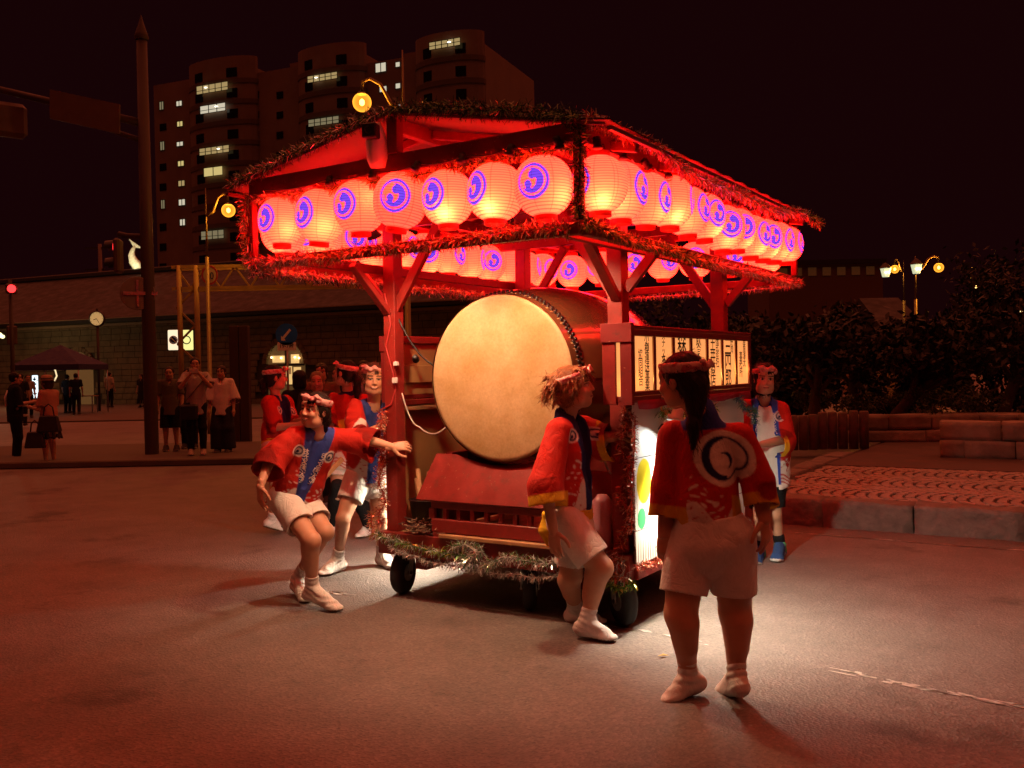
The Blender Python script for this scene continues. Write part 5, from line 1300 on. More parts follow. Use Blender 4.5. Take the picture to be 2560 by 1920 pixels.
            if o.get('chest', True) and not o.get('backview'):
                for sx in (-1, 1): crest(C, V, J['neck'] - up*(.145) + rt*sx*.112 + tfw*.10, rt, up, .043, tfw, simple=True)
            if o.get('backcrest'): crest(C, V, J['neck'] - up*o.get('bc', .235) + rt*o.get('bx', 0) - tfw*.12, rt, up, o.get('br', .135), -tfw)
            return C
        offs = [V3(0, 0, 0)] + ([rt*.0026 + up*.0012, -rt*.0026 - up*.0012, up*.0026 - rt*.0012, -up*.0026 + rt*.0012] if h < .01 else [])
        V = V0; C = sum(paint(V0 + q) for q in offs)/len(offs)
        coat = sdf_obj('happi_coat', [(V, Fq, C)], CLOTH, root, base)
        if o.get('collar_text'):
            bpy.context.view_layer.update(); bv = BVHTree.FromObject(coat, bpy.context.evaluated_depsgraph_get())
            for sx in (-1, 1):
                cu = bpy.data.curves.new('lettering', 'FONT'); cu.body = o['collar_text']; cu.size = .046; cu.align_x = 'CENTER'; cu.align_y = 'TOP'; cu.space_line = .86; cu.resolution_u = 2; cu.offset = .0011
                tmp = bpy.data.objects.new('tmp', cu); COL.objects.link(tmp); me = bpy.data.meshes.new_from_object(tmp.evaluated_get(bpy.context.evaluated_depsgraph_get())); bpy.data.objects.remove(tmp)
                ok = True; co = []
                for v in me.vertices:
                    ty = v.co.y; tt = 1 - (.115 - ty)/LL; xvv = max(0, (tt - tv)/(1 - tv))*vw*1.25 + .021
                    if o.get('open'): xvv = .06
                    p = hem + up*(tt*LL) + rt*(sx*xvv + v.co.x) + tfw*.5; hit = bv.ray_cast(Vector(p - base), Vector(-tfw), 1.0)
                    q = hit[0] if hit[0] is not None else Vector(p - base - tfw*.40); co.append(np.array(q) + tfw*.004)
                me.vertices.foreach_set('co', np.concatenate(co)); me.materials.clear(); me.update(); link('collar_lettering', me, mat('white_print', (.75, .73, .70), .8, var=0), coat)
    if o.get('shirt') is not None:
        s = Sdf(h); hem = pel - up*o.get('shirthem', .06); W = o.get('sw', .158)
        shm = (J['shA'] + J['shB'])/2; s.cone(J['shA'], J['shB'], .058, .058, .04); s.cone(shm - up*.08, waist, W, W*.98, .05, flat=(tfw, .74)); s.cone(waist, hem - up*.06, W*.98, W*1.08, .05, flat=(tfw, .8)); s.cone(J['neck'], J['neck'] - up*.07, .062, .08, .03)
        ss = o.get('shirt_sleeve', 0)
        for k in 'AB':
            if ss: a, e = J['sh'+k], J['el'+k]; ee = a + (e - a)*ss; d = unit(e - a); s.cone(a, ee + d*.03, .064, .070 + o.get('ssw', 0), .03)
        s.plane(hem, -up, .008); s.cone(hem - up*.1, hem + up*.04, W*1.0, W*.9, .008, flat=(tfw, .78), op='-')
        if ss:
            for k in 'AB':
                a, e = J['sh'+k], J['el'+k]; d = unit(e - a); ee = a + (e - a)*ss; s.ell(ee + d*.07, V3(.11, .11, .07), .004, M=np.stack([unit(np.cross(d, V3(.3, .9, .2))), np.cross(d, unit(np.cross(d, V3(.3, .9, .2)))), d], 1), op='-')
        s.cone(J['neck'] + up*.1, J['neck'] - up*.035 + tfw*.03, .060, .056, .008, op='-'); s.cone(J['neck'] + tfw*.09 + up*.02, J['neck'] + tfw*.12 - up*.06, .05, .035, .008, op='-')
        sd = o.get('seed', 4); s.func(lambda p: .005*vnoise((p - pel)*np.array([1, 1, .45]), sd + 30, 6, 38))
        V, Fq = s.mesh(); sdf_obj('shirt', [(V, Fq, np.asarray(o['shirt'], float))], CLOTH, root, base)
    if o.get('sash') is not None:
        tpos, hh_, colr = o['sash']; cen = pel + up*tpos; s = Sdf(h); W = o.get('cw', .172)*o.get('loose', 1.0)*o.get('sashw', 1.01)
        s.cone(cen - up*hh_, cen + up*hh_, W*1.02, W*.97, .01, flat=(tfw, .77)); s.plane(cen - up*hh_, -up, .006); s.plane(cen + up*hh_, up, .006)
        s.func(lambda p: .003*np.sin(((p - cen) @ up)*190 + 3*vnoise(p, 6, 3, 12)))
        if o.get('sashknot') is not None: kd = unit(o['sashknot']); kp = cen + kd*(W*.80); s.ell(kp, (.04, .04, .035), .01); s.chain([kp, kp - V3(0, 0, .09) + kd*.02, kp - V3(0, 0, .17)], [.03, .04, .02], .01)
        sdf_obj('sash', [(*s.mesh(), colr)], CLOTH, root, base)
    # --- trousers, shorts, skirt
    lg = o.get('legs', 'shorts'); lc = np.asarray(o.get('legcol', WHITE_C), float)
    if lg in ('shorts', 'trousers', 'wide'):
        s = Sdf(h); fr = o.get('leglen', .62); lw = o.get('lw', .104)*g
        s.cone(pel + up*.10, pel - up*.01, .138*g, .152*g, .04, flat=(tfw, .80)); s.ell(pel - up*.035, (.14*g, .125*g, .07), .03)
        cuts = []
        for k in 'AB':
            a, kn, an = J['hp'+k], J['kn'+k], J['an'+k]
            if lg == 'shorts': e = a + (kn - a)*fr; d = unit(kn - a); s.cone(a, e + d*.04, lw, lw*.98, .018); cuts.append((e, d, lw*.98))
            else:
                w2 = .075 if lg == 'trousers' else .13; w3 = .058 if lg == 'trousers' else .14; e = kn + (an - kn)*(.98); d = unit(an - kn); s.cone(a, kn, lw, w2, .04); s.cone(kn, e + d*.02, w2, w3, .03); cuts.append((e, d, w3))
        sd = o.get('seed', 4) + 50
        s.func(lambda p: o.get('wrl', .008)*vnoise((p - pel)*np.array([1, 1, .6]), sd, 6, 36)*np.clip(.6 + vnoise(p, sd + 2, 3, 10), 0, 1.3))
        s.plane(pel + up*.10, up, .006)
        for e, d, w in cuts:
            Mx = np.stack([unit(np.cross(d, V3(.3, .9, .2))), np.cross(d, unit(np.cross(d, V3(.3, .9, .2)))), d], 1)
            s.ell(e + d*.11, V3(w*1.5, w*1.5, .11), .004, M=Mx, op='-'); s.cone(e + d*.02, e - d*.04, w*.80, w*.6, .005, op='-')
        sdf_obj({'shorts': 'shorts', 'trousers': 'trousers', 'wide': 'trousers'}[lg], [(*s.mesh(), lc)], CLOTH, root, base)
    elif lg == 'skirt':
        s = Sdf(h); hemz = o.get('skirtz', .5); bot = np.array([pel[0], pel[1], hemz]); s.cone(pel + up*.1, pel, .13*g, .16*g, .03, flat=(tfw, .8)); s.cone(pel, bot, .16*g, .24*g, .03, flat=(tfw, .85)); s.plane(bot, (0, 0, -1)); s.cone(bot - V3(0, 0, .1), bot + V3(0, 0, .1), .23*g, .2*g, .006, flat=(tfw, .85), op='-')
        s.func(lambda p: .010*np.sin(np.arctan2(p[:, 1] - pel[1], p[:, 0] - pel[0])*11)*np.clip((pel[2] - p[:, 2])*3, 0, 1)); sdf_obj('skirt', [(*s.mesh(), lc)], CLOTH, root, base)
    if o.get('tights') is not None:
        parts = []
        for k in 'AB': s = Sdf(h); kn, an = J['kn'+k], J['an'+k]; s.cone(kn + (an - kn)*o.get('t0', .1), an, .068, .050, .02); s.cone(kn + (an - kn)*.25, kn + (an - kn)*.45, .074, .066, .02); parts.append((*s.mesh(), o['tights']))
        sdf_obj('leggings', parts, CLOTH, root, base)
    # --- footwear
    sk = o.get('sock', 'tabi')
    for k in 'AB':
        an, kn = J['an'+k], J['kn'+k]; s = Sdf(min(h, .0065)); sole, fu, bot = foot_sdf(s, an, J['to'+k], .006 if sk == 'tabi' else .012)
        if sk == 'tabi':
            topp = an + (kn - an)*o.get('sockh', .30); s.cone(an, topp, .043, .047, .02); s.plane(topp - unit(kn - an)*.01, unit(kn - an), .004)
            def wr(p, an=an, kn=kn): return .0035*np.sin(((p - an) @ unit(kn - an))*170 + 4*vnoise(p, 3, 3, 20))*np.clip(1 - np.abs((p - an) @ unit(kn - an) - .03)*9, 0.15, 1)
            s.func(wr)
        s.plane(bot, -fu, .004); V, Fq = s.mesh(); C = np.tile(np.asarray(o.get('sockcol', WHITE_C), float), (len(V), 1)); d = (V - bot) @ fu
        C[d < .011] = o.get('solecol', (.16, .09, .05))
        if sk == 'shoe':
            C[:] = o.get('shoecol', (.05, .05, .05)); C[d < .022] = o.get('solecol', (.6, .6, .58))
            if 'stripes' in o:
                q = V - an; tt = q @ sole; sd_ = np.abs(((tt*1.0 + (q @ fu)*.55) % .030) - .015) < .006; C[sd_ & (tt > .015) & (tt < .105) & (d > .03) & (d < .085)] = o['stripes']; C[(d > .088) & (tt < .05)] = (.12, .50, .25)
        sdf_obj('sock' if sk == 'tabi' else 'shoe', [(V, Fq, C)], CLOTH, root, base)
    if o.get('anklet') is not None:
        parts = []
        for k in 'AB': s = Sdf(h); kn, an = J['kn'+k], J['an'+k]; s.cone(an - (kn - an)*.02, an + (kn - an)*.26, .044, .048, .01); parts.append((*s.mesh(), o['anklet']))
        sdf_obj('sock', parts, CLOTH, root, base)
    return root
def relax(c=.3): return dict(curl=(c, c*1.1, c*1.25, c*1.4), thumb=.6)

# --- crouching woman at the left post
j = lambda x, y, Y: at(x, y, Y)
W1 = dict(head=j(786, 1027, 6.30), hf=V3(-.50, -.86, .04), hu=V3(.14, .02, 1), neck=j(795, 1078, 6.36), tf=V3(.42, -.86, -.25),
          shA=j(736, 1092, 6.30), shB=j(846, 1096, 6.46), elA=j(672, 1155, 6.20), wrA=j(650, 1216, 6.06), elB=j(918, 1100, 6.50), wrB=j(980, 1117, 6.46),
          hpA=j(706, 1246, 6.40), hpB=j(756, 1250, 6.54), knA=j(778, 1352, 6.12), anA=j(780, 1470, 6.21), toA=gp(853, 1521, .028), knB=j(812, 1330, 6.34), anB=j(742, 1448, 6.60), toB=gp(770, 1500, .028),
          handA=(V3(.02, -.10, -1), V3(-.75, -.6, 0), -1, dict(curl=(.30, .25, .35, .45), thumb=.8, spread=.16)), handB=(V3(1, .10, .06), V3(-.15, -.85, .5), 1, dict(curl=(.55, .55, .55, .55), thumb=.5, spread=.12)))
figure('person', 'crouching woman in red happi coat reaching out to the left post', W1, dict(smile=.9, hair='bangs', band=-.45, hem=.075, sash=(.02, .035, (.42, .40, .06)), leglen=.60, collar_text='お\nた\nる\n潮\n太\n鼓', seed=4, lgirth=1.08, calf=V3(-.8, .5, 0), cuff=None, sleeve=1.22, sr=.118, wave=.20), 'dancers pushing the float')

# --- man with tousled brown hair at the right post
MAN = dict(head=j(1437, 972, 5.47), hf=V3(.93, -.30, .16), hu=V3(-.28, .0, 1), neck=j(1417, 1030, 5.52), tf=V3(.86, -.46, .12),
           shA=j(1394, 1078, 5.38), shB=j(1452, 1066, 5.66), elA=j(1365, 1215, 5.26), wrA=j(1384, 1330, 5.22), elB=j(1505, 1095, 5.62), wrB=j(1543, 1090, 5.58),
           hpA=j(1412, 1300, 5.42), hpB=j(1440, 1298, 5.58), knA=j(1502, 1420, 5.34), anA=j(1466, 1552, 5.37), toA=gp(1540, 1594, .028), knB=j(1426, 1440, 5.58), anB=j(1437, 1520, 5.75), toB=gp(1512, 1553, .028),
           handA=(V3(.08, -.05, -1), V3(-.4, -.9, 0), -1, relax(.3)), handB=(V3(.85, .5, .1), V3(-.4, -.6, .7), 1, dict(curl=(.5, .5, .5, .5), thumb=.5)))
figure('person', 'man with tousled brown hair in red happi coat leaning at the right post', MAN, dict(hair='messy', haircol=(.20, .075, .028), band=.15, hem=.14, sash=(.035, .03, YEL_C), leglen=.72, cuff=YEL_C, seed=14, girth=1.05, lgirth=1.2, collar=NAVY, sleeve=1.30, sr=.112, wave=.34, calf=V3(-.9, .3, 0), skin=SKIN*np.array([.92, .87, .82]), cw=.165, sashknot=V3(-1, -.2, 0), hscale=1.03), 'dancers pushing the float')

# --- woman seen from behind
BW = dict(head=j(1702, 955, 4.32), hf=V3(-.70, .68, -.16), hu=V3(.05, -.05, 1), neck=j(1757, 1040, 4.37), tf=V3(-.40, .90, -.10),
          shA=j(1682, 1092, 4.42), shB=j(1846, 1096, 4.36), elA=j(1670, 1222, 4.40), wrA=j(1660, 1335, 4.38), elB=j(1896, 1205, 4.32), wrB=j(1910, 1300, 4.26),
          hpA=j(1726, 1340, 4.39), hpB=j(1828, 1340, 4.34), knA=j(1702, 1535, 4.34), anA=j(1722, 1690, 4.40), toA=V3(*at(1655, 1752, 4.36)), knB=j(1838, 1530, 4.38), anB=j(1842, 1690, 4.34), toB=V3(*at(1800, 1722, 4.56)),
          handA=(V3(-.05, -.02, -1), V3(-.6, -.8, 0), -1, relax(.35)), handB=(V3(.10, -.05, -1), V3(.7, -.7, 0), 1, dict(curl=(.35, .3, .45, .55), thumb=.7)))
figure('person', 'woman seen from behind with a large white crest on her red happi coat', BW, dict(hair='longtail', haircol=(.016, .008, .006), band=3.0, hem=.045, backview=True, backcrest=True, br=.130, bc=.205, bx=.022, sash=(.05, .034, YEL_C*.7), leglen=.66, cuff=YEL_C*.8, seed=24, girth=1.2, lgirth=1.36, cw=.166, sleeve=1.52, sr=.088, lw=.093, wave=.30, skin=SKIN*np.array([.95, .90, .86]), calf=V3(.25, -1, 0), sockh=.28, solecol=(.05, .035, .03), hscale=1.04, sashw=1.0, collar=np.array([.03, .05, .30])), 'dancers beside the float')

# --- young woman at the rear right corner
RW = dict(head=j(1912, 950, 7.42), hf=V3(-.12, -1, -.04), hu=V3(.05, 0, 1), neck=j(1910, 995, 7.48), tf=V3(-.20, -.97, -.05),
          shA=j(1868, 1020, 7.50), shB=j(1952, 1026, 7.52), elA=j(1850, 1090, 7.35), wrA=j(1830, 1120, 7.15), elB=j(1962, 1098, 7.42), wrB=j(1898, 1112, 7.20),
          hpA=j(1895, 1180, 7.52), hpB=j(1938, 1180, 7.56), knA=j(1902, 1290, 7.40), anA=j(1898, 1370, 7.60), toA=gp(1885, 1405, .03), knB=j(1936, 1285, 7.56), anB=j(1950, 1362, 7.62), toB=gp(1940, 1398, .03))
figure('person', 'young woman in white T-shirt and open red happi coat at the rear right corner', RW, dict(hair='bob', band=0.0, hem=.12, open=True, cuff=YEL_C, seed=34, shirt=WHITE_C, shirthem=.10, sw=.158, cw=.182, legs='shorts', legcol=BLACK_C, leglen=.75, lw=.088, sock='shoe', shoecol=(.03, .10, .30), stripes=(.7, .7, .7), solecol=(.7, .7, .68), anklet=BLACK_C, collar_text='お\nた\nる\n潮', sleeve=1.35, sr=.105, wave=.34, h=.008, vw=.06, collar=np.array([.03, .07, .42])), 'dancers pushing the float')

# --- smiling older woman behind the left post
W2 = dict(head=j(936, 950, 7.12), hf=V3(.16, -.98, -.05), hu=V3(.05, 0, 1), neck=j(935, 1010, 7.20), tf=V3(.35, -.93, -.12),
          shA=j(886, 1024, 7.14), shB=j(972, 1026, 7.34), elA=j(898, 1092, 6.92), wrA=j(946, 1068, 6.74), elB=j(1005, 1090, 7.2), wrB=j(1000, 1110, 7.0),
          hpA=j(893, 1196, 7.28), hpB=j(946, 1198, 7.42), knA=j(858, 1296, 7.14), anA=j(845, 1398, 7.30), toA=gp(798, 1434, .028), knB=j(950, 1290, 7.34), anB=j(955, 1384, 7.52), toB=gp(990, 1418, .028),
          handA=(V3(.95, .05, .22), V3(-.1, -.80, .6), -1, dict(curl=(.15, .15, .18, .2), thumb=.4, spread=.14)))
figure('person', 'smiling older woman in red happi coat with white cuffs behind the left post', W2, dict(smile=.9, hair='short_f', haircol=(.05, .025, .016), band=.35, hem=.02, sash=(.015, .035, YEL_C*.8), legcol=WHITE_C, leglen=.48, cuff=WHITE_C, seed=44, sleeve=1.20, sr=.10, h=.008, collar=BLUE_C*.8, calf=V3(0, 1, 0)), 'dancers pushing the float')

# --- two dancers further back on the left
W3 = dict(head=j(862, 934, 8.78), hf=V3(-.85, .45, .05), hu=V3(.15, 0, 1), neck=j(872, 985, 8.85), tf=V3(-.55, .80, 0),
          shA=j(838, 1000, 8.85), shB=j(908, 1002, 8.8), elA=j(826, 1058, 8.72), wrA=j(818, 1102, 8.6), elB=j(925, 1070, 8.7), wrB=j(930, 1120, 8.6),
          hpA=j(850, 1155, 8.85), hpB=j(895, 1155, 8.85), knA=j(842, 1225, 8.75), anA=j(830, 1310, 8.95), toA=gp(812, 1335, .028), knB=j(895, 1232, 8.7), anB=j(922, 1318, 8.85), toB=gp(888, 1340, .028))
figure('person', 'dancer in black leggings and red happi coat, face turned away behind older woman', W3, dict(hair='ponytail', band=0.3, hem=.06, backview=True, leglen=.45, cuff=YEL_C, seed=54, tights=BLACK_C, t0=-.12, h=.009, sleeve=1.1, collar=NAVY, wave=.2, backcrest=True, br=.10), 'dancers further back')
W4 = dict(head=j(690, 945, 9.1), hf=V3(.90, .30, -.05), hu=V3(-.05, 0, 1), neck=j(690, 990, 9.15), tf=V3(.80, -.35, 0),
          shA=j(672, 1010, 8.98), shB=j(716, 1006, 9.3), elA=j(690, 1068, 8.92), wrA=j(742, 1062, 8.9), elB=j(735, 1058, 9.2), wrB=j(760, 1048, 9.05),
          hpA=j(680, 1120, 9.02), hpB=j(706, 1120, 9.2), knA=j(690, 1222, 9.0), anA=j(680, 1300, 9.1), toA=gp(705, 1325, .028), knB=j(712, 1222, 9.2), anB=j(702, 1296, 9.3), toB=gp(730, 1318, .028))
figure('person', 'dancer in red happi coat with yellow sash and folded arms farthest left', W4, dict(hair='bangs', band=.5, hem=.12, leglen=.6, legcol=PINK_C, seed=64, sash=(.07, .035, YEL_C), h=.009, sleeve=1.05, sr=.08, collar=NAVY, wave=.42), 'dancers further back')
# wooden clapper tucked under the arm between the women
m = MB(); m.beam(j(808, 1196, 7.0), j(856, 1146, 7.1), .035, .035); tag(m.build('wooden_clapper', WOOD, bevel=.004), 'wooden clapper stick held low between the crouching woman and the older woman', 'clapper')
# ------------------------------------------------------------------ bystanders
def stander(px, Y, z, H, face, label, o, arms='down', lean=0.0, hfx=None, group='bystanders on the left'):
    b = at(px, 900, Y); b = V3(b[0], b[1], z); f = unit(V3(face[0], face[1], 0)); r_ = V3(f[1], -f[0], 0); U = V3(0, 0, 1); s_ = H/1.65
    P_ = lambda x, y, h: b + r_*x*s_ + f*y*s_ + U*h*H
    st_ = o.get('stride', 0.0)
    J = dict(head=P_(0, .02, .925), hf=unit(V3(*(hfx if hfx is not None else (f[0], f[1], -.05)))), neck=P_(0, -.02, .845), tf=f,
             shA=P_(-.165, -.01, .815), shB=P_(.165, -.01, .815), hpA=P_(-.085, 0, .50), hpB=P_(.085, 0, .50),
             knA=P_(-.095, .03 + st_*.5, .28), knB=P_(.095, .03 - st_*.3, .28), anA=P_(-.10, -.01 + st_, .052), anB=P_(.10, -.01 - st_, .052 + abs(st_)*.1))
    for k in 'AB': J['to'+k] = J['an'+k] + f*.17 + V3(0, 0, -.052*H + .028)
    if arms == 'phone':
        for k, sx in (('A', -1), ('B', 1)): J['el'+k] = P_(sx*.24, .16, .70); J['wr'+k] = P_(sx*.06, .30, .835)
    elif arms == 'hold':
        for k, sx in (('A', -1), ('B', 1)): J['el'+k] = P_(sx*.20, .04, .64); J['wr'+k] = P_(sx*.12, .26, .66)
    else:
        for k, sx in (('A', -1), ('B', 1)): J['el'+k] = P_(sx*.22, -.01, .64); J['wr'+k] = P_(sx*.23, .07, .50)
    oo = dict(coat=False, h=.014, hh=.007, hairh=.009, sock='shoe', shoecol=(.05, .045, .04), legs='trousers', legcol=BLACK_C, z=z, shirt_sleeve=.75, skin=SKIN*.9); oo.update(o)
    return figure('person', label, J, oo, group), J
DGY = np.array([.10, .09, .085])
_, Jp = stander(488, 17.0, .12, 1.78, (.30, -1), 'man in grey open shirt photographing with his phone beside the traffic pole', dict(hair='short', haircol=(.012, .01, .008), shirt=np.array([.42, .37, .36]), shirthem=.16, ssw=.02, shoecol=(.45, .35, .30), sw=.165), 'phone')
ph = (Jp['wrA'] + Jp['wrB'])/2 + V3(.01, -.09, .045)
m = MB(); m.box((-.08, -.006, -.04), (.08, .006, .04)); o = m.build('phone', mat('white_phone', (.55, .45, .42), .3), loc=ph, rot=(0, 0, .25), bevel=.008); tag(o, 'pale phone held up by the man in the grey shirt', 'phone')
bagr = empty('shoulder_bag', Jp['hpB'] + V3(.02, -.17, -.10)); tag(bagr, 'black shoulder bag hanging in front of the man with the phone', 'bag', 'bags')
m = MB(); m.box((-.16, -.05, -.14), (.16, .05, .14)); m.build('bag_body', BLACK, bagr, bevel=.03)
m = MB(); m.beam(V3(-.12, -.0, .13), Jp['shA'] - (Jp['hpB'] + V3(.02, -.17, -.10)) + V3(.06, -.10, 0), .04, .01); m.build('strap', BLACK, bagr)
stander(553, 17.6, .12, 1.62, (.05, -1), 'woman in loose pale blouse and wide dark trousers beside the phone man', dict(hair='bob', haircol=(.03, .015, .01), shirt=np.array([.74, .62, .62]), shirthem=.12, sw=.17, ssw=.05, shirt_sleeve=1.0, legs='wide', legcol=(.03, .03, .05), girth=1.05))
stander(423, 18.0, .12, 1.62, (.2, -1), 'man in olive shirt and dark knee shorts half hidden by the traffic pole', dict(hair='short', shirt=np.array([.12, .10, .075]), shirthem=.12, legs='shorts', leglen=.95, sw=.16))
stander(470, 18.6, .12, 1.60, (.1, -1), 'dark-haired person peeking from behind the phone man', dict(hair='bob', shirt=np.array([.1, .09, .09])))
_, Jh = stander(118, 16.6, .0, 1.60, (-1, .25), 'woman in banded straw hat and salmon blouse carrying dark bags', dict(hair='bob', haircol=(.05, .03, .02), shirt=np.array([.50, .22, .17]), legs='skirt', legcol=(.035, .025, .025), skirtz=.50, shoecol=(.5, .22, .18)), 'hold')
ht = empty('straw_hat', Jh['head'] + V3(0, 0, .055)); tag(ht, 'straw hat with dark band on the woman in the salmon blouse', 'hat')
m = MB(); m.lathe([(.165, .0), (.17, .006), (.10, .012), (.095, .06), (.088, .085), (.05, .098), (0, .10)], 24); m.build('hat_straw', mat('straw', (.45, .28, .17), .8, bump=.4, bscale=120), ht, smooth=True)
m = MB(); m.lathe([(.101, .014), (.101, .045), (.097, .045)], 24); m.build('hat_band', BLACK, ht, smooth=True)
for i, (dx, dz, w) in enumerate(((.13, .78, .24), (-.12, .50, .20))):
    bg_ = empty('handbag', V3(Jh['hpA'][0] + dx + .02, Jh['hpA'][1] - .18, dz)); tag(bg_, ['large dark tote on the arm of the woman in the straw hat', 'dark handbag hanging low from the woman in the straw hat'][i], 'bag', 'bags')
    m = MB(); m.add([(-w*.9, -.06, -.15), (w*.9, -.06, -.15), (w*.9, .06, -.15), (-w*.9, .06, -.15), (-w*.65, -.03, .14), (w*.65, -.03, .14), (w*.65, .03, .14), (-w*.65, .03, .14)], [(0,3,2,1),(4,5,6,7),(0,1,5,4),(1,2,6,5),(2,3,7,6),(3,0,4,7)]); m.build('bag_body', mat('dark_leather', (.025, .018, .016), .5), bg_, bevel=.02)
    m = MB(); m.tube([(-w*.4, 0, .13), (-w*.3, 0, .28), (0, 0, .34), (w*.3, 0, .28), (w*.4, 0, .13)], .012, 6); m.build('bag_handle', BLACK, bg_, smooth=True)
_, Jo = stander(35, 17.6, .0, 1.70, (.75, .55), 'officer in dark uniform with pale reflective belts at the left edge', dict(hair='short', shirt=np.array([.012, .013, .02]), legcol=(.01, .011, .016), shirthem=.08, sw=.175, shirt_sleeve=1.0), 'hold')
REFL = mat('reflective_tape', (.65, .62, .58), .35, var=.05)
vest = empty('reflective_harness', V3(Jo['hpA'][0]*.5 + Jo['hpB'][0]*.5, Jo['hpA'][1], .9)); tag(vest, 'pale reflective harness worn by the officer at the left edge', 'harness')
for (z_, w) in ((.17, .185), (-.02, .190)):
    m = MB(); m.lathe([(w, -.022), (w + .004, 0), (w, .022)], 24); o = m.build('belt', REFL, vest, smooth=True, loc=(0, 0, z_)); o.scale = (1, .86, 1)
m = MB(); m.tube([(-.10, -.20, .16), (-.12, -.20, .32), (-.08, -.16, .46)], .02, 6); m.build('shoulder_strap', REFL, vest, smooth=True)
far = [(272, 45, .10, 1.72, (.3, 1), 'pedestrian in pale shirt with dark backpack walking before the warehouse', dict(hair='short', shirt=np.array([.50, .42, .30]), legcol=BLACK_C), 'down'),
       (352, 44, .10, 1.58, (-.3, -1), 'pedestrian in long dark dress by the warehouse wall', dict(hair='bob', shirt=np.array([.03, .025, .03]), legs='skirt', skirtz=.3, legcol=(.02, .018, .02)), 'down'),
       (188, 38, .06, 1.70, (-.4, 1), 'guard in dark uniform with reflective sash beside the blue tent', dict(hair='short', shirt=np.array([.015, .02, .04]), legcol=(.015, .016, .03), stride=.14), 'down'),
       (166, 40, .06, 1.66, (.2, 1), 'person in dark top standing under the blue tent', dict(hair='short', shirt=np.array([.03, .03, .04])), 'down'),
       (68, 36, .06, 1.66, (.6, -.8), 'person in pale top standing left of the blue tent', dict(hair='short', shirt=np.array([.35, .30, .26])), 'down'),
       (50, 30, .06, 1.68, (-.2, 1), 'person in black standing behind the officer', dict(hair='short', shirt=np.array([.02, .02, .02])), 'down')]
for (px, Y, z, H, fc, lb, o, ar) in far:
    o = dict(o); o.update(h=.022, hh=.010, hairh=.012, wrl=.003); stander(px, Y, z, H, fc, lb, o, ar, group='people by the warehouse')
for (px, Y, H, fc, lb, o) in [
    (792, 11.2, 1.58, (.1, -1), 'smiling woman with long light hair watching behind the dancers', dict(hair='longtail', haircol=(.22, .13, .07), shirt=np.array([.05, .045, .05]), smile=.9)),
    (803, 12.6, 1.70, (.05, -1), 'woman with glasses in tan top watching behind the light-haired woman', dict(hair='bob', haircol=(.03, .02, .012), shirt=np.array([.22, .12, .06]))),
    (909, 12.6, 1.73, (.05, -1), 'woman in lavender top watching behind the older dancer', dict(hair='ponytail', haircol=(.02, .014, .01), shirt=np.array([.30, .25, .27]))),
    (748, 11.6, 1.60, (.1, 1), 'dark figure in black with back turned before the lit arch', dict(hair='bob', haircol=(.01, .008, .008), shirt=np.array([.012, .01, .012]))),
    (845, 13.4, 1.66, (-.1, -1), 'dark-haired onlooker in black half hidden by the dancers', dict(hair='short', shirt=np.array([.02, .018, .018]))),
    (950, 13.2, 1.62, (.0, -1), 'onlooker in dark shirt beside the left post', dict(hair='short', shirt=np.array([.03, .025, .02])))]:
    stander(px, Y, .0, H, fc, lb, dict(o, hh=.006), 'down', group='onlookers behind the dancers')

# ------------------------------------------------------------------ far pavements on the left
PAVEL = mat('pale_pavement', (.11, .095, .075), .85, var=.25, scale=2, bump=.3)
tag(MB().box((-40, 16.2, .0), (-3.6, 20.2, .118)).build('pavement', PAVEL, bevel=.02), 'paved island where the bystanders stand', kind='structure')
tag(MB().box((-70, 33, .0), (2.5, 60, .055)).build('pavement', PAVEL, bevel=.02), 'pavement in front of the stone warehouse', kind='structure')

# ------------------------------------------------------------------ stone warehouse
def wall_pt(px, Y=None):
    """point of the warehouse wall line below a pixel column"""
    p0 = at(-300, 900, 60)[:2]; p1 = at(1200, 900, 43)[:2]; d = ray(px, 900)[:2]; e = p1 - p0
    M_ = np.array([[d[0], -e[0]], [d[1], -e[1]]]); t, s_ = np.linalg.solve(M_, p0); return V3(d[0]*t, d[1]*t, 0)
w0 = wall_pt(-300); w1 = wall_pt(1200); wd = unit(w1 - w0); wn_ = V3(wd[1], -wd[0], 0)                 # wn_ points to the camera
WLEN = np.linalg.norm(w1 - w0); wh = empty('stone_warehouse', w0, math.atan2(wd[1], wd[0])); tag(wh, 'long stone warehouse with dark tiled roof and arched openings', 'building')
EZ, RZ_, RD = 4.75, 8.1, 7.0
MORTAR = mat('mortar', (.07, .055, .035), .9, var=.2); SBLK = mat('soft_stone', (.20, .15, .085), .85, var=.35, scale=1.2, bump=.5, bscale=6, bdist=.03)
def s_of(px): return (wall_pt(px) - w0) @ wd
arches = [(s_of(713), 1.15, 2.05), (s_of(195), 1.05, 2.0)]           # centre along the wall, half width, spring height
m = MB(); m.box((0, .10, 0), (WLEN, 12, EZ - .02)); m.build('wall_core', MORTAR, wh)
blk = MB().box((-.5, -.5, -.5), (.5, .5, .5)).mesh('stone_block'); blk.materials.append(SBLK)
def in_arch(x, z, hw, mrg=.10):
    for (c, r_, sp) in arches:
        if abs(x - c) < r_ + hw*.5 + mrg and z < sp: return True
        if z >= sp and math.hypot(x - c, z - sp) < r_ + mrg + hw*.35: return True
    return False
cand = []
for row in range(14):
    z = .16 + row*.33; x = (.3 if row % 2 else 0)
    while x < WLEN:
        l = .62 + .25*random.random()
        if not in_arch(x + l/2, z, l): cand.append((x + l/2, z, l))
        x += l
def vis(c):
    p = w0 + wd*c[0]; d = p - _C; px = 1280 + F_PX*(d @ _RT)/(d @ _FW); return 500 < px < 830 and c[1] > 1.0
cand.sort(key=lambda c: not vis(c))
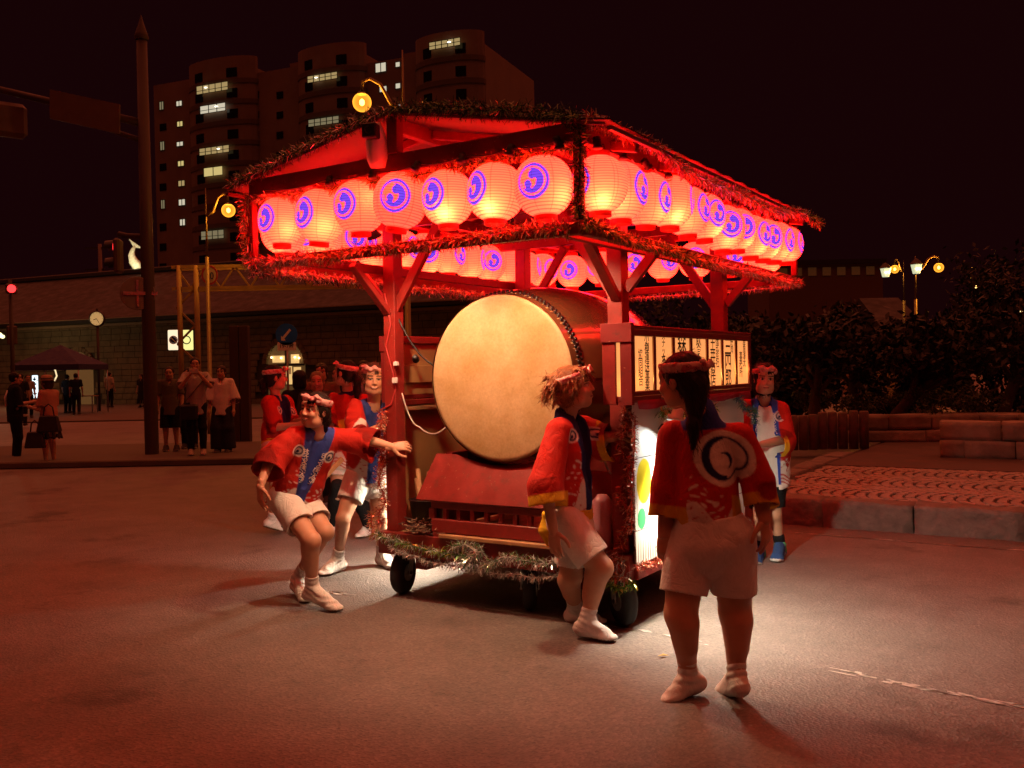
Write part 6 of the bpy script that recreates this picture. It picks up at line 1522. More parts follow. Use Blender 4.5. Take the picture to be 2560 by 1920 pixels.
for (x, z, l) in cand[:300]:
    o = link('stone_block', blk, None, wh, (x, .07 - .015*random.random(), z)); o.scale = (l - .03, .12, .30)
m = MB()
for (x, z, l) in cand[300:]: yy = .07 - .015*random.random(); m.box((x - l/2 + .015, yy - .06, z - .15), (x + l/2 - .015, yy + .06, z + .15))
tag(m.build('stone_courses', SBLK, wh), kind='stuff')
TILE = mat('dark_roof_tile', (.014, .012, .011), .7, var=.3, scale=2, bump=.4, bscale=8)
m = MB(); V = [(-.8, -.7, EZ - .15), (WLEN + .8, -.7, EZ - .15), (WLEN + .8, RD, RZ_), (-.8, RD, RZ_), (-.8, 2*RD + .7, EZ - .15), (WLEN + .8, 2*RD + .7, EZ - .15)]
V += [(a, b, c + .18) for a, b, c in V]; m.add(V, [(0, 1, 2, 3), (3, 2, 5, 4), (9, 8, 7, 6), (10, 11, 8, 9), (0, 6, 7, 1), (1, 7, 8, 2), (0, 3, 9, 6), (4, 10, 9, 3), (2, 8, 11, 5), (5, 11, 10, 4)]); m.build('roof', TILE, wh)
m = MB(); m.beam((-1, RD, RZ_ + .28), (WLEN + 1, RD, RZ_ + .28), .5, .35); m.build('ridge', mat('ridge_tile', (.05, .042, .036), .7), wh, bevel=.08)
m = MB(); m.beam((-.8, -.62, EZ - .02), (WLEN + .8, -.62, EZ - .02), .14, .20); m.beam((-.8, -.25, EZ - .28), (WLEN + .8, -.25, EZ - .28), .3, .14); m.build('eaves', mat('eaves_wood', (.28, .19, .11), .7), wh)
GLOW = mat('shop_glow', (.6, .45, .25), .8, emis=(1.0, .62, .22), estr=.55); GLOWD = mat('shop_dim', (.2, .12, .06), .8, emis=(1.0, .5, .15), estr=.05)
DARKW = mat('dark_timber', (.025, .018, .014), .6)
for i, (c, r_, sp) in enumerate(arches):
    ar = empty('arched_doorway', (c, 0, 0), 0, wh)
    pts = [(-r_, .05)] + [(r_*math.cos(t), sp + r_*math.sin(t)) for t in np.linspace(math.pi, 0, 17)] + [(r_, .05)]
    m = MB(); m.prism(pts, .085, .098); m.build('pane', GLOWD, ar)
    m = MB()
    n = 15
    for k in range(n):
        t0, t1 = math.pi*k/n, math.pi*(k + 1)/n - .02; a = [(r_*math.cos(t0), sp + r_*math.sin(t0)), (r_*math.cos(t1), sp + r_*math.sin(t1)), ((r_ + .28)*math.cos(t1), sp + (r_ + .28)*math.sin(t1)), ((r_ + .28)*math.cos(t0), sp + (r_ + .28)*math.sin(t0))]
        mm = MB(); mm.prism(a, -.06, .09); mm.build('voussoir', SBLK, ar, bevel=.015)
    if i == 0:
        for (x0, x1, z0_, z1) in ((-1.0, -.1, 1.25, 1.9), (-.02, .35, 1.0, 1.95), (-.85, .1, 2.15, 2.5), (.3, .8, 2.1, 2.55), (.45, .9, 1.1, 1.9)):
            mm = MB(); mm.box((x0, .070, z0_), (x1, .082, z1)); mm.build('lit_display', GLOW, ar)
        for k in range(9): mm = MB(); mm.box((-1.0 + .1*k, .055, 1.15), (-.96 + .1*k, .066, 1.85)); mm.build('hanging_cloth', mat('ochre_cloth', (.35, .2, .07), .9), ar)
        for k in range(4): mm = MB(); mm.box((.05 + .07*k, .05, 1.55), (.09 + .07*k, .066, 1.9)); mm.build('red_banner', mat('red_banner', (.45, .03, .02), .9), ar)
        mm = MB(); mm.beam((-r_, .03, 2.02), (r_, .03, 2.02), .06, .10); mm.beam((-.0, .03, 2.02), (-.0, .03, 3.15), .05, .06); mm.beam((-r_, .03, 1.0), (r_, .03, 1.0), .05, .06); mm.build('glazing_bar', DARKW, ar)
        for k, (x, z) in enumerate(((-.85, 2.42), (-.25, 2.38), (.6, 2.4), (.85, 2.36))):
            mm = MB(); mm.lathe([(0, .05), (.045, .02), (.05, 0), (.04, -.03), (0, -.05)], 10, at=(x, .0, z)); mm.build('pendant_bulb', mat('bulb', (.9, .8, .6), .3, emis=(1, .7, .3), estr=6), ar, smooth=True)
    else:
        mm = MB(); mm.box((-.1, .06, 2.2), (.35, .08, 2.9)); mm.build('lit_display', mat('pale_glow', (.5, .5, .45), .6, emis=(1, .9, .7), estr=.5), ar)
# gilded fish ornament on the ridge, lit from below
so = empty('roof_fish', w0 + wd*s_of(113) - wn_*RD + V3(0, 0, RZ_ + .4)); tag(so, 'pale lit fish ornament standing on the warehouse ridge', 'ornament')
k_ = 1.0
pth = [V3(.28, 0, .0), V3(.15, 0, .22), V3(-.10, 0, .55), V3(-.22, 0, .95), V3(-.12, 0, 1.30), V3(.05, 0, 1.55)]
m = MB(); m.tube([p*k_ for p in pth], [.30, .34, .30, .22, .14, .06], 10); m.build('fish_body', mat('pale_gilt', (.62, .56, .40), .5, var=.3, bump=.6, bscale=9, bdist=.05), so, smooth=True)
m = MB(); m.add([(.0, -.03, 1.45), (.55, -.03, 1.35), (.20, -.03, 1.60), (-.35, -.03, 2.0), (-.10, -.03, 1.5), (.0, .03, 1.45), (.55, .03, 1.35), (.20, .03, 1.60), (-.35, .03, 2.0), (-.10, .03, 1.5)], [(0, 1, 2, 3, 4), (9, 8, 7, 6, 5), (0, 5, 6, 1), (1, 6, 7, 2), (2, 7, 8, 3), (3, 8, 9, 4), (4, 9, 5, 0)]); m.build('tail_fin', _mats['pale_gilt'], so)
ld = bpy.data.lights.new('ornament_light', 'SPOT'); lo = bpy.data.objects.new('ornament_light', ld); COL.objects.link(lo); lo.parent = so; ld.energy = 260; ld.color = (1, .92, .6); ld.spot_size = R(60); lo.location = (.2, -2.4, .0); lo.rotation_euler = (R(118), 0, 0)

# ------------------------------------------------------------------ apartment tower with lit windows
ap0 = at(385, 900, 132)[:2]; ap1 = at(1308, 900, 110)[:2]
def ap_pt(px, py, out=0.0):
    d = ray(px, py); e = ap1 - ap0; M_ = np.array([[d[0], -e[0]], [d[1], -e[1]]]); t, s_ = np.linalg.solve(M_, ap0); return V3(d[0]*t, d[1]*t, CAM_H + d[2]*t)
aw = unit(V3(*(ap1 - ap0), 0)); an_ = V3(aw[1], -aw[0], 0)
apt = empty('apartment_tower', V3(ap0[0], ap0[1], 0), math.atan2(aw[1], aw[0])); tag(apt, 'tall apartment tower with curved bays and lit windows in the dark', 'building')
AP = V3(ap0[0], ap0[1], 0)
def apl(p): d = p - AP; return V3(d @ aw, -(d @ an_), d[2])         # local: x along, y into building, z
FAC = mat('tower_render', (.19, .135, .10), .85, var=.2, scale=.3); SLAB = mat('balcony_slab', (.10, .07, .05), .85, var=.2, scale=.5); DGL = mat('dark_glass', (.010, .008, .008), .12, var=.1)
blocks = [(383, 640, 192), (640, 915, 160), (915, 1212, 135)]
for (x0, x1, yt) in blocks:
    a = apl(ap_pt(x0, yt)); b = apl(ap_pt(x1, yt)); m = MB(); m.box((a[0] + .01, 0, -6), (b[0] - .01, 16, (a[2] + b[2])/2)); m.build('wall', FAC, apt)
wl_ = {'warm': (1.0, .74, .30), 'white': (1.0, .92, .68), 'yellow': (1.0, .80, .30), 'green': (.72, .66, .36)}
PANE = {k: mat('lit_pane_' + k, (.3, .3, .3), .5, emis=c, estr=s_, var=0) for (k, c), s_ in zip(wl_.items(), (.24, .40, .40, .16))}
bays = [(560, 168, 172, 'L'), (832, 168, 138, 'M'), (1126, 170, 108, 'R')]
PITCH_PX = 52.3
for (cx, wpx, yt, nm) in bays:
    a = apl(ap_pt(cx - wpx/2, yt)); b = apl(ap_pt(cx + wpx/2, yt)); w = (b[0] - a[0])/2; c0 = (a[0] + b[0])/2; zt = a[2]
    prof = lambda g, dep: [(c0 - w - g, .05)] + [(c0 + (w + g)*math.cos(t), -dep*math.sin(t)) for t in np.linspace(math.pi*.94, math.pi*.06, 11)] + [(c0 + w + g, .05)]
    m = MB(); m.prism(prof(0, 2.0), -6, zt, ((0, 0, 0), (1, 0, 0), (0, 1, 0), (0, 0, 1))); m.build('bay', FAC, apt)
    z = zt - 1.1; fl_h = PITCH_PX/ (F_PX/121.)
    while z > 6:
        m = MB(); m.prism(prof(.12, 2.12), z - fl_h + .25, z - fl_h + .85, ((0, 0, 0), (1, 0, 0), (0, 1, 0), (0, 0, 1))); m.build('balcony', SLAB, apt)
        m = MB(); m.prism([(c0 - w*.62, -.2), (c0 - w*.62, -1.62), (c0 - w*.42, -1.86), (c0 + w*.42, -1.86), (c0 + w*.62, -1.62), (c0 + w*.62, -.2)], z - fl_h + 1.06, z - .45, ((0, 0, 0), (1, 0, 0), (0, 1, 0), (0, 0, 1))); m.build('window', DGL, apt)
        z -= fl_h
def lit(x0, y0, x1, y1, kind, out, bars=2):
    a = apl(ap_pt(x0, y1)); b = apl(ap_pt(x1, y0)); k = 1 - out/120.; 
    wnd = empty('window', (0, -out, 0), 0, apt)
    m = MB(); m.box((a[0], 0, a[2]), (b[0], .05, b[2])); m.build('pane', PANE[kind], wnd)
    m = MB(); t = .07; m.box((a[0] - t, -.05, a[2] - t), (b[0] + t, -.002, a[2])); m.box((a[0] - t, -.05, b[2]), (b[0] + t, -.002, b[2] + t)); m.box((a[0] - t, -.05, a[2]), (a[0], -.002, b[2])); m.box((b[0], -.05, a[2]), (b[0] + t, -.002, b[2]))
    for i in range(bars): x = a[0] + (b[0] - a[0])*(i + 1)/(bars + 1); m.box((x - t*.7, -.045, a[2]), (x + t*.7, -.003, b[2]))
    if bars > 1: m.box((a[0], -.05, a[2] + .36), (b[0], -.004, a[2] + .42))
    m.build('frame', DARKW, wnd)
    if kind in ('warm', 'white', 'yellow') and bars > 1:
        m = MB(); cxx = a[0] + (b[0] - a[0])*random.choice((.3, .65)); m.lathe([(0, .1), (.22, .06), (.24, 0), (0, -.05)], 10, at=(cxx, -.004, b[2] - .35)); m.build('ceiling_lamp', mat('room_lamp', (1, 1, .9), .4, emis=(1, .92, .7), estr=2.2), wnd, smooth=True)
for (x0, y0, x1, y1, k, o, br) in [(523, 216, 599, 248, 'warm', 2.4, 4), (532, 268, 593, 296, 'white', 2.4, 2), (530, 372, 602, 398, 'warm', 2.4, 4), (541, 424, 586, 450, 'yellow', 2.4, 1), (797, 193, 869, 220, 'warm', 2.4, 4), (799, 301, 873, 328, 'green', 2.4, 4), (1097, 110, 1172, 140, 'warm', 2.4, 4), (534, 580, 589, 605, 'green', 2.4, 3),
    (442, 252, 455, 266, 'white', .05, 1), (444, 303, 457, 317, 'yellow', .05, 1), (443, 354, 458, 366, 'white', .05, 1), (446, 402, 460, 416, 'yellow', .05, 1), (447, 451, 462, 466, 'warm', .05, 1), (448, 498, 463, 514, 'white', .05, 1), (451, 548, 463, 564, 'white', .05, 1),
    (400, 254, 409, 275, 'green', .05, 1), (402, 354, 411, 376, 'green', .05, 1), (404, 500, 412, 522, 'green', .05, 1), (940, 156, 965, 182, 'white', .05, 1), (990, 155, 1000, 168, 'white', .05, 0), (950, 215, 967, 231, 'white', .05, 1), (990, 208, 1001, 222, 'white', .05, 0), (991, 261, 1002, 270, 'white', .05, 0)]: lit(x0, y0, x1, y1, k, o, br)
for px in (408, 640, 700, 940, 1000):
    for i in range(12):
        py = 258 + i*50 - (60 if px > 900 else 30 if px > 600 else 0)
        if py > 700 or (px in (408,) and i in (0, 2, 5)) or (px > 900 and px < 1100 and i < 3): continue
        a = apl(ap_pt(px - 8, py + 20)); b = apl(ap_pt(px + 8, py)); m = MB(); m.box((a[0], -.05, a[2]), (b[0], .04, b[2])); m.build('window', DGL, apt)
for (px, yt) in ((470, 178), (720, 148), (1010, 122)):
    a = apl(ap_pt(px - 30, yt)); b = apl(ap_pt(px + 30, yt)); m = MB(); m.box((a[0], 3, a[2] - 6), (b[0], 9, a[2] + .3)); m.build('roof_house', FAC, apt)

# ------------------------------------------------------------------ street lamps
IRON = mat('painted_iron', (.22, .16, .07), .5, metal=.3); IRON_D = mat('dark_iron', (.055, .042, .035), .55, metal=.3)
GLOBE = mat('amber_globe', (.6, .35, .08), .25, emis=(1.0, .42, .045), estr=.75); BULB = mat('lamp_bulb', (1, .9, .6), .3, emis=(1.0, .62, .16), estr=9)
def globe_material():
    m, N, L, P = nodes('amber_glass'); tr = N.new('ShaderNodeBsdfTransparent'); tr.inputs[0].default_value = (1, .72, .28, 1); em = N.new('ShaderNodeEmission'); em.inputs[0].default_value = (1.0, .40, .04, 1)
    lw = N.new('ShaderNodeLayerWeight'); lw.inputs[0].default_value = .35; mr = N.new('ShaderNodeMapRange'); mr.inputs[3].default_value = .30; mr.inputs[4].default_value = 1.0; L.new(lw.outputs['Facing'], mr.inputs[0]); L.new(mr.outputs[0], em.inputs[1])
    a = N.new('ShaderNodeAddShader'); L.new(tr.outputs[0], a.inputs[0]); L.new(em.outputs[0], a.inputs[1]); L.new(a.outputs[0], N['Material Output'].inputs[0]); return m
AMBER = globe_material()
def globe_lamp(label, pole, ztop, globe, gr, energy, side, mt=IRON):
    root = empty('street_lamp', V3(pole[0], pole[1], 0)); tag(root, label, 'street lamp', 'amber globe street lamps'); o = V3(pole[0], pole[1], 0); g = globe - o
    m = MB(); m.tube([(0, 0, 0), (0, 0, .5), (0, 0, .52), (0, 0, ztop*.72)], [.10, .10, .06, .05], 10); m.tube([(0, 0, ztop*.72), (0, 0, ztop)], [.035, .012], 8); m.build('pole', mt, root, smooth=True)
    za = g[2] + gr*2.4
    m = MB(); m.tube([V3(0, 0, g[2] - gr*.8), V3(g[0]*.30, g[1]*.3, g[2] - gr*.2), V3(g[0]*.55, g[1]*.55, za - gr*.5), V3(g[0]*.80, g[1]*.8, za + gr*.1), V3(g[0]*.98, g[1]*.98, za - gr*.2), V3(g[0], g[1], g[2] + gr*1.1)], [.035, .035, .032, .03, .03, .03], 8); m.build('curved_arm', mt, root, smooth=True)
    m = MB(); m.lathe([(gr*.5, gr*.85), (gr*.35, gr*1.12), (0, gr*1.2)], 16, at=tuple(g)); m.build('cap', IRON_D, root, smooth=True)
    m = MB(); m.lathe([(gr*math.sin(t), gr*math.cos(t)) for t in np.linspace(.35, math.pi - .02, 18)], 28, at=tuple(g)); m.build('globe', AMBER, root, smooth=True)
    m = MB(); m.lathe([(.28*gr*math.sin(t), .36*gr*math.cos(t)) for t in np.linspace(.02, math.pi - .02, 10)], 14, at=tuple(g)); m.build('bulb', BULB, root, smooth=True)
    ld = bpy.data.lights.new('lamp_light', 'POINT'); lo = bpy.data.objects.new('lamp_light', ld); COL.objects.link(lo); lo.parent = root; lo.location = tuple(g); ld.energy = energy; ld.color = (1.0, .50, .12); ld.shadow_soft_size = gr*.9
    return root
p = at(1022, 900, 17.0); g = at(905, 256, 17.0); globe_lamp('tall street lamp with glowing amber globe above the float roof', p, at(1022, 125, 17.0)[2], g, .17, 60, -1)
p = at(524, 900, 25.0); g = at(571, 526, 25.0); globe_lamp('street lamp with amber globe and yellow-lit pole left of the float', p, at(522, 470, 25.0)[2], g, .18, 75, 1)
p = at(2291, 900, 30.0); g = at(2347, 669, 30.0); globe_lamp('street lamp with amber globe on its right, above the dark trees', p, at(2286, 640, 30.0)[2], g, .15, 90, 1)
p = at(2262, 900, 34.0); g = at(2237, 673, 34.0); globe_lamp('street lamp with amber globe on its left, above the dark trees', p, at(2264, 650, 34.0)[2], g, .15, 90, -1, IRON_D)
def lantern_head(c, s_, label):
    root = empty('lamp_head', c); tag(root, label, 'lamp', 'pale lantern heads on the lamp posts'); m = MB(); m.lathe([(.0, .40*s_), (.10*s_, .34*s_), (.26*s_, .18*s_), (.24*s_, .16*s_)], 6); m.build('hood', IRON_D, root)
    m = MB(); m.lathe([(.22*s_, .155*s_), (.14*s_, -.18*s_), (0, -.19*s_)], 6); m.build('glass', mat('pale_lamp_glass', (.4, .5, .4), .3, emis=(.75, .80, .50), estr=.55), root)
    for x in (-.07, .06): m = MB(); m.lathe([(0, .05), (.045, .02), (.05, 0), (0, -.06)], 8, at=(x*s_, -.20*s_, -.02)); m.build('bulb', BULB, root, smooth=True)
lantern_head(at(2291, 672, 30.0), .85, 'pale hexagonal lamp head on the lamp post pole top at right'); lantern_head(at(2214, 681, 34.0), .9, 'pale hexagonal lamp head beside the left amber globe at right')
lantern_head(at(2438, 716, 40.0), .5, 'small pale lamp head near the right edge of the trees')
# twin lamp and clock before the warehouse
tl = empty('twin_lamp', wall_pt(181) + wn_*5); tag(tl, 'twin pale street lamp glowing before the warehouse arch', 'street lamp'); o_ = wall_pt(181) + wn_*5
zt = at(181, 835, o_[1])[2]
m = MB(); m.tube([(0, 0, 0), (0, 0, zt - .5), (0, 0, zt - .3)], [.09, .06, .05], 8); m.tube([(-.42, 0, zt - .1), (-.3, 0, zt - .3), (0, 0, zt - .35), (.3, 0, zt - .3), (.42, 0, zt - .1)], .03, 6); m.build('post', IRON_D, tl, smooth=True)
for sx in (-1, 1):
    for (dx, dz, r_) in ((0, .02, .13), (-.16, -.06, .10), (.16, -.07, .10)):
        m = MB(); m.lathe([(r_*math.sin(t), r_*math.cos(t)) for t in np.linspace(.02, math.pi - .02, 9)], 12, at=(sx*.42 + dx, -.05, zt + dz)); m.build('lamp_globe', mat('pale_globe', (.8, .8, .6), .3, emis=(.95, .88, .45), estr=1.3), tl, smooth=True)
ld = bpy.data.lights.new('lamp_light', 'POINT'); lo = bpy.data.objects.new('lamp_light', ld); COL.objects.link(lo); lo.parent = tl; lo.location = (0, -.3, zt); ld.energy = 110; ld.color = (1, .72, .35); ld.shadow_soft_size = .3
ck = at(243, 797, 42.0); cl = empty('street_clock', V3(ck[0], ck[1], 0)); tag(cl, 'round pale street clock on a dark pole before the warehouse', 'clock')
m = MB(); m.tube([(0, 0, 0), (0, 0, ck[2] - .3)], .06, 8); m.build('pole', IRON_D, cl, smooth=True)
m = MB(); m.lathe([(0, .10), (.33, .10), (.36, .05), (.36, -.06), (.31, -.09)], 28, 'y', (0, 0, ck[2])); m.lathe([(0, .12), (.03, .1), (.05, 0), (0, 0)], 8, at=(0, 0, ck[2] + .36)); m.build('case', IRON_D, cl, smooth=True)
m = MB(); m.lathe([(0, -.06), (.30, -.06)], 28, 'y', (0, 0, ck[2])); m.build('dial', mat('clock_dial', (.8, .62, .32), .6, emis=(1, .62, .22), estr=.28), cl)
m = MB()
for k in range(12): t = k*math.pi/6; m.beam((.245*math.sin(t), -.066, ck[2] + .245*math.cos(t)), (.275*math.sin(t), -.066, ck[2] + .275*math.cos(t)), .016, .004, (0, 1, 0))
m.build('hour_marks', BLACK, cl)
for (ang, ln, w) in ((R(252), .15, .028), (R(150), .22, .020)): m = MB(); m.beam((0, -.07, ck[2]), (ln*math.sin(ang), -.07, ck[2] + ln*math.cos(ang)), w, .004, (0, 1, 0)); m.build('hand', BLACK, cl)

# ------------------------------------------------------------------ blue tent
tp = at(152, 900, 40.0); tn = empty('event_tent', V3(tp[0], tp[1], .055)); tag(tn, 'dark blue event tent before the warehouse', 'tent')
ez = at(152, 912, 40)[2] - .055; pk = at(165, 862, 40)[2] - .055; hw = 1.42
m = MB(); V = [(-hw, -hw, ez), (hw, -hw, ez), (hw, hw, ez), (-hw, hw, ez), (0, 0, pk), (-hw, -hw, ez - .22), (hw, -hw, ez - .22), (hw, hw, ez - .22), (-hw, hw, ez - .22)]; m.add(V, [(0, 1, 4), (1, 2, 4), (2, 3, 4), (3, 0, 4), (0, 5, 6, 1), (1, 6, 7, 2), (2, 7, 8, 3), (3, 8, 5, 0)]); m.build('canopy', mat('navy_canvas', (.035, .035, .10), .8, bump=.2, bscale=5), tn)
for sx in (-1, 1):
    for sy in (-1, 1): m = MB(); m.tube([(sx*hw*.97, sy*hw*.97, 0), (sx*hw*.97, sy*hw*.97, ez)], .025, 6); m.build('leg', STEEL, tn, smooth=True)
ls = empty('lit_banner', V3(*at(88, 965, 39)) - V3(0, 0, .5)); tag(ls, 'glowing white vertical banner under the blue tent', 'banner')
m = MB(); m.box((-.12, -.03, 0), (.12, .03, .95)); m.build('panel', mat('white_glow', (.8, .85, .85), .5, emis=(.75, .9, .95), estr=1.0), ls, bevel=.02)
m = MB()
for k in range(4): m.box((-.07, -.036, .15 + k*.2), (.07 - .02*(k % 2), -.031, .21 + k*.2)); m.box((-.02, -.036, .12 + k*.2), (.02, -.031, .27 + k*.2))
m.build('glyph', BLACK, ls)
m = MB(); m.tube([V3(*at(122, 912, 39.4)), V3(*at(138, 925, 39.4)), V3(*at(142, 940, 39.4)), V3(*at(136, 952, 39.4))], .03, 6); tag(m.build('light_string', mat('string_glow', (1, .8, .5), .5, emis=(1, .75, .4), estr=.8), smooth=True), 'curved string of lights glowing under the blue tent', 'light string')
tb = empty('folding_table', V3(*at(205, 985, 40.5)[:2], .055)); tag(tb, 'pale folding table at the right of the blue tent', 'table')
m = MB(); m.box((-.6, -.3, .70), (.6, .3, .74)); m.build('tabletop', WOOD, tb); 
for sx in (-.55, .55):
    for sy in (-.25, .25): m = MB(); m.box((sx - .02, sy - .02, 0), (sx + .02, sy + .02, .70)); m.build('leg', STEEL, tb)

# ------------------------------------------------------------------ traffic pole, signals, gantry, signs
TP = at(380, 1130, 17.4); T0 = V3(TP[0], TP[1], 0); Yp = TP[1]
tpz = lambda px, py: at(px, py, Yp) - T0
PG = mat('brown_pole', (.048, .030, .022), .6, var=.15, scale=1.5)
tr_ = empty('traffic_pole', T0); tag(tr_, 'thick brown traffic pole with long arms at the left', 'pole')
top = tpz(365, 100)
m = MB(); m.tube([(0, 0, 0), (0, 0, .1), (0, 0, 3.0), V3(0, 0, top[2])], [.14, .125, .12, .095], 16); m.lathe([(.11, 0), (.13, .05), (.11, .12), (.05, .3), (.0, .48)], 14, at=(0, 0, top[2])); m.build('shaft', PG, tr_, smooth=True)
a0 = tpz(365, 310); a1 = tpz(-60, 210)
m = MB(); m.tube([a0, a1], [.075, .06], 10); m.tube([tpz(365, 355), tpz(200, 300)], [.05, .04], 8); m.build('upper_arm', PG, tr_, smooth=True)
q0, q1 = tpz(132, 235), tpz(305, 340)
m = MB(); P4 = [tpz(132, 300), tpz(305, 338), tpz(305, 265), tpz(132, 228)]; V = [p + V3(0, -.12, 0) for p in P4] + [p + V3(0, -.07, 0) for p in P4]; m.add(V, [(0, 1, 2, 3), (7, 6, 5, 4), (0, 4, 5, 1), (1, 5, 6, 2), (2, 6, 7, 3), (3, 7, 4, 0)]); m.build('sign_board', mat('board_back', (.12, .075, .055), .6), tr_)
m = MB(); m.tube([tpz(372, 592), tpz(318, 590), tpz(296, 585)], .05, 8); m.build('lower_arm', PG, tr_, smooth=True)
def signal(c, yaw, label, lamps=2, lit_red=True, sc=1.0):
    root = empty('traffic_signal', c, yaw); tag(root, label, 'traffic signal', 'traffic signals'); root.scale = (sc, sc, sc)
    m = MB(); m.box((-.16, -.06, -.16*lamps), (.16, .06, .16*lamps)); m.build('housing', mat('signal_housing', (.10, .065, .05), .5), root, bevel=.04)
    for k in range(lamps):
        z = .16*lamps - .16 - .32*k; on = lit_red and k == 0
        m = MB(); m.lathe([(0, -.075), (.11, -.07), (.125, -.062)], 18, 'y', (0, 0, z)); m.build('lens', mat('red_lens_on', (.5, .02, .02), .3, emis=(1, .03, .03), estr=2.2) if on else mat('lens_off', (.04, .035, .03), .3), root, smooth=True)
        m = MB(); pp = [(.14*math.cos(t), .14*math.sin(t) + z) for t in np.linspace(-.2, math.pi + .2, 12)]
        m.add([(x, -.06, zz) for x, zz in pp] + [(x, -.22, zz - .02) for x, zz in pp], [(i, i + 1, i + 13, i + 12) for i in range(11)]); m.build('visor', BLACK, root, smooth=True)
    return root
signal(at(296, 640, Yp), R(-82), 'traffic signal seen edge-on with red lamp on the traffic pole', 2, True, 1.0)
signal(at(28, 722, 26.0), R(35), 'small traffic signal with red lamp at the left edge', 1, True, .9)
signal(at(20, 300, Yp), R(-140), 'large pale-backed traffic signal on the long arm at top left', 1, False, 2.0)
signal(at(30, 838, 30.0), R(-150), 'dark pedestrian signal silhouette before the warehouse', 2, False, .95)
m = MB(); m.tube([V3(*at(30, 800, 30.05)[:2], 0), at(30, 800, 30.05)], .05, 8); tag(m.build('signal_post', PG, smooth=True), 'thin dark post carrying the pedestrian signal', 'post')
m = MB(); m.tube([V3(*at(25, 700, 26.1)[:2], 0), at(25, 700, 26.1)], .05, 8); tag(m.build('signal_post', PG, smooth=True), 'thin dark post carrying the small red signal', 'post')
rs = empty('round_sign', at(352, 735, Yp) + V3(0, -.15, 0), R(28)); tag(rs, 'grey back of a round road sign fixed to the traffic pole', 'sign')
m = MB(); m.lathe([(0, .015), (.30, .015), (.31, .0), (.30, -.012), (0, -.012)], 32, 'y'); o = m.build('disc', mat('grey_sign_back', (.20, .17, .16), .5), rs, smooth=False)
m = MB(); m.box((-.02, -.03, -.25), (.02, -.013, .25)); m.box((-.25, -.035, -.03), (.35, -.014, .03)); m.build('bracket', STEEL, rs)
GY = 25.5; gz = lambda px, py: at(px, py, GY)
gt = empty('gantry', V3(*gz(447, 1000)[:2], 0)); tag(gt, 'yellowish steel truss gantry spanning the street behind the float', 'gantry'); G0 = V3(*gz(447, 1000)[:2], 0)
YP = mat('ochre_steel', (.34, .22, .07), .55, var=.2, scale=4)
for k, px in enumerate((447, 490)):
    t_ = gz(px, 668) - G0; m = MB(); m.tube([V3(t_[0], 0, 0), V3(t_[0], 0, t_[2] + .05)], .07, 10); m.build('column', YP, gt, smooth=True)
m = MB()
zs = [gz(447, y_)[2] for y_ in range(725, 1000, 45)]; x1_ = (gz(490, 900) - G0)[0]
for i in range(len(zs) - 1): m.beam((0 if i % 2 else x1_, 0, zs[i]), (x1_ if i % 2 else 0, 0, zs[i+1]), .05, .05, (0, 1, 0))
m.build('column_lacing', YP, gt)
xe = (gz(1180, 600) - G0)[0]; zt_, zb = gz(447, 668)[2], gz(447, 722)[2]
for z_ in (zt_, zb):
    for dy in (0, .5): m = MB(); m.beam((-.1, dy, z_), (xe, dy, z_), .09, .09); m.build('chord', YP, gt)
nb = 20
for i in range(nb):
    xa, xb = xe*i/nb, xe*(i + 1)/nb; m = MB(); m.beam((xa, 0, zb if i % 2 else zt_), (xb, 0, zt_ if i % 2 else zb), .045, .045, (0, 1, 0)); m.build('diagonal', YP, gt)
sg = empty('speed_sign', gz(532, 690) + V3(0, -.25, 0)); tag(sg, 'round speed limit sign reading 50 on the gantry', 'sign')
m = MB(); m.lathe([(0, -.01), (.25, -.01), (.25, .01), (0, .01)], 32, 'y'); m.build('plate', mat('sign_cream', (.5, .42, .36), .5), sg)
m = MB(); m.lathe([(.205, -.014), (.25, -.014), (.252, -.0105), (.2, -.0105)], 32, 'y'); m.build('red_ring', mat('sign_red', (.40, .03, .03), .5), sg)
text_obj('numerals', '50', .26, sg, Matrix.Translation((0, -.017, .10)) @ Matrix.Rotation(math.pi/2, 4, 'X'), mat('sign_blue', (.03, .04, .22), .5)); sg.scale = (.92, .92, .92)
for o in [sg]: o.scale = (.88, 1, 1.05)
bs = empty('arrow_sign', V3(*at(718, 900, 23.0)[:2], 0)); tag(bs, 'round blue sign with white arrow on a thin post before the lit arch', 'sign'); z1 = at(718, 836, 23)[2]; z2 = at(718, 865, 23)[2]
m = MB(); m.tube([(0, .02, 0), (0, .02, z1 + .2)], .03, 8); m.build('post', STEEL, bs, smooth=True)
m = MB(); m.lathe([(0, -.02), (.27, -.02), (.27, .0), (0, .0)], 32, 'y', (0, 0, z1)); m.build('blue_disc', mat('sign_bright_blue', (.02, .16, .75), .4), bs)
m = MB(); aw_ = [(-.13, -.15), (-.02, -.15), (-.055, -.105), (.12, .10), (.08, .14), (-.10, -.065), (-.13, -.03)]; m.prism([(x, z + z1) for x, z in aw_], -.028, -.021); m.build('arrow', mat('sign_white', (.85, .85, .85), .5), bs)
m = MB(); m.box((-.23, -.02, z2 - .11), (.23, 0, z2 + .09)); m.build('plate', mat('sign_white', (.85, .85, .85), .5), bs, bevel=.004)
text_obj('plate_lettering', '19-7時', .13, bs, Matrix.Translation((0, -.023, z2 + .06)) @ Matrix.Rotation(math.pi/2, 4, 'X'))
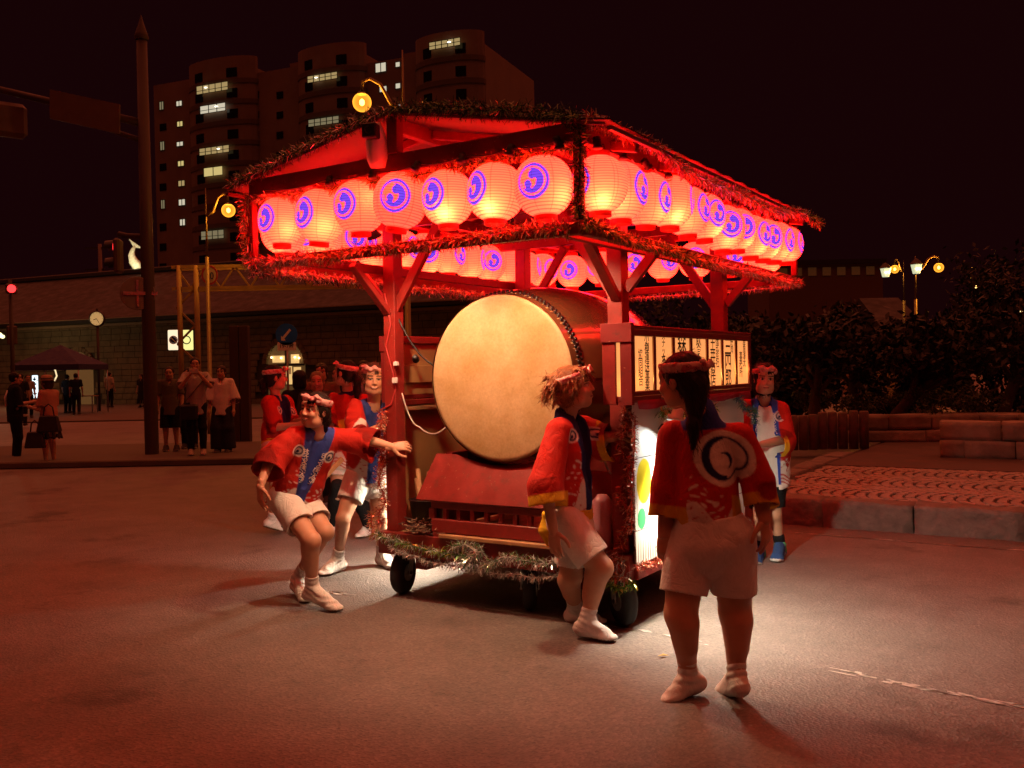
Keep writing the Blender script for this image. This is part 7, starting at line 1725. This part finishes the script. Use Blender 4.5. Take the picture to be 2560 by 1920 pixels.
for i, (px, lbl) in enumerate(((435, 'lit white no-parking sign box, left of the pair by the gantry column'), (468, 'lit yellowish sign box with a ring, right of the pair by the gantry column'))):
    lb = empty('light_box', at(px, 850, 28.0)); tag(lb, lbl, 'sign', 'pair of lit sign boxes'); m = MB(); m.box((-.17, -.05, -.30), (.17, .05, .30)); m.build('box', mat('lightbox_glow%d' % i, (.7, .68, .5), .5, emis=((1, .82, .55), (.85, .85, .30))[i], estr=.75), lb, bevel=.02)
    m = MB(); m.lathe([(.10, -.058), (.13, -.058), (.13, -.052), (.10, -.052)], 24, 'y'); m.build('ring', (mat('sign_red', (.4, .03, .03)), BLACK)[i], lb)
    if i == 0: m = MB(); m.lathe([(0, -.056), (.098, -.056)], 24, 'y'); m.build('blue_disc', mat('sign_blue', (.03, .04, .22)), lb); m = MB(); m.beam((-.08, -.06, .08), (.08, -.06, -.08), .022, .004, (0, 1, 0)); m.build('slash', mat('sign_white', (.85, .85, .85)), lb)
for i, px in enumerate((588, 612)):
    pt = at(px, 900, 20.5); h0 = at(px, 815, 20.5)[2]; m = MB(); m.box((-.10, -.1, 0), (.10, .1, h0)); tag(m.build('gate_pillar', mat('dark_brown_steel', (.055, .030, .024), .6), loc=(pt[0], pt[1], .0), bevel=.01), ['left of two dark square pillars behind the blouse woman', 'right of two dark square pillars behind the blouse woman'][i], 'pillar', 'dark pillars')
up_ = empty('utility_pole', V3(*at(257, 900, 70)[:2], 0)); tag(up_, 'distant utility pole with crossarms behind the warehouse', 'utility pole'); zt = at(257, 610, 70)[2]
m = MB(); m.tube([(0, 0, 0), (0, 0, zt)], [.2, .14], 8); m.build('pole', mat('grey_concrete', (.16, .12, .10), .8), up_, smooth=True)
for dz in (.3, 1.9, 3.2): m = MB(); m.beam((-1.1, 0, zt - dz), (.3, 0, zt - dz), .12, .12); m.build('crossarm', IRON_D, up_)

# ------------------------------------------------------------------ right side: planter walls, hedge, log fence, trees, house
def pl(px, py): return gp(px, py, PZ)
RST = mat('wall_stone', (.32, .25, .19), .85, var=.35, scale=3, bump=.7, bscale=9, bdist=.03)
def stone_wall(label, c, lx, rot, rows):
    root = empty('stone_wall', c, rot); tag(root, label, 'wall', 'low stone planter walls'); z = 0; sd = int(abs(c[0]*100)) % 977
    for (hgt, ws) in rows:
        x = -lx/2
        for w in ws: link('stone', rough_block((x + .008, -.2, z + .004), (x + w - .008, .2, z + hgt - .008), sd, .014, 3), RST, root); x += w; sd += 1
        z += hgt
    return root
p = pl(2600, 1150); stone_wall('near stone planter wall at the right edge of the plaza', V3(p[0], p[1] + .2, PZ), 2.2, -A + .08, [(.24, (.30, .62, .45, .8)), (.26, (.75, .6, .8))])
p = pl(2240, 1106); stone_wall('far stone planter wall below the hedge', V3(p[0], p[1] + .2, PZ), 4.2, -.10, [(.20, (.7, .9, 1.0, .8, .8)), (.26, (.9, 1.1, .7, .75, .75))])
p = pl(2430, 1112); stone_wall('dark stone planter wall joining the two planters', V3(p[0] + .7, p[1] + .6, PZ), 2.4, -A - .3, [(.22, (.8, .8, .8)), (.24, (.6, 1.0, .8))])
lf_ = empty('log_fence', pl(2020, 1124)); tag(lf_, 'fence of short upright logs left of the planter wall', 'fence')
for i in range(12):
    x = -.85 + i*.155; hh = .52 + .08*random.random(); m = MB(); m.tube([(x, .03*math.sin(i), -.0), (x, .03*math.sin(i), hh - .02), (x, .03*math.sin(i), hh)], [.07, .07, .058], 10); m.build('log', mat('weathered_log', (.16, .11, .08), .85, var=.3, bump=.6, bscale=20), lf_, smooth=True)
LEAF = mat('leaf', (.04, .06, .015), .6, vcol=True, var=0)
def leaf_cloud(m, c, rad, n, size, base, seed):
    r_ = np.random.default_rng(seed); cl = r_.normal(size=(max(3, n//90), 3)); cl = cl/np.linalg.norm(cl, axis=1)[:, None]*r_.uniform(.35, 1, (len(cl), 1))
    for i in range(n):
        q = cl[r_.integers(len(cl))] + r_.normal(0, .17, 3); p_ = c + q*rad; d1 = unit(r_.normal(size=3) + V3(0, 0, -.2)); d2 = unit(np.cross(d1, r_.normal(size=3))); s_ = size*r_.uniform(.6, 1.3); cc = tuple(np.array(base)*r_.uniform(.5, 1.6))
        m.add([p_ - d1*s_, p_ + d2*s_*.45, p_ + d1*s_, p_ - d2*s_*.45], [(0, 1, 2, 3)], c=cc)
hd = empty('hedge', pl(2200, 1085)); tag(hd, 'clipped green hedge above the far planter wall', 'hedge'); h0 = pl(2200, 1085)
m = MB(); 
for i in range(9): leaf_cloud(m, V3(-1.3 + .42*i, .35, .62 + .04*math.sin(i*2)), V3(.34, .32, .24), 620, .032, (.09, .13, .03), 400 + i)
m.build('foliage', LEAF, hd)
m = MB()
for i in range(10): m.tube([(-1.3 + .38*i, .35, .0), (-1.25 + .38*i, .32, .35), (-1.35 + .38*i, .38, .6)], [.018, .012, .006], 5)
m.build('stems', mat('bark', (.10, .065, .045), .9, var=.3, bump=.6, bscale=14), hd, smooth=True)
for (px, py, lb, n_) in ((2510, 1030, 'round bush behind the near planter wall', 900), (2390, 1045, 'low bush between the two planters', 600)):
    b0 = pl(px, 1110); r0 = empty('bush', V3(b0[0], b0[1] + 1.0, PZ)); tag(r0, lb, 'bush', 'bushes in the planters'); m = MB(); leaf_cloud(m, V3(0, 0, .62), V3(.55, .45, .35), n_, .035, (.045, .06, .018), n_); m.build('foliage', LEAF, r0); m = MB(); m.tube([(0, 0, 0), (.03, 0, .3), (.1, 0, .6)], [.03, .02, .01], 6); m.tube([(0, 0, .05), (-.08, 0, .35), (-.2, .0, .6)], [.02, .015, .008], 6); m.build('stems', _mats['bark'], r0, smooth=True)
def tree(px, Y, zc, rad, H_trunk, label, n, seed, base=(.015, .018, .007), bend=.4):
    b = at(px, 900, Y); r_ = np.random.default_rng(seed); root = empty('tree', V3(b[0], b[1], .2)); tag(root, label, 'tree', 'dark trees behind the plaza')
    m = MB(); bx = r_.normal(0, bend); tp = V3(bx, 0, H_trunk); m.tube([(0, 0, 0), (bx*.2, 0, H_trunk*.4), (bx*.7, .1, H_trunk*.8), tp], [.14, .11, .09, .07], 8)
    lims = []
    for k in range(6):
        a_ = r_.uniform(0, 6.28); e = tp + V3(math.cos(a_)*rad[0]*.7, math.sin(a_)*rad[1]*.6, r_.uniform(-.1, .9)*rad[2]); mid = (tp + e)/2 + r_.normal(0, .15, 3); st0 = V3(bx*.6, .05, H_trunk*r_.uniform(.55, .95)); m.tube([st0, mid, e], [.05, .035, .012], 6); lims.append(e)
    m.build('trunk', _mats['bark'], root, smooth=True); m = MB()
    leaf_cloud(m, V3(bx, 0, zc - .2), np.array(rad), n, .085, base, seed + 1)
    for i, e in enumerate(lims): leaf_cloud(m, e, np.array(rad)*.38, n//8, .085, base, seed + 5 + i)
    m.build('crown', LEAF, root)
tree(2030, 17, 1.9, (1.1, 1.0, .55), 1.2, 'low dark tree just right of the young woman', 1700, 1)
tree(2130, 20, 2.0, (1.4, 1.2, .7), 1.3, 'dark tree with pale branches left of the lit house', 2200, 2)
tree(2215, 16.5, 1.75, (1.0, .9, .5), 1.05, 'small dark tree in front of the lamp posts', 1500, 3)
tree(2330, 19, 1.95, (1.3, 1.1, .6), 1.2, 'spreading dark tree right of the lamp posts', 2000, 4)
tree(2490, 26, 2.9, (1.0, 1.0, 1.7), 1.5, 'tall dark conifer behind the right lamp post', 2600, 5)
tree(2500, 17, 2.1, (1.3, 1.2, .8), 1.2, 'dark tree with forked pale trunk at the right', 2200, 6)
tree(2600, 22, 3.0, (1.4, 1.6, 1.5), 1.8, 'large dark tree at the right edge', 2600, 7)
tree(1960, 24, 2.0, (1.6, 1.3, .8), 1.3, 'dark tree behind the rear corner of the float', 1800, 8)
tree(1740, 22, 2.2, (1.6, 1.2, .9), 1.4, 'dark tree seen past the rear right post', 1500, 9)
tree(1600, 26, 2.6, (2.0, 1.2, 1.0), 1.5, 'dark tree seen behind the drum and sign box', 1500, 10)
hs_ = empty('house', V3(*at(2255, 900, 42)[:2], 0)); tag(hs_, 'small house with lit ochre gable beyond the trees', 'house'); hz0 = at(2255, 815, 42)[2]; hz1 = at(2255, 790, 42)[2]
m = MB(); m.box((-.9, 0, 0), (.75, 5, hz0)); m.build('wall', mat('ochre_render', (.40, .24, .10), .8), hs_); m = MB(); m.add([(-1.1, -.4, hz0), (.95, -.4, hz0), (.95, 5.3, hz0), (-1.1, 5.3, hz0), (-1.0, 2.4, hz1 + 1.0), (.85, 2.4, hz1 + 1.0)], [(0, 1, 5, 4), (1, 2, 5), (2, 3, 4, 5), (3, 0, 4), (3, 2, 1, 0)]); m.build('roof', TILE, hs_)
m = MB(); m.box((-.1, -.03, hz0 - 1.5), (.35, .0, hz0 - .5)); m.build('window', DGL, hs_)
for (px, py, Y, c, lb) in ((2422, 834, 40, (.9, .95, 1), 'tiny white lamp glowing among the dark trees'), (2130, 845, 40, (1, .9, .45), 'tiny yellowish lamp glowing low among the dark trees'), (2286, 867, 38, (1, .2, .05), 'tiny red lamp glowing below the lamp posts'), (2556, 776, 30, (1, .6, .25), 'small orange lit sign at the right edge')):
    m = MB(); m.lathe([(0, .10), (.07, .07), (.09, 0), (.07, -.07), (0, -.10)], 10); tag(m.build('distant_lamp', mat('far_lamp_%d' % px, (1, 1, 1), .5, emis=c, estr=1.6), loc=at(px, py, Y), smooth=True), lb, 'lamp', 'far lamps among the trees')
fh = empty('far_building', V3(*at(2080, 900, 90)[:2], 0)); tag(fh, 'long low building with a dim lit eave far behind the trees', 'building'); z0 = at(2080, 700, 90)[2]; z1 = at(2080, 660, 90)[2]
m = MB(); m.box((-6, 0, 0), (5, 8, z1)); m.build('wall', mat('far_wall', (.12, .07, .045), .85), fh); m = MB(); m.box((-6.3, -.3, z1), (5.3, 8.3, z1 + .4)); m.build('roof', TILE, fh)
for k in range(7): m = MB(); m.box((-5 + 1.4*k, -.06, z1 - 1.1), (-4.2 + 1.4*k, -.01, z1 - .3)); m.build('window', mat('far_dim_glow', (.2, .1, .05), .6, emis=(1, .45, .12), estr=.012), fh)

# dense dark shrubbery that closes the view behind the planters
m = MB(); r_ = np.random.default_rng(77)
for px in range(1480, 2760, 34):
    Y = 21 + 3*r_.random(); c = at(px, 900, Y); zc = .75 + .25*r_.random()
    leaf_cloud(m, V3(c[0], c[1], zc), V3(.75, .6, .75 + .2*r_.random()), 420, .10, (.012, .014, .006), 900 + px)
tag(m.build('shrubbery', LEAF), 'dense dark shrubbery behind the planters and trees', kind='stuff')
